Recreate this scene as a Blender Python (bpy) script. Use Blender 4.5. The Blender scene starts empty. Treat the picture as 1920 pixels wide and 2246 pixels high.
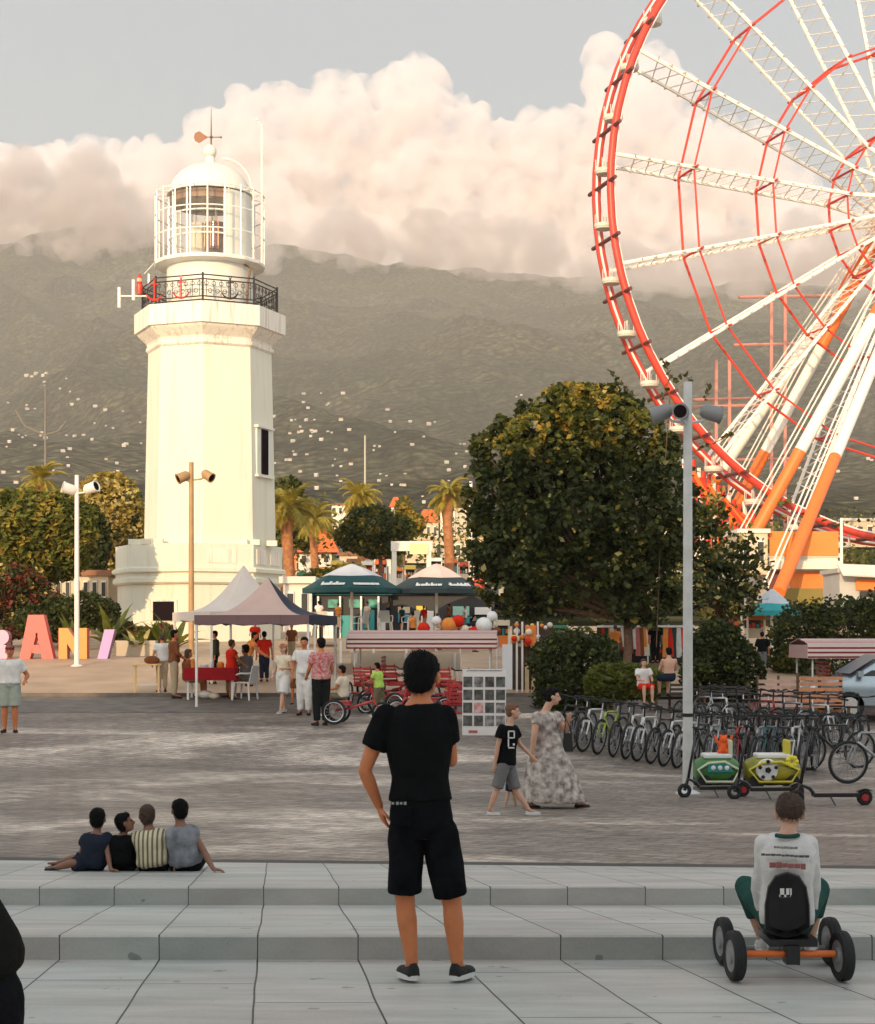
import bpy, bmesh, math, random
import numpy as np
from mathutils import Vector, Matrix, noise
R = math.radians
scene = bpy.context.scene
COL = scene.collection
# ---------------------------------------------------------------- camera (level, lens shift keeps verticals upright)
F, CX, HY = 3600.0, 960.0, 1385.0          # focal length and horizon, in pixels of the 1920x2246 photograph
cam_d = bpy.data.cameras.new("camera"); cam = bpy.data.objects.new("camera", cam_d); COL.objects.link(cam)
cam.rotation_euler = (R(90), 0, 0)
cam_d.sensor_fit = 'VERTICAL'; cam_d.sensor_height = 24.0; cam_d.lens = 24.0 * F / 2246.0
cam_d.shift_y = (HY - 1123.0) / 2246.0
cam_d.clip_start = 0.1; cam_d.clip_end = 40000
scene.camera = cam
scene.view_settings.view_transform = 'Standard'; scene.view_settings.look = 'None'
scene.view_settings.exposure = 0.3; scene.view_settings.gamma = 1.0
try: scene.view_settings.use_curve_mapping = False
except Exception: pass
scene.cycles.volume_bounces = 9; scene.cycles.max_bounces = 14; scene.cycles.transparent_max_bounces = 16
# ---------------------------------------------------------------- sky and sun
SUN_AZ, SUN_EL = 18.0, 14.0                # the sun stands behind the camera, SUN_AZ degrees to its left
sd = Vector((-math.sin(R(SUN_AZ)) * math.cos(R(SUN_EL)), -math.cos(R(SUN_AZ)) * math.cos(R(SUN_EL)), math.sin(R(SUN_EL))))
sun_d = bpy.data.lights.new("sun", 'SUN'); sun = bpy.data.objects.new("sun", sun_d); COL.objects.link(sun)
sun.rotation_euler = sd.to_track_quat('Z', 'Y').to_euler()
sun_d.energy = 3.3; sun_d.angle = R(0.5); sun_d.color = (1.0, 0.71, 0.42)
W = bpy.data.worlds.new("World"); scene.world = W; W.use_nodes = True
nt = W.node_tree; nt.nodes.clear()
def _n(t, k, **kw):
    n = t.nodes.new(k)
    for a, b in kw.items(): setattr(n, a, b)
    return n
sky = _n(nt, 'ShaderNodeTexSky', sky_type='NISHITA'); sky.sun_disc = False
sky.sun_elevation = R(SUN_EL); sky.sun_rotation = R(180 + SUN_AZ); sky.air_density = 1.0; sky.dust_density = 3.0; sky.ozone_density = 1.0
bg = _n(nt, 'ShaderNodeBackground'); bg.inputs[1].default_value = 0.15
wo = _n(nt, 'ShaderNodeOutputWorld')
# a thin high veil whitens the blue of the sky
veil = _n(nt, 'ShaderNodeMix', data_type='RGBA'); veil.inputs['Factor'].default_value = 0.62
veil.inputs['B'].default_value = (4.6, 4.95, 5.1, 1)
nt.links.new(sky.outputs[0], veil.inputs['A']); wtc = _n(nt, 'ShaderNodeTexCoord'); wsp = _n(nt, 'ShaderNodeSeparateXYZ'); nt.links.new(wtc.outputs['Generated'], wsp.inputs[0])
wrp = _n(nt, 'ShaderNodeMapRange'); wrp.inputs[1].default_value = -1; wrp.inputs[2].default_value = 1; wrp.inputs[3].default_value = 1.75; wrp.inputs[4].default_value = .68; nt.links.new(wsp.outputs[1], wrp.inputs[0])
wml = _n(nt, 'ShaderNodeVectorMath', operation='SCALE'); nt.links.new(veil.outputs['Result'], wml.inputs[0]); nt.links.new(wrp.outputs[0], wml.inputs['Scale']); nt.links.new(wml.outputs[0], bg.inputs[0]); nt.links.new(bg.outputs[0], wo.inputs[0])
# ---------------------------------------------------------------- places: pixel + distance -> point; height of the ground
def P(px, py, D): return Vector(((px - CX) / F * D, D, (HY - py) / F * D))
GK = [(0.5, -1.80), (7.7, -1.86), (9.70, -1.94), (9.701, -1.795), (11.7, -1.95), (11.701, -1.82), (13.8, -1.96), (13.801, -2.02),
      (21.8, -2.30), (28.6, -2.42), (34.3, -2.05), (40.3, -1.68), (51, -.85), (70, -.3), (110, .3), (170, 4.0), (220, 6.5), (300, 11), (400, 18),
      (800, 50), (1500, 135), (2500, 330), (4000, 800), (5200, 1180), (5450, 1250), (5600, 1250)]
def gz(D):
    for (a, za), (b, zb) in zip(GK, GK[1:]):
        if a <= D <= b: return za + (zb - za) * (D - a) / (b - a)
    return GK[-1][1] if D > 1 else GK[0][1]
def gD(py, start=14.0):                    # distance at which the ground shows at image row py
    D = start
    while D < 130:
        if (HY - py) / F * D <= gz(D) and D > start: return D
        D += 0.05
    return D
def G(px, py, start=14.0):
    py = max(py, 1401)
    if py > 2104: start = 5
    elif py > 1985: start = 9.7
    elif py > 1893: start = 11.7
    # march outwards: the ground is met where the ray height falls under it
    D = start
    while D < 150:
        if (HY - py) / F * D <= gz(D): return Vector(((px - CX) / F * D, D, gz(D)))
        D += 0.05
    return Vector(((px - CX) / F * D, D, gz(D)))
# ---------------------------------------------------------------- mesh helper
class MB:
    def __init__(s): s.v = []; s.f = []; s.m = []
    def add(s, vs, fs, mi=0):
        o = len(s.v); s.v += [tuple(v) for v in vs]; s.f += [tuple(i + o for i in f) for f in fs]; s.m += [mi] * len(fs); return s
    def box(s, c, d, mi=0, M=None, taper=1.0):
        x, y, z = d[0] / 2, d[1] / 2, d[2] / 2; c = Vector(c); t = taper
        vs = [Vector(p) for p in ((-x, -y, -z), (x, -y, -z), (x, y, -z), (-x, y, -z), (-x * t, -y * t, z), (x * t, -y * t, z), (x * t, y * t, z), (-x * t, y * t, z))]
        if M is not None: vs = [M @ v for v in vs]
        return s.add([v + c for v in vs], [(0, 3, 2, 1), (4, 5, 6, 7), (0, 1, 5, 4), (1, 2, 6, 5), (2, 3, 7, 6), (3, 0, 4, 7)], mi)
    def rings(s, rs, mi=0, caps=True, close=False):   # rs: list of rings of equal length
        n = len(rs[0]); vs = [p for r in rs for p in r]; fs = []
        for k in range(len(rs) - 1):
            for i in range(n):
                j = (i + 1) % n; fs.append((k * n + i, k * n + j, (k + 1) * n + j, (k + 1) * n + i))
        if close:
            k = len(rs) - 1
            for i in range(n):
                j = (i + 1) % n; fs.append((k * n + i, k * n + j, j, i))
        elif caps:
            fs.append(tuple(range(n))[::-1]); fs.append(tuple((len(rs) - 1) * n + i for i in range(n)))
        return s.add(vs, fs, mi)
    def tube(s, pts, r, n=8, mi=0, caps=True, close=False, flat=1.0):
        pts = [Vector(p) for p in pts]; rr = r if isinstance(r, (list, tuple)) else [r] * len(pts); rs = []
        up = None
        for i, p in enumerate(pts):
            if close: t = pts[(i + 1) % len(pts)] - pts[i - 1]
            else: t = pts[min(i + 1, len(pts) - 1)] - pts[max(i - 1, 0)]
            if t.length < 1e-9: t = Vector((0, 0, 1))
            t.normalize()
            if up is None:
                up = Vector((0, 0, 1)) if abs(t.z) < .9 else Vector((1, 0, 0))
            a = t.cross(up)
            if a.length < 1e-4: a = t.cross(Vector((0, 1, 0.1)))
            a.normalize(); b = a.cross(t); up = b
            rs.append([p + (a * math.cos(2 * math.pi * k / n) + b * math.sin(2 * math.pi * k / n) * flat) * rr[i] for k in range(n)])
        return s.rings(rs, mi, caps, close)
    def lathe(s, prof, c=(0, 0, 0), n=24, mi=0, rot=0.0, caps=True, axis=None):
        c = Vector(c); rs = []
        for r, z in prof:
            rs.append([Vector((r * math.cos(rot + 2 * math.pi * k / n), r * math.sin(rot + 2 * math.pi * k / n), z)) for k in range(n)])
        if axis is not None:
            q = Vector((0, 0, 1)).rotation_difference(Vector(axis)); rs = [[q @ p for p in r] for r in rs]
        return s.rings([[p + c for p in r] for r in rs], mi, caps)
    def ball(s, c, r, n=12, m=8, mi=0, sc=(1, 1, 1), M=None):
        c = Vector(c); vs = []; fs = []
        for i in range(m + 1):
            a = math.pi * i / m
            for k in range(n):
                b = 2 * math.pi * k / n
                v = Vector((math.sin(a) * math.cos(b) * sc[0], math.sin(a) * math.sin(b) * sc[1], math.cos(a) * sc[2])) * r
                if M is not None: v = M @ v
                vs.append(v + c)
        for i in range(m):
            for k in range(n):
                k2 = (k + 1) % n
                if i == 0: fs.append((k, n + k, n + k2))
                elif i == m - 1: fs.append((i * n + k, (i + 1) * n + k, i * n + k2))
                else: fs.append((i * n + k, (i + 1) * n + k, (i + 1) * n + k2, i * n + k2))
        return s.add(vs, fs, mi)
    def prism(s, poly, h, mi=0, M=None, off=(0, 0, 0)):  # poly: 2D points in XZ, extruded along Y by h
        n = len(poly); o = Vector(off)
        vs = [Vector((x, -h / 2, z)) for x, z in poly] + [Vector((x, h / 2, z)) for x, z in poly]
        if M is not None: vs = [M @ v for v in vs]
        vs = [v + o for v in vs]
        return s.add(vs, [tuple(range(n)), tuple(range(n, 2 * n))[::-1]] + [(i, i + n, (i + 1) % n + n, (i + 1) % n) for i in range(n)], mi)
    def quad(s, a, b, c, d, mi=0): return s.add([a, b, c, d], [(0, 1, 2, 3)], mi)
    def xf(s, M): s.v = [tuple(M @ Vector(v)) for v in s.v]; return s
    def mesh(s, name, mats, smooth=False, bevel=0):
        me = bpy.data.meshes.new(name); me.from_pydata(s.v, [], s.f)
        for m in (mats if isinstance(mats, (list, tuple)) else [mats]): me.materials.append(m)
        if any(s.m): me.polygons.foreach_set('material_index', s.m)
        me.validate(); me.update()
        bm = bmesh.new(); bm.from_mesh(me); bmesh.ops.recalc_face_normals(bm, faces=bm.faces); bm.to_mesh(me); bm.free()
        if smooth: me.shade_smooth() if smooth is True else smooth_angle(me, smooth)
        return me
    def obj(s, name, mats, parent=None, smooth=False, loc=None, rz=0, bevel=0, **kw):
        o = bpy.data.objects.new(name, s.mesh(name, mats, smooth)); COL.objects.link(o)
        if parent is not None: o.parent = parent
        if loc is not None: o.location = loc
        if rz: o.rotation_euler[2] = rz
        if bevel:
            b = o.modifiers.new('bevel', 'BEVEL'); b.width = bevel; b.segments = 2; b.limit_method = 'ANGLE'
        for k, v in kw.items(): o[k] = v
        return o
def smooth_angle(me, deg):
    me.shade_smooth()
    try: me.set_sharp_from_angle(angle=R(deg))
    except Exception: pass
def thing(name, label, cat, loc=(0, 0, 0), rz=0, group=None, sc=1.0):
    o = bpy.data.objects.new(name, None); COL.objects.link(o); o.empty_display_size = .1
    o.location = loc; o.rotation_euler = (0, 0, rz); o.scale = (sc, sc, sc)
    o['label'] = label; o['category'] = cat
    if group: o['group'] = group
    return o
def tag(o, label, cat, group=None):
    o['label'] = label; o['category'] = cat
    if group: o['group'] = group
    return o
def struct(o, kind='structure', label=None):
    o['kind'] = kind
    if label: o['label'] = label
    return o
KIDS = {}
def dup(root, loc=None, rz=None, label=None, sc=None):
    def cp(o, parent=None):
        c = o.copy(); COL.objects.link(c)
        if parent is not None: c.parent = parent; c.matrix_parent_inverse = o.matrix_parent_inverse.copy()
        for ch in list(o.children): cp(ch, c)
        return c
    r = cp(root)
    if loc is not None: r.location = loc
    if rz is not None: r.rotation_euler[2] = rz
    if label: r['label'] = label
    if sc: r.scale = (sc, sc, sc)
    return r
# ---------------------------------------------------------------- materials
def mat(name, c, rough=.6, metal=0, var=0.0, vs=4.0, bump=0.0, bs=30.0, emit=None, trans=0, c2=None, spec=None, alpha=None, det=4.0, stretch=None, sss=0):
    m = bpy.data.materials.new(name); m.use_nodes = True; t = m.node_tree; b = t.nodes['Principled BSDF']
    b.inputs['Base Color'].default_value = (*c, 1); b.inputs['Roughness'].default_value = rough; b.inputs['Metallic'].default_value = metal
    if spec is not None: b.inputs['Specular IOR Level'].default_value = spec
    if trans: b.inputs['Transmission Weight'].default_value = trans
    if alpha is not None: b.inputs['Alpha'].default_value = alpha
    if sss: b.inputs['Subsurface Weight'].default_value = sss; b.inputs['Subsurface Radius'].default_value = (.012, .005, .003)
    if emit: b.inputs['Emission Color'].default_value = (*emit[0], 1); b.inputs['Emission Strength'].default_value = emit[1]
    tc = None
    if var or c2 or bump:
        tc = _n(t, 'ShaderNodeTexCoord'); src = tc.outputs['Object']
        if stretch:
            mp = _n(t, 'ShaderNodeMapping'); mp.inputs['Scale'].default_value = stretch; t.links.new(src, mp.inputs[0]); src = mp.outputs[0]
    if var or c2:
        nz = _n(t, 'ShaderNodeTexNoise'); nz.inputs['Scale'].default_value = vs; nz.inputs['Detail'].default_value = det
        t.links.new(src, nz.inputs['Vector'])
        rp = _n(t, 'ShaderNodeMapRange'); rp.inputs[1].default_value = .3; rp.inputs[2].default_value = .7
        t.links.new(nz.outputs[0], rp.inputs[0])
        mx = _n(t, 'ShaderNodeMix', data_type='RGBA')
        if c2: A, B = c, c2
        else: A, B = tuple(x * (1 - var) for x in c), tuple(min(1, x * (1 + var)) for x in c)
        mx.inputs['A'].default_value = (*A, 1); mx.inputs['B'].default_value = (*B, 1)
        t.links.new(rp.outputs[0], mx.inputs['Factor']); t.links.new(mx.outputs['Result'], b.inputs['Base Color'])
    if bump:
        n2 = _n(t, 'ShaderNodeTexNoise'); n2.inputs['Scale'].default_value = bs; n2.inputs['Detail'].default_value = 5
        t.links.new(src, n2.inputs['Vector'])
        bp = _n(t, 'ShaderNodeBump'); bp.inputs['Strength'].default_value = min(1, bump); bp.inputs['Distance'].default_value = .02 * max(1, bump)
        t.links.new(n2.outputs[0], bp.inputs['Height']); t.links.new(bp.outputs[0], b.inputs['Normal'])
    return m
def math_(t, op, a, b=None, clamp=False):
    n = _n(t, 'ShaderNodeMath', operation=op); n.use_clamp = clamp
    for i, x in enumerate((a, b)):
        if x is None: continue
        if isinstance(x, (int, float)): n.inputs[i].default_value = x
        else: t.links.new(x, n.inputs[i])
    return n.outputs[0]
# ---------------------------------------------------------------- hills
def hill_z(x, D):
    z = gz(D)
    if D > 180:
        a = min(1, (D - 180) / 600)
        q = Vector((x * .0012 + 3, D * .0007, 1.7))
        n1 = noise.fractal(q, 1.0, 2.1, 5)
        rid = 1 - abs(noise.noise(Vector((x * .0022 + D * .0011, D * .0011 - x * .0004, 5.2)))) * 2
        rid2 = 1 - abs(noise.noise(Vector((x * .007 + D * .003, D * .004, 9.2)))) * 2
        k = max(0, min(1, (D - 3200) / 1800)); amp = 1 - .72 * k
        z += a * amp * (n1 * .16 * z + (rid - .6) * .15 * z + (rid2 - .6) * .05 * z) + a * noise.noise(Vector((x * .02, D * .02, 1))) * 8
        u = x / D                                  # the crest dips to the right
        if D > 1500: z *= 1 + (-.035 - .28 * max(-.5, min(.5, u))) * min(1, (D - 1500) / 3000)
    return z
DD = [110 * (4300 / 110) ** (i / 300.0) for i in range(301)]
vs = []; fs = []; NU = 330
for D in DD + [4400]:
    for j in range(NU + 1):
        u = -0.55 + 1.1 * j / NU; x = u * D; vs.append((x, D, hill_z(x, D) - (160 if D == 4400 else 0)))
DD = DD + [4400]
for i in range(len(DD) - 1):
    for j in range(NU):
        a = i * (NU + 1) + j; fs.append((a, a + 1, a + NU + 2, a + NU + 1))
hb = MB(); hb.v = vs; hb.f = fs; hb.m = [0] * len(fs)
mh = bpy.data.materials.new('forest_slope'); mh.use_nodes = True; t = mh.node_tree; b = t.nodes['Principled BSDF']; b.inputs['Roughness'].default_value = 1; b.inputs['Specular IOR Level'].default_value = 0
tc = _n(t, 'ShaderNodeTexCoord')
n1 = _n(t, 'ShaderNodeTexNoise'); n1.inputs['Scale'].default_value = .004; n1.inputs['Detail'].default_value = 6; t.links.new(tc.outputs['Object'], n1.inputs[0])
n2 = _n(t, 'ShaderNodeTexNoise'); n2.inputs['Scale'].default_value = .05; n2.inputs['Detail'].default_value = 6; n2.inputs['Roughness'].default_value = .7; t.links.new(tc.outputs['Object'], n2.inputs[0])
cr = _n(t, 'ShaderNodeValToRGB'); e = cr.color_ramp.elements; e[0].position = .35; e[0].color = (.028, .033, .019, 1); e[1].position = .68; e[1].color = (.088, .082, .046, 1)
t.links.new(n1.outputs[0], cr.inputs[0])
c2 = _n(t, 'ShaderNodeValToRGB'); e = c2.color_ramp.elements; e[0].position = .42; e[0].color = (.45, .45, .48, 1); e[1].position = .60; e[1].color = (1.5, 1.48, 1.4, 1)
t.links.new(n2.outputs[0], c2.inputs[0])
vo = _n(t, 'ShaderNodeTexVoronoi'); vo.inputs['Scale'].default_value = .075; t.links.new(tc.outputs['Object'], vo.inputs['Vector'])
vr = _n(t, 'ShaderNodeMapRange'); vr.inputs[1].default_value = .1; vr.inputs[2].default_value = .75; vr.inputs[3].default_value = 1.45; vr.inputs[4].default_value = .25; t.links.new(vo.outputs['Distance'], vr.inputs[0])
vm = _n(t, 'ShaderNodeVectorMath', operation='SCALE'); t.links.new(c2.outputs[0], vm.inputs[0]); t.links.new(vr.outputs[0], vm.inputs['Scale'])
mm = _n(t, 'ShaderNodeMix', data_type='RGBA', blend_type='MULTIPLY'); mm.inputs['Factor'].default_value = 1
t.links.new(cr.outputs[0], mm.inputs['A']); t.links.new(vm.outputs[0], mm.inputs['B']); t.links.new(mm.outputs['Result'], b.inputs['Base Color'])
bp = _n(t, 'ShaderNodeBump'); bp.inputs['Strength'].default_value = 1; bp.inputs['Distance'].default_value = 5; t.links.new(vr.outputs[0], bp.inputs['Height']); t.links.new(bp.outputs[0], b.inputs['Normal'])
hills = struct(hb.obj('hills', mh, smooth=True), label='forested mountain slope under low cloud')
mt = MB(); D2 = [4480 + 1000 * i / 70 for i in range(71)]
for D in D2:
    for j in range(NU + 1):
        x = (-0.55 + 1.1 * j / NU) * D; mt.v.append((x, D, hill_z(x, D) - 35 * max(0, 1 - (D - 4480) / 500) - (900 if D == D2[-1] else 0)))
for i in range(70):
    for j in range(NU): a = i * (NU + 1) + j; mt.f.append((a, a + 1, a + NU + 2, a + NU + 1)); mt.m.append(0)
struct(mt.obj('mountain', mh, smooth=True), label='upper mountain slope rising into the clouds')
# ---------------------------------------------------------------- ground sheets
STY = dict(cx=-3.0, cy=31.0, da=.02746, ph=3.31)
def edge(D, x): return D - .07 * x if 13 < D < 14.5 else D
def sheet(name, Ds, m, label, xw=lambda D: max(9, D * .62), zoff=0, nx=24, riser=False):
    mb = MB(); n = nx
    for D, z in Ds:
        for j in range(n + 1):
            x = xw(D) * (-1 + 2 * j / n); mb.v.append((x, edge(D, x), z + zoff))
    for i in range(len(Ds) - 1):
        for j in range(n):
            a = i * (n + 1) + j; mb.f.append((a, a + 1, a + n + 2, a + n + 1)); mb.m.append(0)
    return struct(mb.obj(name, m), label=label)
def paving_mat(name, base, dark, joints=True, rows=1.3):
    m = bpy.data.materials.new(name); m.use_nodes = True; t = m.node_tree; b = t.nodes['Principled BSDF']; b.inputs['Roughness'].default_value = .55
    tc = _n(t, 'ShaderNodeTexCoord'); sp = _n(t, 'ShaderNodeSeparateXYZ'); t.links.new(tc.outputs['Object'], sp.inputs[0])
    dx = math_(t, 'SUBTRACT', sp.outputs[0], STY['cx']); dy = math_(t, 'SUBTRACT', STY['cy'], sp.outputs[1])
    u = math_(t, 'SUBTRACT', math_(t, 'DIVIDE', math_(t, 'ARCTAN2', dx, dy), STY['da']), STY['ph'])
    wn = _n(t, 'ShaderNodeTexNoise'); wn.inputs['Scale'].default_value = 1.2; wn.inputs['Detail'].default_value = 1; t.links.new(tc.outputs['Object'], wn.inputs[0])
    u = math_(t, 'ADD', u, math_(t, 'MULTIPLY', math_(t, 'SUBTRACT', wn.outputs[0], .5), .035))
    fu = math_(t, 'SUBTRACT', u, math_(t, 'ROUND', u)); ju = math_(t, 'LESS_THAN', math_(t, 'ABSOLUTE', fu), .0085 if joints else .005)
    cell = math_(t, 'FLOOR', u)
    r1 = _n(t, 'ShaderNodeTexWhiteNoise', noise_dimensions='1D'); t.links.new(cell, r1.inputs['W'])
    v = math_(t, 'ADD', math_(t, 'DIVIDE', sp.outputs[1], rows), math_(t, 'MULTIPLY', r1.outputs[0], 1.0))
    fv = math_(t, 'SUBTRACT', v, math_(t, 'ROUND', v)); jv = math_(t, 'MULTIPLY', math_(t, 'LESS_THAN', math_(t, 'ABSOLUTE', fv), .009), .55)
    cv = _n(t, 'ShaderNodeTexWhiteNoise', noise_dimensions='2D'); cb = _n(t, 'ShaderNodeCombineXYZ'); t.links.new(cell, cb.inputs[0]); t.links.new(math_(t, 'FLOOR', v), cb.inputs[1]); t.links.new(cb.outputs[0], cv.inputs['Vector'])
    nz = _n(t, 'ShaderNodeTexNoise'); nz.inputs['Scale'].default_value = 1.6; nz.inputs['Detail'].default_value = 8; nz.inputs['Roughness'].default_value = .65
    mp = _n(t, 'ShaderNodeMapping'); mp.inputs['Scale'].default_value = (.5, 2.4, 1); t.links.new(tc.outputs['Object'], mp.inputs[0]); t.links.new(mp.outputs[0], nz.inputs[0])
    ng = _n(t, 'ShaderNodeTexNoise'); ng.inputs['Scale'].default_value = 60; ng.inputs['Detail'].default_value = 4; t.links.new(tc.outputs['Object'], ng.inputs[0])
    k = math_(t, 'ADD', math_(t, 'MULTIPLY', math_(t, 'SUBTRACT', nz.outputs[0], .5), 1.9), math_(t, 'MULTIPLY', math_(t, 'SUBTRACT', cv.outputs[0], .5), .22))
    k = math_(t, 'ADD', k, math_(t, 'MULTIPLY', math_(t, 'SUBTRACT', ng.outputs[0], .5), .35))
    k = math_(t, 'ADD', k, .5, clamp=True)
    mx = _n(t, 'ShaderNodeMix', data_type='RGBA'); mx.inputs['A'].default_value = (*[c * .66 for c in base], 1); mx.inputs['B'].default_value = (*[c * 1.2 for c in base], 1)
    t.links.new(k, mx.inputs['Factor'])
    ts = _n(t, 'ShaderNodeTexNoise'); ts.inputs['Scale'].default_value = .8; ts.inputs['Detail'].default_value = 3; t.links.new(tc.outputs['Object'], ts.inputs[0])
    tm = _n(t, 'ShaderNodeMix', data_type='RGBA', blend_type='MULTIPLY'); tm.inputs['Factor'].default_value = 1; tr_ = _n(t, 'ShaderNodeValToRGB'); e = tr_.color_ramp.elements; e[0].position = .4; e[0].color = (1.05, 1.0, .97, 1); e[1].position = .6; e[1].color = (.96, 1.0, .98, 1); t.links.new(ts.outputs[0], tr_.inputs[0])
    t.links.new(mx.outputs['Result'], tm.inputs['A']); t.links.new(tr_.outputs[0], tm.inputs['B'])
    sp_ = _n(t, 'ShaderNodeTexNoise'); sp_.inputs['Scale'].default_value = 7; sp_.inputs['Detail'].default_value = 2; t.links.new(tc.outputs['Object'], sp_.inputs[0])
    spot = math_(t, 'MULTIPLY', math_(t, 'GREATER_THAN', sp_.outputs[0], .72), .45)
    m2 = _n(t, 'ShaderNodeMix', data_type='RGBA'); m2.inputs['B'].default_value = (*dark, 1)
    t.links.new(tm.outputs['Result'], m2.inputs['A']); t.links.new(math_(t, 'MAXIMUM', math_(t, 'MAXIMUM', ju, jv) if joints else ju, spot), m2.inputs['Factor'])
    t.links.new(m2.outputs['Result'], b.inputs['Base Color'])
    bp = _n(t, 'ShaderNodeBump'); bp.inputs['Strength'].default_value = .5; bp.inputs['Distance'].default_value = .01; t.links.new(k, bp.inputs['Height']); t.links.new(bp.outputs[0], b.inputs['Normal'])
    return m
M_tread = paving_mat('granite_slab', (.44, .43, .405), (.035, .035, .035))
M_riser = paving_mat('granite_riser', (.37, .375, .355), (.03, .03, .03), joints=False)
sheet('pavement', [(0.5, -1.80), (7.7, -1.86), (9.70, -1.94)], M_tread, 'light granite paving in the foreground')
def step(y0, y1, zb, z0, z1, label):
    mb = MB(); n = 24; w = 11
    prof = [(y0, zb - .05), (y0, z0 - .012), (y0 + .012, z0), (y1, z1), (y1, z1 - .3)]
    for (D, z) in prof:
        for j in range(n + 1):
            x = w * (-1 + 2 * j / n); mb.v.append((x, edge(D, x), z))
    for i in range(len(prof) - 1):
        for j in range(n):
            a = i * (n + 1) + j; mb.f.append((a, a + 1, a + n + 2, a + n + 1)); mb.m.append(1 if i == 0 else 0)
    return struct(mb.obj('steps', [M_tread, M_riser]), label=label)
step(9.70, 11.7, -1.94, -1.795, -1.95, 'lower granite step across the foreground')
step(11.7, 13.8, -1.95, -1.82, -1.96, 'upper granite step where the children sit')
def cobble_mat():
    m = bpy.data.materials.new('plaza_paving'); m.use_nodes = True; t = m.node_tree; b = t.nodes['Principled BSDF']; b.inputs['Roughness'].default_value = .5
    tc = _n(t, 'ShaderNodeTexCoord')
    mp = _n(t, 'ShaderNodeMapping'); mp.inputs['Rotation'].default_value = (0, 0, R(32)); t.links.new(tc.outputs['Object'], mp.inputs[0])
    br = _n(t, 'ShaderNodeTexBrick'); br.inputs['Scale'].default_value = 1; br.inputs['Brick Width'].default_value = .42; br.inputs['Row Height'].default_value = .21
    br.inputs['Mortar Size'].default_value = .014; br.inputs['Color1'].default_value = (.195, .165, .142, 1); br.inputs['Color2'].default_value = (.265, .230, .200, 1); br.inputs['Mortar'].default_value = (.11, .094, .082, 1)
    t.links.new(mp.outputs[0], br.inputs[0])
    nz = _n(t, 'ShaderNodeTexNoise'); nz.inputs['Scale'].default_value = .34; nz.inputs['Detail'].default_value = 9; nz.inputs['Roughness'].default_value = .62; nz.inputs['Distortion'].default_value = .6
    m3 = _n(t, 'ShaderNodeMapping'); m3.inputs['Scale'].default_value = (.55, 1.0, 1); m3.inputs['Rotation'].default_value = (0, 0, R(-14)); t.links.new(tc.outputs['Object'], m3.inputs[0]); t.links.new(m3.outputs[0], nz.inputs[0])
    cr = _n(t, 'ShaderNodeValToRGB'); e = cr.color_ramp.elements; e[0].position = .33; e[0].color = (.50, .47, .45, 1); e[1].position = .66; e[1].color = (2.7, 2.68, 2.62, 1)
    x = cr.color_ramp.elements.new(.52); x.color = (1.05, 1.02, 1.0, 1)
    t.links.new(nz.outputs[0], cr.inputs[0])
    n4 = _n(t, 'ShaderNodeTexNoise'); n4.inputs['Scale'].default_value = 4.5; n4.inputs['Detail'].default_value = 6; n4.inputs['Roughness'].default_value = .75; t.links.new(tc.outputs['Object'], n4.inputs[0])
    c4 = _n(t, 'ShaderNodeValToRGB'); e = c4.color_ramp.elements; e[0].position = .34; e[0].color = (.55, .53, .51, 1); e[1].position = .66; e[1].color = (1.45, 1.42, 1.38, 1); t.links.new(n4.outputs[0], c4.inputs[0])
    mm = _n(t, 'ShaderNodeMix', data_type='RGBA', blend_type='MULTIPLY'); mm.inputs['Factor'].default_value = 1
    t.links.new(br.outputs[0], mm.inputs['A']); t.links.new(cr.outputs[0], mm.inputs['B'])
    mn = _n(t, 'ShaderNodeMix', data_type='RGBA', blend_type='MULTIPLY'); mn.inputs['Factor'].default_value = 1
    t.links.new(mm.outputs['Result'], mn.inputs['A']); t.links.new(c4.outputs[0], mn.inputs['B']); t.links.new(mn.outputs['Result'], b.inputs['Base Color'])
    bp = _n(t, 'ShaderNodeBump'); bp.inputs['Strength'].default_value = .6; bp.inputs['Distance'].default_value = .02; t.links.new(c4.outputs[0], bp.inputs['Height']); t.links.new(bp.outputs[0], b.inputs['Normal'])
    return m
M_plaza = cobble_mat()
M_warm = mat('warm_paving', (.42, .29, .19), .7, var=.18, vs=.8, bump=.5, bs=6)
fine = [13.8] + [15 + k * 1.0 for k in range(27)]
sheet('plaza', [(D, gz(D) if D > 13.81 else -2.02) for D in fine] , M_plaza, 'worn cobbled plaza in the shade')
sheet('promenade', [(D, gz(D)) for D in [41, 43, 46, 51, 56, 62, 70, 80, 95, 111]], M_warm, 'warm sunlit promenade paving beyond the plaza')
sheet('shade_strip', [(D, gz(D) + .006) for D in (37.4, 38.5, 40.3, 40.9)], mat('shaded_paving', (.135, .11, .092), .7, var=.35, vs=2.2, bump=.6, bs=9), 'dark strip painted as shade on the paving along the kerb')  # dark sheet paints in the edge of the shade before the kerb
# a low kerb between plaza and promenade, and a dark strip along the top step
mb = MB(); mb.box((-5, 41.0, gz(41) + .03), (44, .16, .12)); struct(mb.obj('kerb', mat('kerb_stone', (.16, .13, .11), .8, var=.2)), label='dark kerb at the back of the plaza')
mb = MB()
for j in range(40):
    x0 = -11 + 22 * j / 40; x1 = x0 + .55
    y0, y1 = edge(13.80, x0), edge(13.80, x1)
    mb.add([(x0, y0 + .36, -2.023), (x1, y1 + .36, -2.023), (x1, y1 + .72, -2.035), (x0, y0 + .72, -2.035)], [(0, 1, 2, 3)])
struct(mb.obj('edge_strip', mat('dark_strip', (.03, .028, .026), .6)), label='dark strip along the top step')
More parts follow.
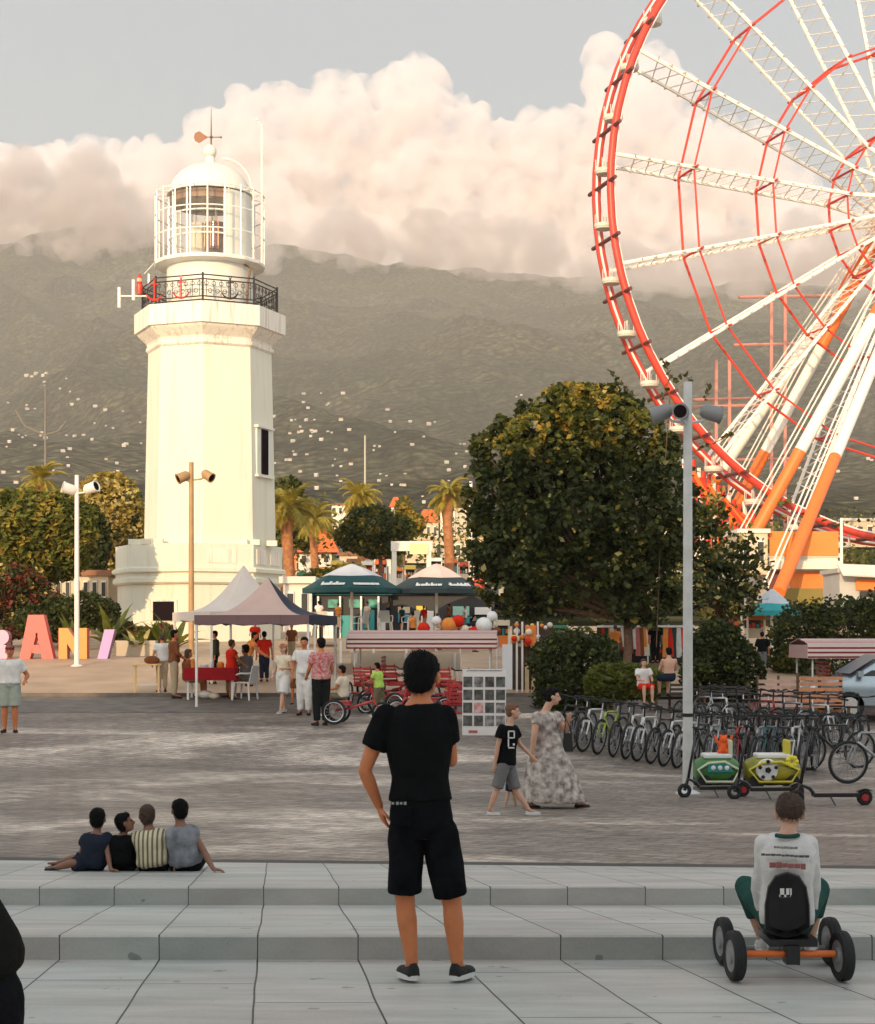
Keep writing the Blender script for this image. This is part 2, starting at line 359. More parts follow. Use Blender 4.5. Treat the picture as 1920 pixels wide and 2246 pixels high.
# ---------------------------------------------------------------- the building behind the camera that throws the plaza into shade
M_fac = mat('facade_render', (.55, .50, .44), .8, var=.1, vs=.5); M_win = mat('window_glass', (.05, .06, .07), .1)
def block(x0, x1, h, label):
    b = thing('apartment_building', label, 'building', ((x0 + x1) / 2, -37, -1.8)); w = x1 - x0
    MB().box((0, 0, h / 2), (w, 14, h)).obj('wall', M_fac, b)
    MB().box((0, 0, h + .2), (w + .6, 14.6, .4)).obj('roof', M_fac, b)
    mb = MB()
    for i in range(int(w / 4)):
        for k in range(int(h / 3.2)): mb.box((-w / 2 + 2 + i * 4, 7.02, 1.8 + k * 3.2), (1.6, .1, 1.7))
    mb.obj('window', M_win, b, kind='stuff')
block(-31.5, 50, 25.6, 'tall pale apartment building behind the viewer'); block(-98, -31.7, 18.0, 'lower pale apartment building behind the viewer')
# ---------------------------------------------------------------- shared materials
M_white = mat('white_plaster', (.68, .66, .58), .7, var=.04, vs=1.5, bump=.3, bs=12)
def stained_white(name, base, streak, sc=(2.2, 2.2, .25), lo=.52, hi=.75):
    m = mat(name, base, .75, bump=.3, bs=10); t = m.node_tree; b = t.nodes['Principled BSDF']
    tc = _n(t, 'ShaderNodeTexCoord'); mp = _n(t, 'ShaderNodeMapping'); mp.inputs['Scale'].default_value = sc; t.links.new(tc.outputs['Object'], mp.inputs[0])
    nz = _n(t, 'ShaderNodeTexNoise'); nz.inputs['Scale'].default_value = 2.2; nz.inputs['Detail'].default_value = 7; nz.inputs['Roughness'].default_value = .7; t.links.new(mp.outputs[0], nz.inputs[0])
    rp = _n(t, 'ShaderNodeMapRange'); rp.inputs[1].default_value = lo; rp.inputs[2].default_value = hi; t.links.new(nz.outputs[0], rp.inputs[0])
    mx = _n(t, 'ShaderNodeMix', data_type='RGBA'); mx.inputs['A'].default_value = (*base, 1); mx.inputs['B'].default_value = (*streak, 1)
    t.links.new(rp.outputs[0], mx.inputs['Factor']); t.links.new(mx.outputs['Result'], b.inputs['Base Color'])
    return m
M_tower = stained_white('lime_wash', (.68, .66, .54), (.60, .54, .42), (1.2, 1.2, .12))
M_slab = stained_white('weathered_slab', (.76, .70, .60), (.42, .30, .20), (3, 3, .2), .5, .72)
M_blackiron = mat('black_iron', (.030, .022, .020), .5)
M_wmetal = mat('white_metal', (.78, .75, .68), .4, var=.06, vs=6)
M_red = mat('red_paint', (.55, .04, .02), .4)
M_brown = mat('brown_interior', (.20, .10, .04), .6)
M_dark = mat('dark_opening', (.015, .010, .012), .9, spec=0)
M_glass = mat('clear_pane', (.9, .9, .85), .05, alpha=.10)
def lighthouse():
    D = 69.0; s = F / D; X0 = (461 - CX) / s; zb = gz(D)
    T = thing('lighthouse', 'white octagonal lighthouse with a domed glass lantern and iron gallery', 'lighthouse', (X0, D, zb))
    Z = lambda py: (HY - py) / s - zb
    X = lambda px: (px - 461) / s
    A0 = R(-88)
    def octa(prof, name, m, off=(0, 0, 0), par=T, **kw):
        return MB().lathe([(r, z) for r, z in prof], off, 8, 0, A0).obj(name, m, par, **kw)
    oct_r = lambda r: r
    octa([(2.76, Z(1215)), (2.72, Z(1100)), (2.58, Z(776))], 'tower_shaft', M_tower)
    bx = (X(436), .15, 0)
    b = octa([(3.42, -.6), (3.42, Z(1285))], 'base', M_tower, bx)
    octa([(3.52, Z(1285)), (3.62, Z(1281)), (3.62, Z(1272)), (3.5, Z(1268)), (3.5, Z(1262)), (3.66, Z(1259)), (3.66, Z(1252)), (3.5, Z(1248)), (3.5, Z(1200)), (3.3, Z(1199))], 'base_cornice', M_tower, bx)
    # battlement blocks on the base roof
    for px, w, y in ((318, .5, -2.4), (345, .35, -2.7), (372, .35, -2.8), (545, .42, -2.2), (572, .34, -2.0), (603, .42, -1.3)):
        MB().box((X(px), y + .2, Z(1195)), (w, .35, .22)).obj('parapet_block', M_tower, T)
    octa([(2.60, Z(777)), (2.68, Z(773)), (2.68, Z(766)), (2.62, Z(764)), (2.66, Z(758)), (2.98, Z(742)), (3.04, Z(738)), (3.04, Z(736)), (3.17, Z(735)), (3.17, Z(692)), (2.9, Z(690))], 'gallery_slab', M_slab)
    # tall window on the right-hand face
    def onface(r, nang, zc, w, h, d, m, name, par=T, off=(0, 0, 0), mbx=None, u=0):
        a = R(nang); ap = r * math.cos(R(22.5)); c = Vector((math.cos(a) * ap - math.sin(a) * u, math.sin(a) * ap + math.cos(a) * u, zc)) + Vector(off)
        q = Matrix.Rotation(a + R(90), 3, 'Z'); mb = mbx or MB(); mb.box(c, (w, d, h), 0, q)
        return mb if mbx is not None else mb.obj(name, m, par)
    fR = -88 + 22.5 + 45; fB = -88 + 22.5; fA = -88 - 22.5; fL = fA - 45
    w = onface(2.66, fR, (Z(945) + Z(1048)) / 2, 1.30, Z(945) - Z(1048), .16, M_white, 'window')
    onface(2.72, fR, (Z(948) + Z(1046)) / 2, .56, Z(950) - Z(1046), .16, M_dark, 'pane', w)
    for zz in (Z(944), Z(1050)): onface(2.72, fR, zz, 1.5, .1, .26, M_white, 'sill', w)
    w = onface(3.42, fA, Z(1340), 1.25, Z(1318) - Z(1362), .1, M_slab, 'window', off=bx, u=.15); onface(3.46, fA, Z(1342), .95, Z(1322) - Z(1362), .1, M_dark, 'pane', w, off=bx, u=.15)
    for u in (-.62, .62):
        w = onface(3.5, fR, Z(1226) + .0, .9, .62, .07, M_slab, 'panel', off=bx, u=u); 
    onface(3.5, fB, Z(1226), 1.2, .55, .05, M_slab, 'panel', off=bx)
    # gallery railing
    Rr = 2.82; z0, z1 = Z(689), Z(633); cs = [Vector((Rr * math.cos(A0 + k * R(45)), Rr * math.sin(A0 + k * R(45)), 0)) for k in range(8)]
    mb = MB()
    for z in (z0 + .06, z0 + .2, z1 - .18, z1): mb.tube([c + Vector((0, 0, z)) for c in cs], .028, 6, close=True)
    rail = mb.obj('railing', M_blackiron, T)
    mb = MB()
    for k in range(8):
        a, c = cs[k], cs[(k + 1) % 8]
        mb.tube([a + Vector((0, 0, z0)), a + Vector((0, 0, z1 + .08))], .045, 6)
        n = 14
        for i in range(1, n):
            p = a.lerp(c, i / n)
            if i % 2: mb.tube([p + Vector((0, 0, z0 + .2)), p + Vector((0, 0, z1 - .18))], .013, 4)
            q = (c - a).normalized()
            ring = [p + q * (.085 * math.cos(t)) + Vector((0, 0, (z0 + z1) / 2 + (.2 if i % 2 else -.1) + .085 * math.sin(t))) for t in [2 * math.pi * j / 8 for j in range(8)]]
            mb.tube(ring, .014, 4, close=True)
    mb.obj('baluster', M_blackiron, rail, kind='stuff')
    for px, mm in ((418, M_red), (521, M_blackiron), (358, M_red)):
        x = X(px); y = -Rr * math.cos(R(22.5)) / math.cos(R(20)) + abs(x) * .38 - .06
        if px == 358: y = -2.1
        zc = (z0 + z1) / 2; mb = MB()
        mb.tube([(x, y, z0 + .17), (x, y, z1 - .08)], .038, 6); mb.tube([(x - .16, y, z1 - .26), (x + .16, y, z1 - .26)], .028, 6)
        mb.tube([(x + .34 * math.sin(t), y, z0 + .5 - .33 * math.cos(t)) for t in [R(a) for a in range(-75, 76, 15)]], [.02, .03, .035, .04, .045, .05, .045, .04, .035, .03, .02], 6)
        mb.tube([(x + .05 * math.cos(t), y, z1 - .05 + .05 * math.sin(t)) for t in [R(a) for a in range(0, 360, 45)]], .015, 4, close=True)
        mb.obj('anchor_emblem', mm, T)
    # lantern drum, cage, glazing
    MB().lathe([(1.80, z0 - .1), (1.80, Z(590)), (1.84, Z(589)), (1.84, Z(586))], n=32).obj('lantern_drum', M_white, T, smooth=40)
    mb = MB().lathe([(1.7, Z(592)), (2.32, Z(588)), (2.34, Z(583)), (1.7, Z(583))], n=16); mb.obj('lantern_walkway', M_wmetal, T)
    mb = MB()
    for z, r in ((Z(432), .03), (Z(478), .028), (Z(526), .028), (Z(582), .04)):
        mb.tube([(2.27 * math.cos(a), 2.27 * math.sin(a), z) for a in [2 * math.pi * k / 24 for k in range(24)]], r, 5, close=True)
    mb.obj('cage_hoop', M_wmetal, T)
    mb = MB()
    for k in range(20):
        a = 2 * math.pi * (k + .3) / 20; mb.tube([(2.27 * math.cos(a), 2.27 * math.sin(a), Z(584)), (2.27 * math.cos(a), 2.27 * math.sin(a), Z(428))], .034, 5)
        mb.tube([(2.27 * math.cos(a), 2.27 * math.sin(a), Z(430)), (1.7 * math.cos(a), 1.7 * math.sin(a), Z(428))], .02, 4)
    mb.obj('cage_bar', M_wmetal, T)
    MB().lathe([(1.70, Z(583)), (1.70, Z(434))], n=24, caps=False).obj('glazing', M_glass, T)
    mb = MB()
    for k in range(12):
        a = 2 * math.pi * (k + .15) / 12; mb.tube([(1.70 * math.cos(a), 1.70 * math.sin(a), Z(584)), (1.70 * math.cos(a), 1.70 * math.sin(a), Z(430))], .045, 5)
    for z in (Z(480), Z(530)): mb.tube([(1.70 * math.cos(a), 1.70 * math.sin(a), z) for a in [2 * math.pi * k / 24 for k in range(24)]], .035, 5, close=True)
    mb.obj('mullion', M_wmetal, T)
    mb = MB()                                       # solid cladding on the right of the lantern
    for r0 in (1.66, 1.73): pass
    rs = []
    for k in range(8):
        a = R(-63 + 9 * k); rs.append([Vector((r * math.cos(a), r * math.sin(a), z)) for r, z in ((1.66, Z(583)), (1.74, Z(583)), (1.74, Z(434)), (1.66, Z(434)))])
    mb.rings(rs); mb.obj('lantern_cladding', M_white, T, smooth=40)
    mb = MB().lathe([(1.62, Z(452)), (1.66, Z(452)), (1.66, Z(434)), (1.62, Z(434))], n=24, caps=False); mb.lathe([(1.68, Z(436)), (.1, Z(433))], n=24, caps=False); mb.obj('lantern_ceiling', M_brown, T)
    L = MB().lathe([(.30, Z(560)), (.34, Z(552)), (.52, Z(548)), (.52, Z(492)), (.3, Z(488))], (.25, 0, 0), n=16).obj('lens', mat('lens_glass', (.10, .02, .015), .15), T, smooth=30)
    mb = MB()
    for k in range(10):
        a = 2 * math.pi * k / 10; mb.tube([(.25 + .53 * math.cos(a), .53 * math.sin(a), Z(550)), (.25 + .53 * math.cos(a), .53 * math.sin(a), Z(490))], .03, 5)
    mb.obj('lens_frame', mat('brass_frame', (.35, .16, .08), .4, .5), L)
    mb = MB(); mb.lathe([(.5, Z(578)), (.5, Z(490))], (-.5, .3, 0), n=16); mb.tube([(.25, 0, Z(488)), (.25, 0, Z(452))], .06, 6); mb.obj('optic_housing', mat('cream_housing', (.55, .48, .36), .5), T)
    zt = Z(430); hh = Z(362) - zt
    MB().lathe([(1.80, zt - .03), (1.80, zt + .03)] + [(1.70 * math.cos(R(a)), zt + .03 + hh * math.sin(R(a))) for a in range(0, 86, 6)] + [(.1, zt + hh)], n=36).obj('dome', M_white, T, smooth=40)
    MB().lathe([(.46, Z(365)), (.30, Z(361)), (.21, Z(356)), (.19, Z(345)), (.24, Z(343))] + [(.28 * math.cos(R(a)), Z(332) + .28 * math.sin(R(a))) for a in range(-70, 91, 15)], n=20).obj('finial_ball', M_white, T, smooth=40)
    mb = MB(); mb.tube([(.6 + 1.2 * math.sin(R(a)), -.35, zt + .12 + (hh + .05) * math.cos(R(a))) for a in range(0, 91, 10)], .05, 6); mb.obj('dome_pipe', M_white, T, smooth=True)
    v = MB().tube([(.05, 0, Z(318)), (.05, 0, Z(300)), (.05, 0, Z(262)), (.05, 0, Z(237))], [.04, .035, .02, .008], 6).obj('wind_vane', mat('vane_metal', (.16, .10, .07), .5), T)
    v2 = MB(); v2.ball((.05, 0, Z(301)), .07, 8, 6); v2.tube([(-.2, 0, Z(301)), (.42, 0, Z(301))], .02, 5); v2.ball((.46, 0, Z(301)), .045, 6, 5); v2.obj('vane_arm', mat('vane_metal', (.12, .07, .05), .5), v)
    MB().prism([(-.12, Z(301) - .03), (-.45, Z(301) - .24), (-.63, Z(301) - .16), (-.68, Z(301)), (-.63, Z(301) + .17), (-.45, Z(301) + .25), (-.12, Z(301) + .03)], .03).obj('vane_tail', mat('vane_rust', (.20, .065, .015), .5), v)
    # mast on the right of the lantern, ladder pipe
    mb = MB(); x = X(578); mb.tube([(x, -.6, Z(585)), (x, -.6, Z(290)), (x, -.6, Z(286)), (x - .18, -.6, Z(276))], [.04, .04, .02, .015], 6); mb.ball((x - .2, -.6, Z(272)), .06, 6, 5); mb.ball((x, -.6, Z(286)), .05, 6, 5)
    mb.box((x - .15, -.6, Z(436)), (.35, .06, .06)); mb.obj('mast', M_wmetal, T)
    mb = MB(); mb.tube([(X(540), -.9, Z(588)), (X(556), -1.0, Z(600)), (X(550), -1.0, Z(632)), (X(548), -1.0, Z(688))], .05, 6); mb.obj('drain_pipe', M_brown, T)
    # signal lamp and aerials on the left of the gallery
    zz = Z(645); x = X(315)
    b = MB().lathe([(.11, zz - .2), (.13, zz), (.13, zz + .2), (.09, zz + .25), (.11, zz + .3), (.11, zz + .5), (.05, zz + .6), (.03, zz + .66)], (x, -.9, 0), n=12).obj('signal_lamp', M_red, T, smooth=30)
    MB().lathe([(.12, zz + .32), (.12, zz + .46)], (x, -.9, 0), n=12).obj('lamp_glass', mat('pink_lamp', (.7, .35, .25), .3), b)
    mb = MB()
    mb.tube([(X(271), -.9, Z(640)), (X(271), -.9, Z(684))], .07, 8); mb.tube([(X(302), -.9, Z(624)), (X(302), -.9, Z(668))], .075, 8); mb.tube([(X(271), -.9, Z(659)), (X(330), -.9, Z(659))], .035, 6)
    mb.tube([(X(336), -1, Z(612)), (X(336), -1, Z(634))], .05, 6); mb.tube([(X(326), -1, Z(612)), (X(346), -.9, Z(588))], .015, 4)
    mb.obj('aerial', M_wmetal, T)
lighthouse()
# ---------------------------------------------------------------- ferris wheel
M_orange = mat('orange_paint', (.80, .17, .025), .45, var=.06, vs=2); M_rim = mat('red_rim_paint', (.56, .045, .022), .45, var=.1, vs=.6); M_spoke = mat('white_spoke_paint', (.80, .76, .68), .45)
M_drk = mat('dark_red_steel', (.12, .03, .025), .5)
def ferris():
    D = 134.0; hub = P(2003, 467, D); a = R(15.5); e1 = Vector((math.cos(a), math.sin(a), 0)); ax = Vector((math.sin(a), -math.cos(a), 0)); up = Vector((0, 0, 1)); RR = 27.0; hw = 1.5
    zb = 3.2
    T = thing('ferris_wheel', 'giant red and white ferris wheel with open white gondolas', 'ferris wheel', (hub.x, hub.y, zb)); H = Vector((0, 0, hub.z - zb))
    def pt(ang, r, side): return H + (e1 * math.cos(R(ang)) + up * math.sin(R(ang))) * r + ax * side * hw
    N = 80
    for sdn, rad, mm in ((-1, .36, M_rim), (1, .29, M_rim)):
        MB().tube([pt(i * 360 / N + 1, RR, sdn) for i in range(N)], rad, 8, close=True).obj('rim', mm, T, smooth=True)
    MB().tube([pt(i * 360 / N + 1, RR - .33, 1) for i in range(N)], .07, 6, close=True).obj('rim_rail', M_spoke, T)
    MB().tube([pt(i * 360 / N + 1, RR + .1, -1) + ax * .32 for i in range(N)], .09, 6, close=True).obj('rim_rail', M_spoke, T)
    for k in range(40):
        g = 175 + 9 * k + 4.5
        d = (pt(g, RR, 1) - pt(g, RR, -1)) * .42
        MB().tube([pt(g, RR + .1, -1) - d, pt(g, RR + .1, 1) + d], .16, 6).obj('crossbar', M_drk, T)
    for k in range(20):
        g = 175 + 18 * k
        mb = MB()
        for sdn in (-1, 1): mb.tube([pt(g, 1.3, sdn * 2.4), pt(g, RR * .25, sdn * 1.25), pt(g, RR - .2, sdn)], .155, 6)
        n = 20
        for sg in (1, -1):
            prev = pt(g, RR * .08, -1.2 * sg)
            for i in range(1, n):
                q = pt(g, RR * (.08 + .9 * i / n), (1.4 if i % 2 else -1.4) * sg); mb.tube([prev, q], .05, 4, caps=False); prev = q
        mb.obj('spoke', M_spoke, T)
        # paired brace back to the rim beside each spoke in the lower part
    for fr in (.746, .496, .254):
        for sdn in (-1, 1):
            mb = MB().tube([pt(175 + 18 * k, RR * fr, sdn) for k in range(20)], .11 if sdn < 0 else .085, 6, close=True)
            if sdn > 0:
                for k in range(20): mb.tube([pt(175 + 18 * k, RR * fr, -1.45), pt(175 + 18 * k, RR * fr, 1.5)], .1, 6)
            mb.obj('inner_ring', M_rim, T)
    MB().tube([H - ax * 4.6, H + ax * 4.6], .9, 20).obj('axle', M_orange, T, smooth=40)
    hb_ = MB()
    for q in (-2.9, 2.9): hb_.tube([H + ax * (q - .15), H + ax * (q + .15)], 1.7, 24)
    hb_.obj('hub', M_rim, T, smooth=40)
    # legs: orange foot, white middle, orange top
    def leg(pa, Da, top, ys, r=.5, lad=True):
        foot = P(pa[0], pa[1], Da) - Vector((hub.x, hub.y, zb)); tp = H + ax * top
        def at(py):
            lo, hi = 0.0, 1.0
            for _ in range(40):
                m = (lo + hi) / 2; w = foot.lerp(tp, m) + Vector((hub.x, hub.y, zb)); y = HY - w.z / w.y * F
                if y > py: lo = m
                else: hi = m
            return foot.lerp(tp, lo)
        a1, a2 = at(ys[0]), at(ys[1])
        L = MB().tube([foot, a1], r, 14).obj('leg', M_orange, T, smooth=40)
        MB().tube([a1, a2], r * .98, 14).obj('leg_band', M_spoke, L, smooth=40)
        MB().tube([a2, tp], r, 14).obj('leg_top', M_orange, L, smooth=40)
        if lad:
            d = Vector((-1.0, -.2, .5)).normalized() * (r + .35); mb = MB()
            mb.tube([foot + d, tp + d], .06, 4); mb.tube([foot + d * 1.4, tp + d * 1.4], .06, 4)
            mb.obj('leg_ladder', M_spoke, L)
    leg((1708, 1300), 96, 4.2, (1003, 719), r=.40); leg((1578, 1310), 128, 3.6, (989, 694)); leg((1508, 1310), 146, -4.0, (989, 760)); leg((1405, 1300), 150, -4.2, (1045, 640))
    # gondolas
    gm = MB().lathe([(.1, -1.25), (.5, -1.25), (.78, -1.15), (.84, -1.0)], n=14)
    gm.lathe([(.84, -1.0), (.87, -.98), (.87, -.70), (.82, -.68), (.82, -.98)], n=14, caps=False); M_gon = mat('gondola_white', (.60, .54, .46), .5); tub = gm.mesh('tub', M_gon, 40)
    pm = MB()
    for i in range(6):
        b = R(60 * i + 10); pm.tube([(.80 * math.cos(b), .80 * math.sin(b), -.72), (.80 * math.cos(b), .80 * math.sin(b), .10)], .045, 5)
    pm.tube([(0, 0, -1.3), (0, 0, .3)], .09, 6); pm.lathe([(.74, -.76), (.85, -.76), (.85, -.70), (.74, -.70)], n=14, caps=False); pm.box((0, 0, -.74), (1.6, .1, .06))
    post = pm.mesh('post', M_gon)
    sm = MB().lathe([(.78, -.95), (.78, -.85), (.45, -.85), (.45, -.95)], n=12, caps=False).mesh('bench', M_orange)
    for k in range(40):
        g = 175 + 9 * k; c = pt(g, RR, 0) - Vector((0, 0, .2))
        g0 = bpy.data.objects.new('gondola', tub); COL.objects.link(g0); g0.parent = T; g0.location = c; g0.scale = (.88, .88, .88)
        for nm, me in (('post', post), ('bench', sm)):
            o = bpy.data.objects.new(nm, me); COL.objects.link(o); o.parent = g0
    # red boarding frame where the rim meets the ground, half hidden by the trees
    rn = random.Random(6)
    for k in range(16):
        px = 1500 + 11 * k; y0 = 1000 + 9 * k + rn.uniform(-10, 10); o = Vector((hub.x, hub.y, zb)); DD_ = 131
        MB().tube([P(px, y0, DD_) - o, P(px + rn.uniform(-14, 14), 1190, DD_) - o], .16, 5).obj('boarding_post', M_rim if k % 3 else M_spoke, T)
    for k in range(9):
        px = 1500 + 18 * k; MB().tube([P(px, 1015 + 16 * k, 130.6) - o, P(px + 60, 1125 + 8 * k, 130.6) - o], .17, 5).obj('boarding_brace', M_orange if k % 2 else M_rim, T)
    # loading platform under the wheel
    p = MB(); p.box((0, 0, -.2), (70, 22, .6)); p.box((-18, -10, .9), (18, .1, 1.0)); p.obj('platform', mat('platform_concrete', (.35, .32, .28), .8), T)
ferris()
# a red lattice tower standing behind the wheel, haze mixed into its paint colour
def lattice():
    D = 172.0; s = F / D; T = thing('steel_tower', 'haze-paled red steel frame tower behind the ferris wheel', 'tower', (P(1590, 1300, D).x, D, gz(D)))
    m = mat('haze_red', (.46, .20, .16), .7); zb = gz(D); Z = lambda y: (HY - y) / s - zb; X = lambda x: (x - 1590) / s
    mb = MB()
    for px, yt in ((1571, 790), (1600, 790), (1692, 640), (1722, 640)): MB().box((X(px), 0, Z(yt) / 2), (.32, .32, Z(yt))).obj('column', m, T)
    for x0, x1, y in ((1520, 1700, 877), (1520, 1720, 892), (1610, 1790, 757), (1620, 1860, 652), (1560, 1740, 1010)): MB().tube([(X(x0), 0, Z(y)), (X(x1), 0, Z(y - 4))], .17, 6).obj('beam', m, T)
lattice()
# ---------------------------------------------------------------- foliage
def leafmat(name, c, tint=1.35, rough=.55, back=.35):
    m = mat(name, c, rough, var=.35, vs=3.0, spec=.25); t = m.node_tree; b = t.nodes['Principled BSDF']
    tl = _n(t, 'ShaderNodeBsdfTranslucent'); tl.inputs[0].default_value = (min(1, c[0] * 1.8), min(1, c[1] * 1.9), c[2], 1)
    mx = _n(t, 'ShaderNodeMixShader'); mx.inputs[0].default_value = back * .6; out = [n for n in t.nodes if n.type == 'OUTPUT_MATERIAL'][0]
    t.links.new(b.outputs[0], mx.inputs[1]); t.links.new(tl.outputs[0], mx.inputs[2]); t.links.new(mx.outputs[0], out.inputs[0])
    return m
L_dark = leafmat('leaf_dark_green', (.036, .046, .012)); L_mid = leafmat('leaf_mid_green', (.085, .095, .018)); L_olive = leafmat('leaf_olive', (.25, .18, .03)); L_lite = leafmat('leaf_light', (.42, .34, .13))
L_palm = leafmat('palm_frond', (.32, .26, .045)); L_hedge = leafmat('hedge_green', (.11, .12, .02)); L_sunlit = leafmat('sunlit_gold_leaf', (.36, .22, .03)); L_rust = leafmat('rusty_leaf', (.13, .035, .018))
M_bark = mat('bark', (.13, .075, .045), .9, var=.35, vs=9, bump=1, bs=25); M_palmbark = mat('palm_bark', (.35, .15, .06), .9, var=.3, vs=6, bump=1, bs=14)
def leaves(pts, size, mats, weights, seed=1, long=1.5, droop=0.0, outward=None):
    rs = np.random.RandomState(seed); n = len(pts); pts = np.asarray(pts)
    d = rs.normal(size=(n, 3)); d[:, 2] *= .6; d[:, 2] -= droop; d /= np.linalg.norm(d, axis=1)[:, None]
    u = rs.normal(size=(n, 3)); u -= (u * d).sum(1)[:, None] * d; u /= np.linalg.norm(u, axis=1)[:, None]
    sz = size * rs.uniform(.6, 1.35, n)[:, None]; L = d * sz * long; Wd = u * sz * .5
    v = np.empty((n, 4, 3)); v[:, 0] = pts - L * .5; v[:, 1] = pts + Wd - L * .05; v[:, 2] = pts + L * .5; v[:, 3] = pts - Wd - L * .05
    nrm = np.cross(d, u); v[:, 1] += nrm * sz * .12; v[:, 3] += nrm * sz * .12
    me = bpy.data.meshes.new('crown'); me.vertices.add(n * 4); me.vertices.foreach_set('co', v.reshape(-1))
    me.loops.add(n * 4); me.loops.foreach_set('vertex_index', np.arange(n * 4)); me.polygons.add(n)
    me.polygons.foreach_set('loop_start', np.arange(0, n * 4, 4)); me.polygons.foreach_set('loop_total', np.full(n, 4))
    for m in mats: me.materials.append(m)
    w = np.cumsum(weights); w = w / w[-1]
    # pick the material per clump so light and dark clumps form
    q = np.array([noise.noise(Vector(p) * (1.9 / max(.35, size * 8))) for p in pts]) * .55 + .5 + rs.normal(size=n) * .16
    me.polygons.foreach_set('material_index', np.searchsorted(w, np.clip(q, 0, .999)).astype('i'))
    me.update(); me.validate(); return me
def shell_pts(lobes, n, seed=1, fill=.35, clump=.0, hole=.12, hs=1.1, rag=.16):
    rs = np.random.RandomState(seed); vol = np.array([l[1][0] * l[1][1] * l[1][2] for l in lobes]) ** .67; vol /= vol.sum(); out = []
    while len(out) < n:
        k = rs.choice(len(lobes), p=vol); c, r = lobes[k]; d = rs.normal(size=3); d /= np.linalg.norm(d)
        rad = rs.uniform(fill, 1) ** .6 * (1 + rag * noise.noise(Vector(d) * 3 + Vector((k, 0, 0))) + rag * .7 * noise.noise(Vector(d) * 8 + Vector((k, 5, 0))))
        p = np.array(c) + d * np.array(r) * rad
        if noise.noise(Vector(p) * hs + Vector((seed, 0, 0))) > hole * 3.2: continue
        out.append(p)
    return out
def limbs(mb, base, lobes, r0, zf, rnd, n=2):
    b = Vector(base); top = Vector((b.x, b.y, zf))
    mb.tube([b - Vector((0, 0, .2)), b, b.lerp(top, .5) + Vector((rnd.uniform(-.05, .05), 0, 0)), top], [r0 * 1.35, r0 * 1.1, r0 * .9, r0 * .8], 9)
    for c, r in lobes:
        c = Vector(c); m = top.lerp(c, .5) + Vector((rnd.uniform(-.1, .1), rnd.uniform(-.1, .1), -.08))
        mb.tube([top - Vector((0, 0, r0)), m, c], [r0 * .6, r0 * .35, r0 * .1], 6)
def tree(name, label, cat, D, base_px, lobes_px, nl, size, mats, w, seed, trunk_r=.12, dy=.9, trunk_top=None, group=None, fill=.35, bark=None, hole=.12, long=1.5, droop=0, base=None, hs=1.1, rag=.16):
    s = F / D; bx = (base_px[0] - CX) / s; zb = base if base is not None else min(gz(D), (HY - base_px[1]) / s)
    T = thing(name, label, cat, (bx, D, zb), group=group)
    lb = []
    rnd = random.Random(seed)
    for (px, py, rx, ry) in lobes_px:
        lb.append((((px - CX) / s - bx, rnd.uniform(-.35, .35) * rx / s, (HY - py) / s - zb), (rx / s, rx / s * dy, ry / s)))
    me = leaves(shell_pts(lb, nl, seed, fill, hole=hole, hs=hs, rag=rag), size, mats, w, seed, long, droop)
    c = bpy.data.objects.new('crown' if cat == 'tree' else 'foliage', me); COL.objects.link(c); c.parent = T
    mb = MB(); zt = (HY - trunk_top) / s - zb if trunk_top else min(l[0][2] for l in lb)
    limbs(mb, (0, 0, 0), lb, trunk_r, zt, rnd); mb.obj('trunk' if cat == 'tree' else 'stem', bark or M_bark, T, smooth=True)
    return T
_tr = random.Random(19); SPRIGS = [(1272 + (232 + _tr.uniform(-6, 22)) * math.cos(_a), 1105 - (240 + _tr.uniform(-8, 20)) * math.sin(_a), _tr.uniform(15, 32), _tr.uniform(13, 28)) for _a in [R(-25 + 10.5 * i + _tr.uniform(-4, 4)) for i in range(24)]]
# big dark tree in the middle of the plaza edge
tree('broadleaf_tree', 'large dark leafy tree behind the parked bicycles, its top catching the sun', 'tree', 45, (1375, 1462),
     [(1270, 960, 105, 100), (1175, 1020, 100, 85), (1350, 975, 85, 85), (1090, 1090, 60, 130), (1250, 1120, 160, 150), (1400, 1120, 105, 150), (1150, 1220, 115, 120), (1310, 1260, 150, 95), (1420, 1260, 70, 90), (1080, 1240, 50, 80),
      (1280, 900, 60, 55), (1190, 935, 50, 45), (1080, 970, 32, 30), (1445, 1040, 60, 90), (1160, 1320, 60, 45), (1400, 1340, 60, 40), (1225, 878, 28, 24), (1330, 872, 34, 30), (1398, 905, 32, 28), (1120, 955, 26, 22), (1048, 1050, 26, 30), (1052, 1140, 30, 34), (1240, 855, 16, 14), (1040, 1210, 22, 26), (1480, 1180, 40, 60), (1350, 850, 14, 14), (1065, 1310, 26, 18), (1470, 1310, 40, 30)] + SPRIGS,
     36000, .125, [L_dark, L_mid, L_olive, L_lite], [.66, .25, .06, .03], 3, .125, trunk_top=1350, fill=.30, hole=.035, hs=2.1, rag=.42)
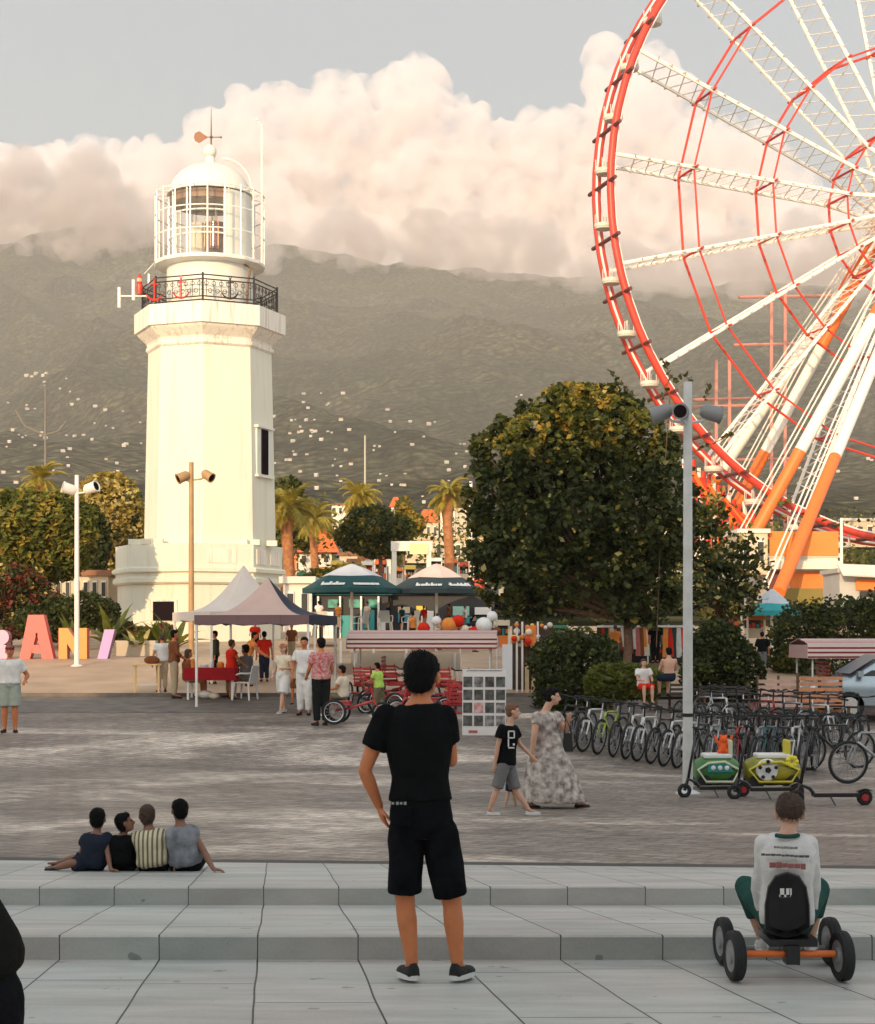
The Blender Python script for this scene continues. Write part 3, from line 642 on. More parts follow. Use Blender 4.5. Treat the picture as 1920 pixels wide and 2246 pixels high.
def sunlit_top():  # low sun on the top of the crown is put into leaf colour
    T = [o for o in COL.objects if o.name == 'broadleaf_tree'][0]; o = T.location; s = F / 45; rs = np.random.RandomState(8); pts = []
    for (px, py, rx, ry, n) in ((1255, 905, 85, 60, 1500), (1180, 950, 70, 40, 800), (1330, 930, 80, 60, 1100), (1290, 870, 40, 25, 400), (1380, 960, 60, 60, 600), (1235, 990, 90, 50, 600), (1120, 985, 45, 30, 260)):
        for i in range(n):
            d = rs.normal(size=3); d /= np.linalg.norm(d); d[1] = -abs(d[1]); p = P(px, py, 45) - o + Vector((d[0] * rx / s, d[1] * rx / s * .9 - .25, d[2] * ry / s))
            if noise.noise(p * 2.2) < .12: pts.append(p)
    me = leaves(pts, .125, [L_sunlit, L_olive, L_mid], [.14, .28, .58], 11); c = bpy.data.objects.new('sunlit_foliage', me); COL.objects.link(c); c.parent = T
sunlit_top()
# whips of new growth poking out of it
def whips():
    T = thing('shrub', 'thin leafy shoots rising above the dark tree behind the lamp', 'shrub', P(1490, 1420, 44.2))
    o = T.location; mb = MB(); pts = []
    for pl in ([(1450, 880), (1470, 830), (1462, 800), (1450, 785)], [(1395, 870), (1372, 850), (1350, 825), (1335, 812)], [(1478, 840), (1500, 820), (1520, 838)], [(1545, 880), (1555, 855), (1552, 840)], [(1500, 1000), (1560, 975), (1600, 955), (1605, 950)],
               [(1075, 985), (1060, 965), (1045, 958)], [(1050, 1030), (1035, 1010)], [(1440, 1420), (1450, 1150), (1470, 860)]):
        ws = [P(x, y, 44.2) - o for x, y in pl]; mb.tube(ws, .012, 4)
        for a, b in zip(ws, ws[1:]):
            for i in range(5 if pl[0][1] < 1400 else 0): pts.append(a.lerp(b, i / 5 + .1) + Vector((random.Random(i).uniform(-.05, .05), 0, .02)))
    me = leaves(pts, .12, [L_dark], [1], 5); c = bpy.data.objects.new('foliage', me); COL.objects.link(c); c.parent = T; mb.obj('stem', M_bark, T)
whips()
tree('sparse_tree', 'sparse leafy tree right of the tall grey lamp post', 'tree', 52, (1585, 1440), [(1560, 1130, 60, 60), (1600, 1230, 80, 70), (1550, 1290, 90, 70), (1640, 1290, 50, 50), (1530, 1180, 50, 110), (1600, 1330, 70, 35)], 3600, .14,
     [L_dark, L_mid, L_lite], [.5, .25, .25], 9, .09, trunk_top=1370, fill=.1, hole=.0, hs=2.6, rag=.4)
# dark rounded bushes
def bush(label, D, lobes, n, size, mats, w, seed, name='bush', hole=.3, fill=.6, long=1.4): 
    px = lobes[0][0]; py = max(l[1] + l[3] for l in lobes)
    return tree(name, label, 'bush', D, (px, py), lobes, n, size, mats, w, seed, .03, trunk_top=lobes[0][1], fill=fill, hole=hole, long=long)
bush('round dark bush under the large tree', 38.5, [(1262, 1470, 98, 95), (1215, 1450, 55, 55), (1310, 1450, 55, 60), (1255, 1530, 90, 60)], 9000, .085, [L_dark, L_mid], [.75, .25], 21)
bush('dark dense bush right of the tall grey lamp post', 40, [(1580, 1450, 75, 90), (1540, 1470, 50, 80), (1625, 1480, 50, 70), (1580, 1390, 45, 30)], 8000, .085, [L_dark, L_mid], [.8, .2], 22)
bush('wide dark hedge behind the striped awning', 47, [(1770, 1390, 70, 75), (1860, 1375, 90, 70), (1950, 1370, 80, 80), (1720, 1420, 50, 60), (1840, 1450, 160, 60)], 14000, .09, [L_dark, L_mid, L_olive], [.68, .26, .06], 23)
bush('low grassy green hedge beside the tree trunk', 36, [(1330, 1500, 45, 42), (1375, 1495, 45, 40), (1420, 1500, 40, 36)], 8000, .06, [L_hedge, L_mid], [.6, .4], 24, hole=.5, long=3.4)
bush('round shrub in front of the kiosks', 74, [(715, 1278, 50, 32), (765, 1265, 45, 30)], 3200, .16, [L_mid, L_olive], [.5, .5], 25)
bush('dark hedge between the round tree and the banana plants', 58.5, [(130, 1345, 50, 38), (190, 1340, 46, 42), (235, 1350, 30, 40), (80, 1360, 50, 34)], 7000, .11, [L_dark, L_mid], [.8, .2], 26)
# trees on the left and beyond
tree('round_tree', 'round feathery green tree behind the big coloured letters', 'tree', 62, (95, 1440), [(60, 1160, 95, 85), (140, 1160, 75, 80), (10, 1190, 80, 75), (80, 1230, 110, 50)], 21000, .125, [L_mid, L_hedge, L_olive, L_palm], [.3, .35, .25, .1], 31, .13, trunk_top=1270, fill=.55, hole=.2, long=2.6)
tree('tall_tree', 'tall golden-leaved tree just left of the lighthouse', 'tree', 84, (240, 1380), [(260, 1130, 62, 85), (205, 1110, 45, 60), (290, 1180, 40, 80), (235, 1220, 50, 60), (240, 1070, 50, 35)], 11000, .18, [L_olive, L_lite, L_dark], [.5, .3, .2], 32, .16, trunk_top=1290, fill=.5, hole=.14)
tree('dark_conifer', 'dark narrow evergreen behind the thin white lamp post', 'tree', 80, (205, 1390), [(208, 1190, 34, 70), (205, 1260, 28, 60)], 3200, .2, [L_dark], [1], 33, .12, trunk_top=1300, hole=.3)
tree('rusty_tree', 'reddish-leaved shrub tree at the left edge beyond the letters', 'tree', 60, (20, 1440), [(25, 1290, 85, 55), (75, 1330, 70, 50), (0, 1360, 70, 50), (110, 1380, 55, 30)], 9000, .12, [L_rust, L_dark, L_lite, L_olive], [.48, .28, .10, .14], 34, .1, trunk_top=1380, fill=.45, hole=.12)
tree('dark_tree', 'dark-topped tree right behind the lighthouse shaft', 'tree', 98, (635, 1330), [(632, 1105, 42, 60), (610, 1170, 40, 70), (665, 1150, 36, 60)], 6500, .2, [L_dark, L_mid, L_olive], [.4, .35, .25], 35, .18, trunk_top=1230)
tree('small_round_tree', 'small round dark green tree above the green parasols', 'tree', 86, (835, 1310), [(815, 1150, 62, 42), (865, 1165, 48, 38), (770, 1175, 40, 34), (830, 1195, 66, 30)], 8500, .15, [L_dark, L_mid, L_olive], [.45, .35, .2], 36, .13, trunk_top=1215, fill=.5, hole=.2)
tree('far_poplar', 'small brown-green tree between the two parasols, far off', 'tree', 120, (886, 1200), [(888, 1125, 22, 36), (905, 1150, 30, 24)], 1500, .25, [L_olive, L_mid], [.6, .4], 37, .12, trunk_top=1160)
# ---------------------------------------------------------------- palms
def palm(label, D, px, ytop, ybase, L, nf, seed, trunk=.22, mats=(L_palm, L_olive), up=.3):
    s = F / D; zb = gz(D) if ybase is None else (HY - ybase) / s; T = thing('palm_tree', label, 'palm tree', ((px - CX) / s, D, zb), group='palm trees beyond the plaza')
    h = (HY - ytop) / s - zb; rnd = random.Random(seed); mb = MB(); k = 8
    mb.tube([(.1 * math.sin(i * .7) * .6, 0, h * i / k) for i in range(k + 1)], [trunk * (1.25 if i == 0 else 1.0 if i < k - 1 else 1.35) for i in range(k + 1)], 9); mb.obj('trunk', M_palmbark, T, smooth=True)
    fb = MB()
    for i in range(nf):
        az = 2 * math.pi * (i * .618); el = rnd.uniform(-.5, 1.25) + up * .2; l = L * rnd.uniform(.75, 1.1); d = Vector((math.cos(az), math.sin(az), 0)); p = Vector((0, 0, h)); dr = Vector((d.x * math.cos(el), d.y * math.cos(el), math.sin(el))); spine = [p.copy()]
        for q in range(9):
            p = p + dr * (l / 9); dr = (dr + Vector((0, 0, -.16 - .02 * q))).normalized(); spine.append(p.copy())
        fb.tube(spine, [.03 * L / 2] * 9 + [.008], 4)
        for q in range(2, 20):
            f_ = q / 20 * 9; a = spine[int(f_)].lerp(spine[min(9, int(f_) + 1)], f_ % 1); tn = (spine[min(9, int(f_) + 1)] - spine[int(f_)]).normalized(); sd_ = tn.cross(Vector((0, 0, 1))).normalized()
            ll = l * .30 * math.sin(math.pi * min(.95, q / 20 + .12)) + .05
            for g in (-1, 1):
                tip = a + (sd_ * g * .75 + tn * .55 + Vector((0, 0, -.35))) * ll; wv = tn * (.05 * l)
                fb.add([a - wv * .5, a + wv * .5, tip], [(0, 1, 2)], rnd.random() < .4)
    fb.obj('crown', list(mats), T)
palm('palm with an upright pale crown above the round tree at the left', 90, 90, 1055, 1330, 1.7, 34, 1)
palm('tall palm with drooping green fronds beside the lighthouse', 84, 632, 1115, 1330, 2.1, 44, 2, .3)
palm('shorter bushy palm with wide fronds beside the drooping one', 92, 690, 1140, 1330, 2.0, 40, 3)
palm('golden palm rising over the small round tree', 100, 790, 1090, 1300, 1.75, 44, 4)
palm('golden palm with a bright orange trunk left of the large dark tree', 88, 984, 1088, 1300, 1.55, 44, 5, .26)
# ---------------------------------------------------------------- people
M_skin = mat('skin_tan', (.50, .165, .06), .55, var=.10, vs=14, sss=.12); M_skinl = mat('skin_fair', (.55, .31, .21), .55, var=.08, vs=14, sss=.12); M_skind = mat('skin_dark', (.22, .10, .06), .55, var=.1, vs=14, sss=.1)
M_eye = mat('eye_dark', (.02, .015, .01), .2); M_lip = mat('lip', (.30, .10, .08), .5)
def cloth(name, c, var=.1, c2=None, vs=9, **k): return mat(name, c, .9, var=var, c2=c2, vs=vs, bump=.5, bs=22, spec=.06, **k)
C_black = cloth('black_cotton', (.006, .0065, .007)); C_blackd = cloth('black_denim', (.0055, .006, .008), var=.4); C_white = cloth('white_cotton', (.66, .64, .61)); C_navy = cloth('navy_cloth', (.02, .025, .04))
C_grey = cloth('grey_cloth', (.16, .155, .16)); C_khaki = cloth('khaki_cloth', (.42, .33, .22)); C_red = cloth('red_cloth', (.62, .03, .015)); C_teal = cloth('dark_teal_cloth', (.025, .07, .06)); C_lime = cloth('lime_cloth', (.42, .62, .12)); C_brown = cloth('brown_cloth', (.20, .07, .03)); C_orange = cloth('orange_cloth', (.70, .25, .06))
C_plaid = cloth('plaid_shirt', (.42, .04, .04), c2=(.62, .40, .38), vs=22); C_camo = cloth('camouflage', (.10, .09, .05), c2=(.22, .19, .12), vs=16); C_floral = cloth('floral_dress', (.17, .12, .11), c2=(.62, .56, .50), vs=13, det=3.0); C_sage = cloth('sage_shorts', (.33, .36, .31)); C_cream = cloth('cream_cloth', (.70, .60, .46))
C_greyvest = cloth('grey_print_vest', (.12, .13, .15), c2=(.28, .29, .31), vs=12)
M_hair = mat('black_hair', (.005, .004, .004), .75, bump=1.2, bs=60, var=.3, vs=30, spec=.15); M_hairb = mat('brown_hair', (.06, .028, .014), .6, bump=1.2, bs=60, var=.3, vs=30); M_hairl = mat('light_brown_hair', (.16, .075, .035), .6, bump=1.2, bs=60, var=.3, vs=30)
M_sole = mat('white_sole', (.62, .62, .60), .6); M_shoe = mat('black_canvas', (.012, .012, .013), .85, bump=.4, bs=60); M_wshoe = mat('white_shoe', (.55, .53, .50), .7); M_sandal = mat('sandal', (.03, .02, .02), .7)
def stripes(name, a, b, freq, axis=0, duty=.3):
    m = mat(name, a, .9, bump=.4, bs=25, spec=.15); t = m.node_tree; bs = t.nodes['Principled BSDF']; tc = _n(t, 'ShaderNodeTexCoord'); sp = _n(t, 'ShaderNodeSeparateXYZ'); t.links.new(tc.outputs['Object'], sp.inputs[0])
    f = math_(t, 'FRACT', math_(t, 'MULTIPLY', sp.outputs[axis], freq)); g = math_(t, 'LESS_THAN', f, duty); mx = _n(t, 'ShaderNodeMix', data_type='RGBA'); mx.inputs['A'].default_value = (*a, 1); mx.inputs['B'].default_value = (*b, 1)
    t.links.new(g, mx.inputs['Factor']); t.links.new(mx.outputs['Result'], bs.inputs['Base Color']); return m
C_stripe = stripes('striped_shirt', (.58, .52, .36), (.17, .14, .09), 27, 0, .42)
def solid(mb, name, mats, parent, vox, disp=0.0, ds=9.0, smooth_it=2, paint=None, fold=(1, 1, .55)):
    o = mb.obj(name, mats if isinstance(mats, (list, tuple)) else [mats], parent)
    o.data.polygons.foreach_set('material_index', [0] * len(o.data.polygons))
    rm = o.modifiers.new('r', 'REMESH'); rm.mode = 'VOXEL'; rm.voxel_size = vox; rm.use_smooth_shade = True
    sm = o.modifiers.new('s', 'SMOOTH'); sm.iterations = smooth_it; sm.factor = .5
    me = bpy.data.meshes.new_from_object(o.evaluated_get(bpy.context.evaluated_depsgraph_get())); o.modifiers.clear(); old = o.data; o.data = me; bpy.data.meshes.remove(old); me.name = name
    if disp:
        n = len(me.vertices); co = np.empty(n * 3, 'f'); me.vertices.foreach_get('co', co); co = co.reshape(-1, 3); no = np.empty(n * 3, 'f'); me.vertex_normals.foreach_get('vector', no); no = no.reshape(-1, 3)
        for i in range(n):
            v = co[i]; q = Vector((v[0] * ds * fold[0], v[1] * ds * fold[1], v[2] * ds * fold[2]))
            d = (1 - 2 * abs(noise.noise(q))) * .6 + noise.noise(q * 2.3 + Vector((4, 4, 4))) * .4; co[i] += no[i] * (d * disp)
        me.vertices.foreach_set('co', co.ravel())
    me.materials.clear()
    for m in (mats if isinstance(mats, (list, tuple)) else [mats]): me.materials.append(m)
    if paint:
        mi = np.zeros(len(me.polygons), 'i')
        for i, p in enumerate(me.polygons):
            for c, r, k in paint:
                if (p.center - c).length < r: mi[i] = k
        me.polygons.foreach_set('material_index', mi)
    me.shade_smooth(); me.update(); return o
def cap(mb, a, b, ra, rb, n=12, mid=None):
    a, b = Vector(a), Vector(b); pts, rr = [a], [ra]
    if mid: pts.append(a.lerp(b, mid[0])); rr.append(mid[1])
    pts.append(b); rr.append(rb); mb.tube(pts, rr, n); mb.ball(a, ra * .99, 10, 7); mb.ball(b, rb * .99, 10, 7)
def trunk_rings(mb, J, rows, n=18, grow=0.0):
    """rows: (t along pelvis->neck, half width, half depth)"""
    pel, nk = J['pelvis'], J['neck']; mid = J.get('waist')
    shv = (J['shR'] - J['shL']); hpv = (J['hipR'] - J['hipL']); rs = []
    for t, w, d in rows:
        if mid is not None:
            a = (1 - t) ** 2; b = 2 * t * (1 - t); c = t * t; p = pel * a + mid * b + nk * c
        else: p = pel.lerp(nk, t)
        ax = (hpv.normalized().lerp(shv.normalized(), max(0, min(1, t)))).normalized(); upv = (nk - pel).normalized(); ax = (ax - upv * ax.dot(upv)).normalized(); fw = upv.cross(ax).normalized()
        rs.append([p + ax * (math.cos(2 * math.pi * i / n) * (w + grow)) + fw * (math.sin(2 * math.pi * i / n) * (d + grow)) for i in range(n)])
    mb.rings(rs)
BODY = [(-.14, .11, .09), (-.05, .150, .112), (.06, .160, .118), (.22, .148, .104), (.42, .134, .095), (.62, .152, .106), (.80, .170, .108), (.92, .150, .090), (1.0, .085, .070), (1.05, .055, .055)]
def hand(mb, w, dirv, side, k, palmn, curl=.5):
    d = Vector(dirv).normalized(); pn = Vector(palmn); pn = (pn - d * pn.dot(d)).normalized(); sv = d.cross(pn).normalized() * side
    c = w + d * .045 * k; M = Matrix((sv, d, pn)).transposed()
    mb.ball(c, k, 10, 8, sc=(.041, .052, .017), M=M)
    for i, l in enumerate((.066, .076, .071, .055)):
        o = w + d * .078 * k + sv * (.027 - .018 * i) * k; p = [o]; dd = d.copy()
        for q in range(3): dd = (dd + pn * curl * .45).normalized(); p.append(p[-1] + dd * l * k * (.44, .32, .26)[q])
        mb.tube(p, [.0105 * k, .0098 * k, .009 * k, .0078 * k], 7); mb.ball(p[-1], .0078 * k, 6, 5)
    o = w + d * .025 * k + sv * .034 * k; t1 = o + (d * .5 + sv * .8 + pn * .25).normalized() * .036 * k; t2 = t1 + (d * .9 + sv * .25 + pn * .3).normalized() * .034 * k
    mb.tube([o, t1, t2], [.014 * k, .0115 * k, .009 * k], 7); mb.ball(t2, .009 * k, 6, 5)
def tufts(T, h, up):
    o = [c for c in T.children if c.name.startswith('hair')][0]; me = o.data; rnd = random.Random(len(me.vertices)); mb = MB(); n = len(me.vertices)
    for i in range(1500):
        v = me.vertices[rnd.randrange(n)]; nn = v.normal; g = (-up * .9 + nn * rnd.uniform(.0, .45) + Vector((rnd.uniform(-.5, .5), rnd.uniform(-.5, .5), rnd.uniform(-.2, .2)))).normalized()
        if v.co.dot(up) < 0: continue
        w = g.cross(nn); w = w.normalized() * .0026 * h if w.length > .01 else Vector((.003, 0, 0)); p = v.co - g * .008 * h; mb.add([p - w, p + w, p + g * rnd.uniform(.018, .034) * h + nn * .003], [(0, 1, 2)])
    bm = bmesh.new(); bm.from_mesh(me); vs = [bm.verts.new(v) for v in mb.v]
    for f in mb.f: bm.faces.new([vs[i] for i in f])
    bm.to_mesh(me); bm.free()
def figure(label, O, J, k=1.0, skin=None, group=None, hair=None, hairk='short', face=(0, 1, 0), headup=(0, 0, 1), top=None, bottom=None, dress=None, shoes=None, vox=.012, palms=None, name='person', cat='person', body=1.0, headr=1.0, hat=None, curl=.5):
    """J holds joint positions in metres from the root; k scales the thickness to the person's size."""
    skin = skin or M_skin; T = thing(name, label, cat, O, group=group)
    J = {a: Vector(b) for a, b in J.items()}; q = k * body
    rows = [(t, w * q, d * q) for t, w, d in BODY]; b = MB(); trunk_rings(b, J, rows)
    cap(b, J['neck'] - (J['head'] - J['neck']) * .25, J['head'].lerp(J['neck'], .25), .056 * k, .052 * k)
    for s in 'LR':
        sh, el, wr, hp, kn, an, toe = (J[a + s] for a in ('sh', 'el', 'wr', 'hip', 'kn', 'an', 'toe'))
        cap(b, sh, el, .053 * q, .038 * q, mid=(.45, .049 * q)); cap(b, el, wr, .038 * q, .026 * q, mid=(.3, .040 * q))
        cap(b, hp, kn, .086 * q, .056 * q, mid=(.4, .078 * q)); cap(b, kn, an, .054 * q, .036 * q, mid=(.32, .058 * q))
        fd = (toe - an); cap(b, an + Vector((0, 0, -.005 * k)), toe + Vector((0, 0, .012 * k)), .030 * k, .020 * k)
        hd = (wr - el).normalized(); pn = Vector((palms or {}).get(s, (0, 1, 0))); hdir = Vector((palms or {}).get('d' + s, hd)); hand(b, wr, hdir, 1 if s == 'L' else -1, k, pn, curl)
    # head
    up = Vector(headup).normalized(); f = Vector(face); f = (f - up * f.dot(up)).normalized(); sd = f.cross(up).normalized(); M = Matrix((sd, f, up)).transposed(); H = J['head']; h = k * headr
    at = lambda a, bb, c: H + (sd * a + f * bb + up * c) * h
    b.ball(at(0, -.012, .028), h, 16, 12, sc=(.077, .094, .090), M=M); b.ball(at(0, .018, -.035), h, 14, 10, sc=(.062, .072, .082), M=M); b.ball(at(0, .052, -.088), h, 8, 6, sc=(.030, .028, .026), M=M)
    b.tube([at(0, .085, .012), at(0, .102, -.02), at(0, .112, -.038)], [.008 * h, .012 * h, .014 * h], 8); b.ball(at(0, .104, -.040), .014 * h, 8, 6)
    for e in (-1, 1): b.ball(at(.083 * e, .002, -.008), h, 8, 8, sc=(.015, .022, .034), M=M); b.ball(at(.032 * e, .078, .020), h, 8, 6, sc=(.022, .014, .008), M=M)
    paint = [(at(.030, .086, .003), .013 * h, 1), (at(-.030, .086, .003), .013 * h, 1), (at(0, .088, -.066), .016 * h, 2), (at(.014, .085, -.066), .010 * h, 2), (at(-.014, .085, -.066), .010 * h, 2)]
    body_o = solid(b, 'body', [skin, M_eye, M_lip], T, vox, paint=paint)
    if hair:
        m = MB(); m.ball(at(0, -.026, .042), h, 16, 12, sc=(.088, .092, .088), M=M); m.ball(at(0, -.045, -.005 if hairk != 'crop' else .025), h, 14, 10, sc=(.080, .066, .085 if hairk != 'crop' else .062), M=M)
        m.ball(at(0, .03, .080), h, 12, 8, sc=(.068, .056, .040), M=M)
        if hairk != 'crop':
            for e in (-1, 1): m.ball(at(.074 * e, .010, .045), h, 8, 6, sc=(.012, .022, .030), M=M)
        if hairk == 'long': m.ball(at(0, -.065, -.05), h, 12, 8, sc=(.088, .055, .12), M=M); m.ball(at(0, -.07, -.13), h, 10, 8, sc=(.06, .04, .08), M=M)
        if hairk == 'bun': m.ball(at(0, -.115, .05), h, 10, 8, sc=(.045, .045, .045), M=M)
        solid(m, 'hair', [hair], T, max(.007, vox * .8) * max(.8, h), disp=(.0035 if vox < .012 else .006) * h, ds=34, smooth_it=1)
        if vox < .012: tufts(T, h, up)
    if hat:
        m = MB(); m.ball(at(0, -.02, .055), h, 16, 10, sc=(.096, .108, .080), M=M); m.ball(at(0, .09, .055), h, 12, 6, sc=(.07, .07, .010), M=M); solid(m, 'cap', [hat], T, vox * .8)
    if top:
        cm, sl, t0, gr = top; m = MB(); trunk_rings(m, J, [(t, w, d) for t, w, d in rows if t0 - .01 <= t <= 1.0], grow=.014 * k + gr)
        if sl > 0:
            for s in 'LR':
                sh, el, wr = J['sh' + s], J['el' + s], J['wr' + s]
                if sl <= 1: e = sh.lerp(el, sl); m.tube([sh, e], [.063 * q + gr * .5, .060 * q + gr * .8], 12); m.ball(sh, .059 * q + gr * .5, 12, 8)
                else: e = el.lerp(wr, sl - 1); m.tube([sh, el, e], [.062 * q, .050 * q, .040 * q], 12); m.ball(sh, .064 * q, 12, 8); m.ball(el, .050 * q, 10, 8)
        solid(m, 'shirt', cm, T, vox, disp=.012 * k, ds=8 / k)
    if bottom:
        cm, ln, gr = bottom; m = MB(); trunk_rings(m, J, [(t, w, d) for t, w, d in [(-.13, .12 * q, .10 * q)] + rows if t <= .23], grow=.012 * k + gr * .4)
        for s in 'LR':
            hp, kn, an = J['hip' + s], J['kn' + s], J['an' + s]
            if ln <= 1: e = hp.lerp(kn, ln); m.tube([hp, hp.lerp(e, .5), e], [.096 * q + gr * .6, .092 * q + gr * .8, .082 * q + gr], 14)
            else: e = kn.lerp(an, ln - 1); m.tube([hp, hp.lerp(kn, .5), kn, e], [.094 * q + gr * .5, .086 * q + gr * .7, .068 * q + gr, .050 * q + gr], 14); m.ball(kn, .067 * q + gr, 10, 8)
            m.ball(hp, .096 * q + gr * .5, 12, 8)
        solid(m, 'trousers' if ln > 1 else 'shorts', cm, T, vox, disp=.012 * k, ds=7 / k)
    if dress:
        cm, rowsD = dress; m = MB(); trunk_rings(m, J, [(t, w, d) for t, w, d in rows if t <= 1.0], grow=.012 * k); rs = []
        for (x, y, z, w, d) in rowsD: rs.append([Vector((x, y, z)) + Vector((math.cos(2 * math.pi * i / 24) * w, math.sin(2 * math.pi * i / 24) * d, 0)) for i in range(24)])
        m.rings(rs)
        for s in 'LR': sh, el = J['sh' + s], J['el' + s]; m.tube([sh, sh.lerp(el, .42)], [.066 * q, .064 * q], 12); m.ball(sh, .068 * q, 12, 8)
        solid(m, 'dress', cm, T, vox, disp=.016 * k, ds=7, fold=(1.3, 1.3, .22))
    if shoes:
        sm_, so, lo = shoes
        for s in 'LR':
            an, toe = J['an' + s], J['toe' + s]; d = (toe - an); d.z = 0; L = max(.12 * k, d.length); d = d.normalized() if d.length > .02 else Vector((0, 1, 0)); m = MB(); w = Vector((-d.y, d.x, 0)); zz = min(an.z, toe.z) - .045 * k
            zf = J['gnd'].z if 'gnd' in J else 0
            zf = max(zf, an.z - .085 * k)
            rs = []
            for tt, hw, ht in ((-.30, .022, .050), (-.22, .034, .085 if not lo else .04), (.0, .037, .082 if not lo else .035), (.35, .040, .058 if not lo else .03), (.75, .046, .042 if not lo else .028), (1.05, .036, .034 if not lo else .024), (1.15, .018, .026)):
                c = Vector((an.x, an.y, zf + .018 * k)) + d * (tt * L); rs.append([c + w * hw * k * math.cos(a) * 1.05 + Vector((0, 0, ht * k * max(0, math.sin(a)) * .95)) for a in [2 * math.pi * i / 12 for i in range(12)]])
            m.rings(rs)
            so_ = MB(); rs2 = []
            for z in (0, .024 * k):
                rs2.append([Vector((an.x, an.y, zf + z)) + d * (L * (.42 + .78 * math.cos(a))) + w * (.050 * k * math.sin(a)) for a in [2 * math.pi * i / 16 for i in range(16)]])
            so_.rings(rs2)
            S = solid(m, 'shoe' if not lo else 'sandal', sm_, T, vox * .8, smooth_it=1); so_.obj('sole', so, S)
    return T
def stick(h=1.75, fw=0, arms=((.06, .0, 0), (.06, 0, 0)), legs=((.0, 0), (0, 0)), lean=0, bend=0, spread=.09, sw=1.0):
    """standing joints facing +y turned by fw degrees; arms: (out, forward, elbow bend) per side; legs: (forward step, lift)"""
    k = h / 1.75; J = {}
    J['pelvis'] = (0, 0, .95); J['neck'] = (0, -.01 + lean, 1.46); J['waist'] = (0, .01 + lean * .3, 1.18); J['head'] = (0, .02 + lean * 1.15, 1.635)
    for s, sg, a, l in (('L', -1, arms[0], legs[0]), ('R', 1, arms[1], legs[1])):
        J['sh' + s] = (sg * .175 * sw, lean * .92, 1.40); J['el' + s] = (sg * (.20 + a[0]), lean * .8 + a[1] * .5 - .02, 1.12 + abs(a[1]) * .12)
        e = J['el' + s]; b = a[2]; J['wr' + s] = (e[0] + sg * (.02 - b * .10), e[1] + .05 + a[1] * .35 + b * .22, e[2] - .25 + b * .28)
        J['hip' + s] = (sg * .088, 0, .92); f, li = l; J['kn' + s] = (sg * spread, f * .55 + .02, .50 + li * .5); J['an' + s] = (sg * spread * 1.05, f - li * .1, .085 + li); J['toe' + s] = (sg * (spread * 1.05 + .03), f + .17, .035 + li * .8)
    M = Matrix.Rotation(R(fw), 3, 'Z')
    return {a: M @ (Vector(b) * k) for a, b in J.items()}, k, M @ Vector((0, 1, 0))
def stand(label, px, py, h_px, fw=0, h=None, D=None, **kw):
    O = G(px, py) if D is None else Vector(((px - CX) / F * D, D, (HY - py) / F * D)); s = F / O.y; hh = h_px / s
    pose = {a: kw.pop(a) for a in ('arms', 'legs', 'lean', 'spread', 'sw') if a in kw}
    J, k, f = stick(hh, fw, **pose); kw.setdefault('face', f); kw.setdefault('vox', .017); return figure(label, O, J, k, **kw)
def PJ(O, D, js):
    """joints given as photograph pixels plus a depth offset in metres"""
    out = {}
    for n_, (px, py, dd) in js.items(): out[n_] = P(px, py, D + dd) - O
    return out
SH = (M_shoe, M_sole, False); SHB = (M_shoe, M_shoe, False); SHW = (M_wshoe, M_sole, False); SAN = (M_sandal, M_sandal, True)
# --- the man in black
D0 = 8.93; O = Vector(((945 - CX) / F * D0, D0, gz(D0)))
J = PJ(O, D0, dict(head=(927, 1484, .03), neck=(921, 1545, 0), waist=(918, 1690, -.02), pelvis=(925, 1806, 0), shL=(846, 1570, 0), shR=(976, 1572, 0), elL=(800, 1690, -.02), elR=(990, 1668, .05), wrL=(832, 1768, .04), wrR=(950, 1655, .22),
    hipL=(892, 1822, 0), hipR=(964, 1825, 0), knL=(888, 1975, .02), knR=(992, 1982, .02), anL=(904, 2112, 0), anR=(1003, 2112, 0), toeL=(884, 2146, .13), toeR=(1030, 2146, .12)))
man = figure('man in black t-shirt and shorts with one hand on his hip, back turned', O, J, 1.03, hair=M_hair, face=(.35, .94, 0), headup=(.02, .08, 1), top=(C_black, .58, .10, .010), bottom=(C_blackd, .88, .008), shoes=SH, body=.94, vox=.0085, palms={'L': (.9, .3, 0), 'dL': (.30, .25, -1)}, headr=1.05)
def print_on(parent, pts, m, name, thick=.004):
    mb = MB()
    for a, b, w in pts: mb.tube([a, b], w, 4, flat=.3)
    return mb.obj(name, m, parent)
mb = MB(); 
for i, (a, w) in enumerate(((862, 8), (872, 6), (880, 7), (889, 7))): 
    c = P(a, 1762, D0 - .168) - O; mb.box(c, (.014, .004, .012 + .004 * (i % 2)))
mb.obj('belt_label', mat('grey_print', (.28, .28, .27), .8), man)
mb = MB(); c = P(884, 1790, D0 - .150) - O; mb.box(c, (.09, .006, .10)); mb.box(P(884, 1772, D0 - .153) - O, (.10, .006, .012)); mb.obj('back_pocket', C_blackd, man)
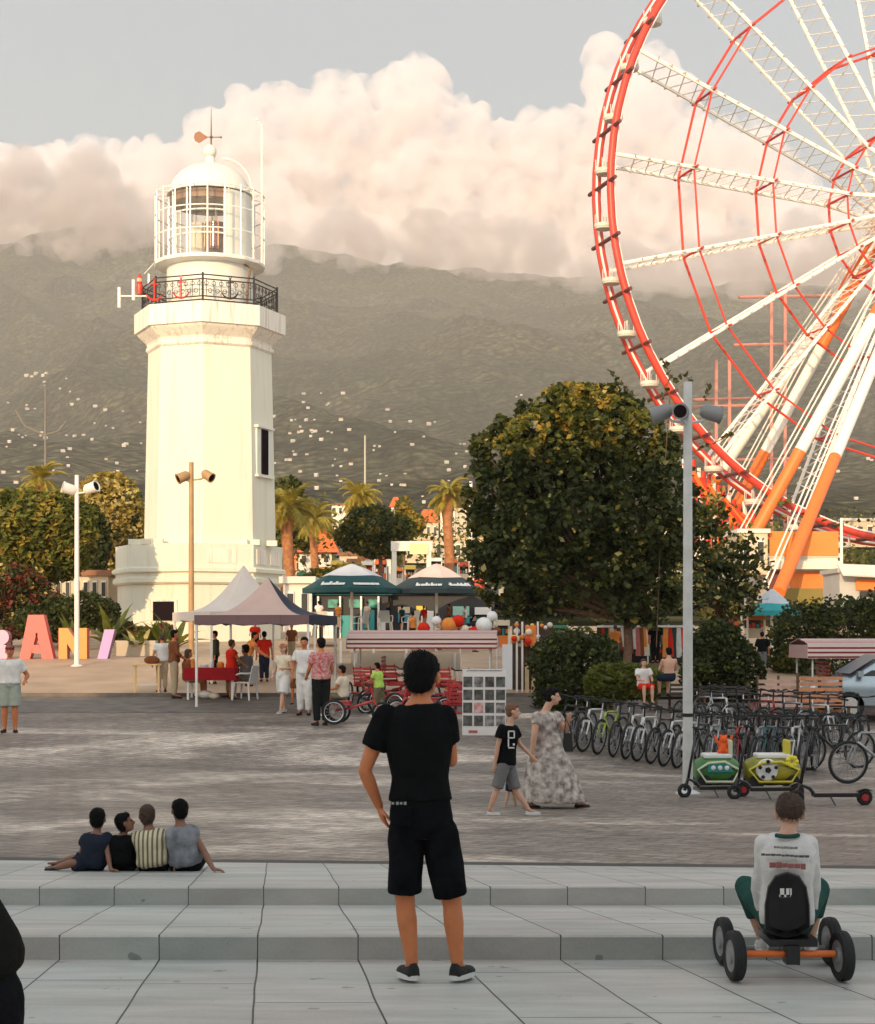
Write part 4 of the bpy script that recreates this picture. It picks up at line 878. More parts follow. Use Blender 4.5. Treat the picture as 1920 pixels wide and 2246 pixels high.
# --- children on the step
Z2 = lambda D: -1.82 - .14 * (D - 11.7) / 2.1
def kid(label, D, js, k, **kw):
    O = P(js['pelvis'][0], 1912, D); O.z = Z2(D); J = PJ(O, D, js); J['gnd'] = Vector((0, 0, 0)); return figure(label, O, J, k, vox=.011, **kw)
kD = 13.05
kid('child in a dark t-shirt seated on the step with legs folded sideways', kD, dict(head=(215, 1797, 0), neck=(213, 1828, -.02), waist=(207, 1862, -.04), pelvis=(205, 1893, 0), shL=(189, 1838, -.02), shR=(236, 1836, 0), elL=(180, 1866, .06), elR=(236, 1868, -.06), wrL=(176, 1890, .12), wrR=(243, 1908, -.12),
    hipL=(190, 1897, .02), hipR=(214, 1897, .03), knL=(160, 1893, -.06), knR=(165, 1882, .10), anL=(122, 1903, -.03), anR=(128, 1893, .08), toeL=(100, 1906, -.03), toeR=(106, 1896, .05)), .60, skin=M_skind, hair=M_hair, face=(.1, 1, 0), top=(C_navy, .5, -.14, .012), bottom=(C_navy, .9, .012), shoes=(M_shoe, M_sole, False), palms={'R': (0, 0, -1), 'dR': (1, -.3, 0)}, headr=1.18)
kid('dark-haired child hugging drawn-up knees, face turned up', kD, dict(head=(275, 1805, 0), neck=(270, 1832, .02), waist=(262, 1866, -.06), pelvis=(268, 1895, 0), shL=(258, 1842, .0), shR=(294, 1846, 0), elL=(266, 1858, .10), elR=(290, 1862, .12), wrL=(282, 1842, .20), wrR=(276, 1846, .21),
    hipL=(262, 1898, .02), hipR=(284, 1898, .02), knL=(270, 1850, .20), knR=(298, 1852, .20), anL=(262, 1900, .27), anR=(292, 1900, .27), toeL=(262, 1908, .36), toeR=(292, 1908, .36)), .58, skin=M_skind, hair=M_hair, face=(.85, .15, .45), headup=(-.35, 0, .94), top=(C_black, .6, -.14, .008), bottom=(C_black, 1.7, .008), shoes=SHB, headr=1.15)
kid('close-cropped boy in a cream shirt with dark stripes seated on the step', kD, dict(head=(323, 1790, .02), neck=(327, 1820, 0), waist=(333, 1862, -.05), pelvis=(338, 1892, 0), shL=(302, 1838, 0), shR=(358, 1834, 0), elL=(284, 1846, .14), elR=(368, 1868, .10), wrL=(268, 1852, .16), wrR=(352, 1880, .24),
    hipL=(322, 1896, .02), hipR=(352, 1896, .02), knL=(308, 1858, .26), knR=(368, 1866, .26), anL=(305, 1905, .36), anR=(362, 1905, .36), toeL=(304, 1908, .46), toeR=(362, 1908, .46)), .72, skin=M_skind, hair=M_hairb, face=(-.2, 1, 0), top=(C_stripe, .6, -.14, .016), bottom=(C_black, 1.8, .01), shoes=SHB, headr=1.0)
kid('child in a grey sleeveless top leaning back on one hand', kD, dict(head=(394, 1778, 0), neck=(396, 1812, -.01), waist=(402, 1856, -.05), pelvis=(408, 1890, 0), shL=(375, 1826, 0), shR=(420, 1826, 0), elL=(380, 1864, -.04), elR=(448, 1868, -.05), wrL=(383, 1896, -.03), wrR=(468, 1906, -.12),
    hipL=(392, 1895, .02), hipR=(422, 1895, .02), knL=(380, 1862, .24), knR=(436, 1878, .26), anL=(378, 1905, .32), anR=(432, 1906, .40), toeL=(378, 1908, .42), toeR=(432, 1908, .5)), .74, skin=M_skind, hair=M_hair, face=(-.5, .85, 0), top=(C_greyvest, 0, -.14, .010), bottom=(C_black, .95, .012), shoes=SHB, palms={'R': (0, 0, -1), 'dR': (1, -.3, -.1), 'L': (1, 0, 0), 'dL': (0, 0, -1)}, headr=.98, hat=None)
# --- walking woman, boy and small child
O = G(1215, 1772); D = O.y
J = PJ(O, D, dict(head=(1213, 1528, 0), neck=(1195, 1563, 0), waist=(1200, 1602, 0), pelvis=(1198, 1645, 0), shL=(1178, 1572, -.16), shR=(1222, 1572, .14), elL=(1172, 1612, -.22), elR=(1240, 1604, .10), wrL=(1168, 1650, -.20), wrR=(1246, 1582, .0),
    hipL=(1193, 1650, -.08), hipR=(1202, 1650, .08), knL=(1180, 1712, -.06), knR=(1236, 1712, .08), anL=(1160, 1762, -.05), anR=(1268, 1762, .08), toeL=(1182, 1772, -.05), toeR=(1290, 1766, .08)))
zz = lambda py: (P(0, py, D) - O).z
XX = lambda px: (px - 1215) / F * D
woman = figure('woman in a long floral dress striding across the plaza with a black handbag', O, J, .95, skin=M_skinl, hair=M_hair, hairk='bun', face=(1, -.12, 0), vox=.013, dress=(C_floral, [(XX(1200), 0, zz(1610), .17, .14), (XX(1203), 0, zz(1650), .24, .20), (XX(1208), 0, zz(1700), .33, .24), (XX(1212), 0, zz(1735), .39, .27), (XX(1216), 0, zz(1757), .42, .28)]), shoes=SAN, body=1.08)
mb = MB(); c = P(1246, 1628, D - .06) - O; mb.box(c, (.13, .07, .24), taper=.8); mb.tube([c + Vector((-.05, 0, .11)), c + Vector((-.02, -.02, .30)), c + Vector((.05, 0, .11))], .01, 6)
b_ = mb.obj('handbag', mat('black_leather', (.012, .012, .012), .4), None, loc=O, bevel=.01); tag(b_, 'black handbag hanging from the arm of the woman in the floral dress', 'handbag')
O = G(1108, 1788); D = O.y
J = PJ(O, D, dict(head=(1126, 1560, 0), neck=(1118, 1592, 0), waist=(1112, 1632, 0), pelvis=(1110, 1672, 0), shL=(1102, 1598, -.13), shR=(1128, 1600, .12), elL=(1092, 1636, -.14), elR=(1140, 1632, .16), wrL=(1086, 1678, -.10), wrR=(1166, 1658, .10),
    hipL=(1106, 1676, -.07), hipR=(1114, 1676, .06), knL=(1090, 1732, -.06), knR=(1132, 1734, .06), anL=(1074, 1776, -.05), anR=(1160, 1776, .06), toeL=(1094, 1788, -.05), toeR=(1182, 1784, .06)))
boy = figure('boy in black printed t-shirt and dark shorts walking beside the floral dress', O, J, .74, skin=M_skinl, hair=M_hairl, face=(1, -.1, 0), vox=.012, top=(C_black, .55, -.10, .026), bottom=(C_grey, .92, .012), shoes=(M_wshoe, M_sole, True), headr=1.12)
mb = MB(); dz = (P(1122, 1622, D - .175) - O)
for (x, y, w, h_) in ((0, .10, .09, .02), (-.035, .06, .02, .10), (.035, .06, .02, .10), (0, .02, .09, .02), (-.035, -.04, .02, .12), (0, -.10, .09, .02), (.03, -.06, .03, .03)): mb.box(dz + Vector((x, 0, y)), (w * .8, .006, h_ * .8))
mb.obj('print', mat('white_print', (.6, .6, .58), .8), boy)
O = G(1118, 1778); stand('small child mostly hidden behind the walking boy, in black shoes', 1118, 1778, 128, fw=-80, legs=((.22, 0), (-.16, .02)), skin=M_skinl, hair=M_hairb, top=(C_white, .5, -.05, .01), bottom=(C_navy, .8, .01), shoes=SH, vox=.014, D=O.y + .75)
# --- people further back
pl = G
stand('man in a white shirt and sage shorts with hands on hips, left edge', 22, 1606, 190, fw=188, arms=((.14, -.15, .55), (.14, -.15, .55)), skin=M_skin, hair=M_brown, hat=cloth('maroon_cap', (.22, .03, .05)), top=(C_white, .6, -.02, .03), bottom=(C_sage, .95, .03), shoes=SHB, body=1.15, spread=.1)
stand('man in a red checked shirt and black trousers standing by the red pedal trike', 705, 1592, 192, fw=25, arms=((.02, .2, .3), (.04, .1, .3)), hair=M_hair, top=(C_plaid, .6, -.05, .02), bottom=(cloth('black_trousers', (.014, .016, .015)), 1.95, .012), shoes=SHB, body=1.08)
stand('man in white polo shirt and trousers facing the camera by the gazebo', 668, 1568, 170, fw=176, arms=((.04, 0, .1), (.06, 0, .1)), hair=M_hair, top=(C_white, .6, -.08, .02), bottom=(C_white, 1.95, .018), shoes=SHB)
stand('woman in a pale top and white knee-length skirt walking beside the man in white trousers', 622, 1565, 152, fw=150, legs=((.25, 0), (-.2, .03)), arms=((.1, .1, .9), (.06, 0, .3)), skin=M_skinl, hair=M_hairl, hairk='long', hat=cloth('peach_cap', (.5, .2, .12)), top=(C_cream, .4, -.05, .015), bottom=(C_white, .98, .045), shoes=SHW)
stand('barefoot child walking behind the couple in white', 648, 1545, 105, fw=170, skin=M_skin, hair=M_hairb, top=(C_khaki, .5, -.05, .01), bottom=(C_brown, .8, .01), shoes=SAN)
O = G(838, 1555); stand('child in a lime green t-shirt and camouflage trousers beside the red bicycles', 832, 1572, 118, fw=60, arms=((.05, .3, .6), (.05, .3, .6)), skin=M_skin, hair=M_hair, top=(C_lime, .6, -.08, .02), bottom=(C_camo, 1.8, .025), shoes=SHW, legs=((.12, 0), (-.1, 0)), lean=.06)
stand('woman in a bright red dress standing at the red-covered table', 508, 1534, 130, fw=-60, arms=((.05, .3, .3), (.05, .3, .3)), skin=M_skin, hair=M_hairb, top=(C_red, .4, -.14, .02), bottom=(C_red, .95, .05), shoes=SAN, body=1.1)
stand('person in brown and gold beside the grey table at the left of the gazebo', 382, 1532, 150, fw=-75, arms=((.04, .2, .4), (.04, .2, .4)), skin=M_skin, hair=M_hair, top=(C_brown, 1.4, -.08, .02), bottom=(C_khaki, 1.95, .012), shoes=SHB)
stand('person in a white blouse behind the wooden table, face turned away', 356, 1518, 128, fw=20, skin=M_skin, hair=M_hairb, top=(C_white, .6, -.08, .02), bottom=(C_khaki, 1.9, .01), shoes=SHB)
stand('person in a dark jacket standing under the white gazebo', 472, 1500, 116, fw=100, skin=M_skin, hair=M_hair, top=(cloth('dark_olive_cloth', (.05, .04, .02)), 1.7, -.08, .02), bottom=(C_black, 1.9, .012), shoes=SHB)
stand('person in a yellow-orange top leaning over under the front canopy', 542, 1505, 118, fw=-90, lean=.2, arms=((.04, .4, .3), (.04, .4, .3)), skin=M_skin, hair=M_hair, top=(C_orange, .5, -.08, .02), bottom=(C_navy, 1.9, .012), shoes=SHB)
stand('shopper in red at the back of the front canopy', 580, 1495, 110, fw=10, skin=M_skin, hair=M_hair, top=(C_red, .6, -.08, .02), bottom=(C_navy, 1.9, .012), shoes=SHB)
def sit(label, px, py, h_px, fw=0, D=None, seat=.45, **kw):
    O = G(px, py) if D is None else Vector(((px - CX) / F * D, D, (HY - py) / F * D)); s = F / O.y; k = (h_px / s) / 1.32; M = Matrix.Rotation(R(fw), 3, 'Z')
    J = dict(pelvis=(0, 0, .53), waist=(0, -.03, .78), neck=(0, .0, 1.03), head=(0, .03, 1.20), shL=(-.17, 0, .98), shR=(.17, 0, .98), elL=(-.22, .12, .73), elR=(.22, .12, .73), wrL=(-.15, .34, .70), wrR=(.15, .34, .70),
             hipL=(-.09, .03, .52), hipR=(.09, .03, .52), knL=(-.12, .44, .52), knR=(.12, .44, .52), anL=(-.12, .46, .10), anR=(.12, .46, .10), toeL=(-.14, .62, .04), toeR=(.14, .62, .04))
    J = {a: M @ (Vector(b) * k) for a, b in J.items()}; kw.setdefault('vox', .017); kw.setdefault('face', M @ Vector((0, 1, 0))); return figure(label, O, J, k, **kw)
sit('person in a tan dress seated at the left end of the red-covered table', 412, 1532, 108, fw=-60, skin=M_skin, hair=M_hairb, hairk='long', top=(C_brown, .5, -.1, .01), bottom=(C_khaki, .9, .01), shoes=SHW)
sit('dark-clothed person seated on the white plastic chair', 540, 1532, 118, fw=60, skin=M_skind, hair=M_hair, top=(C_grey, .6, -.1, .02), bottom=(C_khaki, 1.8, .01), shoes=SHB)
sit('child in a pale shirt riding the red pedal trike', 752, 1572, 112, fw=75, skin=M_skin, hair=M_hair, top=(C_cream, .6, -.1, .02), bottom=(C_camo, 1.4, .01), shoes=SHW)
sit('bare-backed man seated behind the bicycles', 1468, 1530, 110, fw=10, D=33.5, skin=M_skinl, hair=M_hair, bottom=(C_navy, 1.0, .01), shoes=SHB)
sit('person in a white and red top seated facing the camera behind the bicycles', 1412, 1545, 100, fw=190, D=33.8, skin=M_skinl, hair=M_hairb, top=(C_white, .6, -.1, .02), bottom=(C_red, 1.0, .01), shoes=SHB)
stand('person in black browsing the clothes stall behind the tree trunk', 1438, 1455, 95, fw=5, D=46, skin=M_skin, hair=M_hair, top=(C_black, .9, -.1, .02), bottom=(C_black, 1.9, .012), shoes=SHB)
stand('person in dark clothes beside the souvenir stand under the dark tree', 1180, 1480, 100, fw=30, D=44, skin=M_skin, hair=M_hair, top=(C_navy, .9, -.1, .02), bottom=(C_black, 1.9, .012), shoes=SHB)
stand('person in dark clothes by the striped chairs right of the second dark bush', 1672, 1478, 92, fw=0, D=42, skin=M_skin, hair=M_hair, top=(C_black, .9, -.1, .02), bottom=(C_grey, 1.9, .012), shoes=SHB)
# --- foreground onlooker cropped by the left edge
D = 5.2; O = Vector(((-2 - CX) / F * D, D, gz(D)))
J = PJ(O - Vector((28 / F * D, 0, 0)), D, dict(head=(-300, 1935, 0), neck=(-215, 1975, 0), waist=(-55, 2020, 0), pelvis=(-58, 2165, 0), shL=(-215, 2010, -.16), shR=(-200, 1990, .16), elL=(-220, 2200, -.18), elR=(-215, 2190, .18), wrL=(-170, 2330, -.1), wrR=(-165, 2330, .12),
    hipL=(-50, 2190, -.09), hipR=(-50, 2190, .09), knL=(-52, 2420, -.1), knR=(-45, 2420, .1), anL=(-60, 2600, -.1), anR=(-55, 2600, .1), toeL=(-160, 2640, -.1), toeR=(-155, 2640, .1)))
figure('dark-clothed person bending forward, cropped by the lower left corner', O, J, 1.0, hair=M_hair, face=(-1, 0, -.3), headup=(-.3, 0, 1), top=(cloth('black_jacket', (.010, .010, .008)), 1.8, -.05, .02), bottom=(cloth('dark_jeans', (.008, .008, .010)), 1.95, .015), shoes=SHB, vox=.012)

# small crowd at the kiosks and on the promenade, a few pixels tall
rnd = random.Random(31); tops = [(C_white, 'white'), (C_red, 'red'), (C_navy, 'navy'), (C_orange, 'orange'), (C_brown, 'brown'), (C_teal, 'teal'), (C_cream, 'cream')]
for i, (px, py, h_, D, where) in enumerate(((700, 1378, 60, 58.5, 'by the left edge of the dark green parasol'), (742, 1380, 58, 58.8, 'at the counter left of the dark green parasol pole'), (806, 1380, 60, 58.5, 'at the counter right of the dark green parasol pole'), (852, 1382, 60, 58, 'in the gap between the two parasols'), (882, 1384, 56, 58.5, 'at the left counter of the second kiosk'),
    (930, 1386, 58, 58, 'just left of the pinkish-capped parasol pole'), (985, 1384, 60, 58.5, 'just right of the pinkish-capped parasol pole'), (1020, 1386, 58, 58.8, 'at the right end of the second kiosk'), (905, 1420, 78, 44.5, 'inside the striped pedal cart, left'), (960, 1425, 80, 44.8, 'behind the striped pedal cart, middle'), (1040, 1430, 82, 44.2, 'beside the rack of toy balls'),
    (262, 1418, 62, 60, 'near the planter left of the lighthouse doorway'), (560, 1440, 78, 47, 'behind the mauve gazebo'), (640, 1452, 84, 46, 'between the mauve gazebo and the striped cart'), (1545, 1470, 84, 45, 'between the grey lamp post and the second dark bush'), (1350, 1455, 84, 47.5, 'at the left end of the clothes stall'))):
    c, nm = tops[(i * 3) % 7]; stand('person in a %s top standing %s' % (nm, where), px, py, h_, fw=rnd.uniform(0, 360), D=D, skin=M_skin, hair=(M_hair, M_hairb)[i % 2], top=(c, .6, -.1, .02), bottom=((C_black, C_khaki, C_navy, C_grey)[i % 4], (.95, 1.9)[i % 2], .015), shoes=SHB, vox=.028)
# ---------------------------------------------------------------- lamps and poles
M_pole = mat('galvanised_pole', (.52, .52, .50), .5, .0, var=.12, vs=5); M_polew = mat('white_pole', (.74, .70, .64), .5); M_polebrown = mat('ochre_pole', (.36, .22, .10), .6, var=.15, vs=3)
M_lampgrey = mat('lamp_grey', (.22, .22, .22), .5); M_rubber = mat('rubber', (.012, .012, .013), .8); M_chrome = mat('chrome', (.6, .6, .6), .25, .9); M_plasticw = mat('white_plastic', (.72, .71, .69), .4)
def lamp_post(label, px, pyb, pyt, r, m, heads, headm, D=None, base=None, group=None):
    O = G(px, pyb) if D is None else Vector(((px - CX) / F * D, D, gz(D) if base is None else (HY - pyb) / F * D)); s = F / O.y; h = (HY - pyt) / s - O.z; T = thing('street_lamp', label, 'street lamp', O, group=group)
    MB().tube([(0, 0, 0), (0, 0, h * .5), (0, 0, h)], [r * 1.12, r, r * .9], 16).obj('pole', m, T, smooth=40)
    MB().lathe([(r * 2.6, 0), (r * 2.6, .02), (r * 1.4, .06)], n=16).obj('base_plate', m, T)
    for (hx, hy, dx, dy, dz, sz) in heads:
        c = Vector(((hx - px) / s, dy * .2, (HY - hy) / s - O.z)); d = Vector((dx, dy, dz)).normalized()
        a = MB().tube([(0, 0, c.z - .15), (c.x * .6, c.y * .6, c.z - .12), c], r * .35, 6).obj('arm', m, T)
        MB().tube([c - d * sz * .6, c - d * sz * .35, c + d * sz * .55], [sz * .22, sz * .42, sz * .46], 16).obj('lamp_head', headm, a, smooth=40)
        MB().tube([c + d * sz * .552, c + d * sz * .56], sz * .36, 14).obj('lens', M_dark, a)
        MB().tube([c + d * sz * .50, c + d * sz * .6], [sz * .50, sz * .50], 16, caps=False).obj('lamp_ring', headm, a)
    return T, O, s
T, O, s = lamp_post('tall grey lamp post with three drum floodlights beside the electric scooters', 1509, 1742, 838, .068, M_pole, [(1452, 905, -.8, .1, -.3, .26), (1490, 908, -.25, -1, -.05, .26), (1560, 905, .9, .1, -.2, .26)], M_lampgrey)
MB().lathe([(.078, 0), (.078, .05)], (0, 0, (HY - 1572) / s - O.z), n=16).obj('strap', M_rubber, T)
lamp_post('slim ochre lamp post with two lamps in front of the lighthouse', 420, 1440, 1014, .085, M_polebrown, [(404, 1046, -.8, -.4, -.4, .36), (456, 1043, .8, -.4, -.5, .34)], M_polebrown)
lamp_post('slim white lamp post with two lamps in front of the coloured letters', 169, 1462, 1042, .07, M_polew, [(154, 1073, -.8, -.3, .25, .36), (200, 1071, .8, -.3, .25, .36)], M_polew)
def pole(label, px, yb, yt, D, r, m, name='flagpole', cat='pole'):
    s = F / D; zb = (HY - yb) / s; o = MB().tube([(0, 0, 0), (0, 0, (yb - yt) / s)], [r, r * .7], 10).obj(name, m, None, loc=((px - CX) / s, D, zb), smooth=True); tag(o, label, cat); return o
pole('plain white pole in front of the orange building on the right', 1846, 1325, 1136, 96, .11, M_polew)
pole('thin pale mast rising above the golden palm', 801, 1190, 955, 210, .16, mat('pale_mast', (.40, .37, .28), .7), 'mast', 'mast')
pole('white pole at the left edge of the large dark tree', 1033, 1290, 1056, 80, .12, M_polew)
T = thing('radio_mast', 'grey mast with two curved arms above the palm at the left', 'mast', P(100, 1150, 230)); s = F / 230.; m_ = mat('mast_grey', (.17, .15, .12), .7)
MB().tube([(0, 0, 0), (0, 0, 300 / s)], [.22, .12], 8).obj('pole', m_, T)
MB().tube([(-65 / s, 0, 250 / s), (-45 / s, 0, 215 / s), (0, 0, 195 / s), (30 / s, 0, 205 / s), (45 / s, 0, 225 / s)], .16, 6).obj('arm', m_, T); MB().tube([(-65 / s, 0, 250 / s), (0, 0, 300 / s), (45 / s, 0, 225 / s)], .05, 5).obj('stay', m_, T)
# ---------------------------------------------------------------- big letters
def letter(label, ch, x0, x1, yt, yb, front, side, D=51.0):
    s = F / D; O = Vector(((x0 - CX) / s, D, gz(D) - .05)); w = (x1 - x0) / s; h = (yb - yt) / s; T = MB(); dp = .38
    polys = []
    if ch == 'A': polys = [[(0, 0), (.30, 0), (.33, .20), (.62, .20), (.66, 0), (1, 0), (.70, 1), (.26, 1)]]; 
    if ch == 'N': polys = [[(0, 0), (.30, 0), (.30, .52), (.68, 0), (1, 0), (1, 1), (.70, 1), (.70, .50), (.32, 1), (0, 1)]]
    if ch == 'I': polys = [[(0, 0), (.56, 0), (1, 1), (.42, 1)]]
    if ch == 'B': polys = [[(0, 0), (.7, 0)] + [(.7 + .3 * math.sin(a), .26 - .26 * math.cos(a)) for a in [R(x) for x in range(20, 180, 20)]] + [(.72, .52)] + [(.66 + .28 * math.sin(a), .76 - .24 * math.cos(a)) for a in [R(x) for x in range(10, 181, 20)]] + [(0, 1)]]
    if ch == 'A': # with its triangular counter: build from two legs and bars
        polys = [[(0, 0), (.30, 0), (.47, .52), (.47, 1), (.26, 1)], [(.53, .52), (.66, 0), (1, 0), (.70, 1), (.53, 1)], [(.47, .60), (.53, .60), (.53, 1), (.47, 1)], [(.34, .16), (.62, .16), (.585, .34), (.41, .34)]]
    for p in polys:
        q = [(x * w, z * h) for x, z in p]; n = len(q); o = len(T.v)
        T.v += [(x, 0, z) for x, z in q] + [(x, dp, z) for x, z in q]; T.f.append(tuple(o + i for i in range(n))); T.m.append(0); T.f.append(tuple(o + n + i for i in range(n))[::-1]); T.m.append(1)
        for i in range(n): j = (i + 1) % n; T.f.append((o + i, o + i + n, o + j + n, o + j)); T.m.append(1)
    o = T.obj('letter_sign', [front, side], None, loc=O); return tag(o, label, 'letter')
L_r = mat('letter_red', (.60, .035, .03), .4)
letter('huge coral letter A standing on the sunlit promenade', 'A', 42, 119, 1343, 1443, mat('letter_coral', (.64, .10, .09), .4), L_r)
letter('huge orange letter N behind the white lamp post', 'N', 129, 191, 1372, 1443, mat('letter_orange', (.72, .24, .04), .4), L_r)
letter('slanting lavender letter I at the end of the row', 'I', 213, 252, 1375, 1443, mat('letter_lavender', (.42, .27, .56), .4), mat('letter_violet', (.25, .12, .2), .4))
letter('rounded pale mauve letter cut by the left edge', 'B', -30, 23, 1374, 1441, mat('letter_mauve', (.58, .32, .46), .4), mat('letter_violet2', (.3, .1, .2), .4))
# ---------------------------------------------------------------- gazebos, parasols
def fabric(name, c): return mat(name, c, .85, var=.05, vs=2, bump=.3, bs=3)
F_white = fabric('pale_canopy', (.62, .54, .48)); F_mauve = fabric('mauve_canopy', (.52, .36, .31)); F_navy = fabric('navy_canopy', (.022, .028, .05)); F_val = fabric('mauve_valance', (.17, .10, .105)); F_green = fabric('bottle_green', (.010, .060, .065)); F_green2 = fabric('dark_green_grey', (.03, .05, .055)); F_teal = fabric('teal_canopy', (.03, .30, .32)); F_capw = fabric('white_cap', (.50, .52, .55)); F_capp = fabric('pinkish_cap', (.66, .50, .44))
def gazebo(label, px, ye, yp, D, w, rz, mats, polem, val=.24, sag=.16, valm=None):
    s = F / D; ze = (HY - ye) / s; zp = (HY - yp) / s; zg = gz(D); T = thing('gazebo', label, 'gazebo', ((px - CX) / s, D, zg), rz); ze -= zg; zp -= zg; h = w / 2
    cs = [Vector((-h, -h, ze)), Vector((h, -h, ze)), Vector((h, h, ze)), Vector((-h, h, ze))]; ap = Vector((0, 0, zp)); N = 10; mb = MB()
    for k in range(4):
        a, b = cs[k], cs[(k + 1) % 4]; g = []
        for i in range(N + 1):
            t = i / N; row = []
            for j in range(N + 1):
                u = j / N; e = a.lerp(b, u); p = e.lerp(ap, t); row.append(p - Vector((0, 0, (zp - ze) * sag * 2.1 * math.sin(math.pi * t) * (1 - .25 * math.sin(math.pi * u)))))
            g.append(row)
        o = len(mb.v); mb.v += [tuple(p) for r_ in g for p in r_]
        for i in range(N):
            for j in range(N): q = o + i * (N + 1) + j; mb.f.append((q, q + 1, q + N + 2, q + N + 1)); mb.m.append(mats[k])
    c = mb.obj('canopy', MG, T, smooth=True)
    mb = MB()
    for k in range(4):
        a, b = cs[k] * 1.0, cs[(k + 1) % 4] * 1.0; n = 8
        for i in range(n):
            p, q = a.lerp(b, i / n), a.lerp(b, (i + 1) / n); dz = Vector((0, 0, -val)); o_ = Vector((0, 0, 0)); mb.quad(p + dz * (1 + .12 * math.sin(i * 2.1)), q + dz * (1 + .12 * math.sin((i + 1) * 2.1)), q, p, valm[k] if valm else mats[k])
    v = mb.obj('valance', MG, T); sm = v.modifiers.new('s', 'SOLIDIFY'); sm.thickness = .012
    for c_ in cs: MB().box((c_.x * .97, c_.y * .97, ze / 2), (.05, .05, ze)).obj('leg', polem, T)
    return T
MG = [F_white, F_mauve, F_navy, F_val, F_green, F_green2, F_teal, F_capw, F_capp]
gazebo('pale cream pop-up gazebo with a tall peak behind the mauve one', 535, 1343, 1239, 44.5, 3.0, R(28), [0, 0, 0, 0], M_polew)
gazebo('mauve and navy pop-up gazebo with a sagging peak over the red table', 588, 1350, 1266, 39.2, 2.75, R(-10), [1, 2, 2, 1], M_polew, .22, valm=[3, 2, 2, 3])
def parasol(label, px, yt, yc, ye, x0, x1, D, capm, skm, rz, yb=1385, writing=True):
    s = F / D; zg = gz(D); O = ((px - CX) / s, D, zg); T = thing('parasol', label, 'parasol', O, rz); Z = lambda y: (HY - y) / s - zg; w = (x1 - x0) / s / 2; h = w * 1.0
    def sq(r, z): return [Vector((r, r, z)), Vector((-r, r, z)), Vector((-r, -r, z)), Vector((r, -r, z))]
    r1 = h * .58
    def ring8(r, z, sg): return [Vector((math.cos(R(45 * i)) * r, math.sin(R(45 * i)) * r, z - (sg if i % 2 == 0 else 0))) for i in range(8)]
    mb = MB(); mb.rings([ring8(h, Z(ye), .0), ring8(h * .82, Z(ye) + (Z(yc) - Z(ye)) * .4, .02), ring8(r1, Z(yc), .03)], caps=False); sk = mb.obj('canopy', skm, T); sk.modifiers.new('s', 'SOLIDIFY').thickness = .02
    mb = MB(); mb.rings([ring8(h * .995, Z(ye) - .16, 0), ring8(h * 1.0, Z(ye) - .005, 0)], caps=False); v = mb.obj('valance', skm, T); v.modifiers.new('s', 'SOLIDIFY').thickness = .012
    mb = MB(); mb.rings([ring8(r1 * 1.06, Z(yc) - .02, .03), ring8(r1 * .5, Z(yc) + (Z(yt) - Z(yc)) * .62, .01), ring8(.06, Z(yt), 0)]); mb.obj('canopy_cap', capm, T)
    MB().tube([(0, 0, 0), (0, 0, Z(yc))], .05, 10).obj('pole', M_polew, T)
    mb = MB()
    for i in range(8): a = R(45 * i); mb.tube([(0, 0, Z(ye) - .1), (math.cos(a) * h * .95, math.sin(a) * h * .95, Z(ye) + .02)], .014, 4)
    mb.obj('rib', M_polew, T, kind='stuff')
    if writing:
        rnd = random.Random(int(px)); wm = mat('print_white', (.75, .75, .72), .7)
        for fc in (-90 - 22.5, -90 + 22.5):
            a = R(fc); n = Vector((math.cos(a), math.sin(a), 0)); tg = Vector((-math.sin(a), math.cos(a), 0)); mb = MB(); u = -.42
            z0, z1 = Z(ye), Z(ye) + (Z(yc) - Z(ye)) * .4; c0 = n * h * math.cos(R(22.5)) ; c1 = n * h * .82 * math.cos(R(22.5)); c0.z = z0; c1.z = z1; upv = (c1 - c0).normalized(); nn = tg.cross(upv).normalized(); nn = nn if nn.dot(n) > 0 else -nn
            cc = c0.lerp(c1, .55) + nn * .035; q = Matrix((tg, nn, upv)).transposed()
            while u < .42:
                wd = rnd.uniform(.05, .09); hh = rnd.choice((.12, .12, .2)); mb.box(cc + tg * u + upv * (hh / 2 - .06), (wd, .012, hh), 0, q); u += wd + .012
            mb.obj('print', wm, T)
    return T
parasol('dark green parasol with a grey-white cap above the kiosk', 772, 1237, 1262, 1291, 650, 868, 56, F_capw, F_green, 0)
parasol('grey-green parasol with a pinkish cap nearest the large dark tree', 958, 1237, 1266, 1293, 850, 1062, 57, F_capp, F_green2, R(12))
parasol('teal parasol with a white cap half hidden by the hedge on the right', 1693, 1292, 1322, 1340, 1625, 1755, 55, F_capw, F_teal, R(20), writing=False)
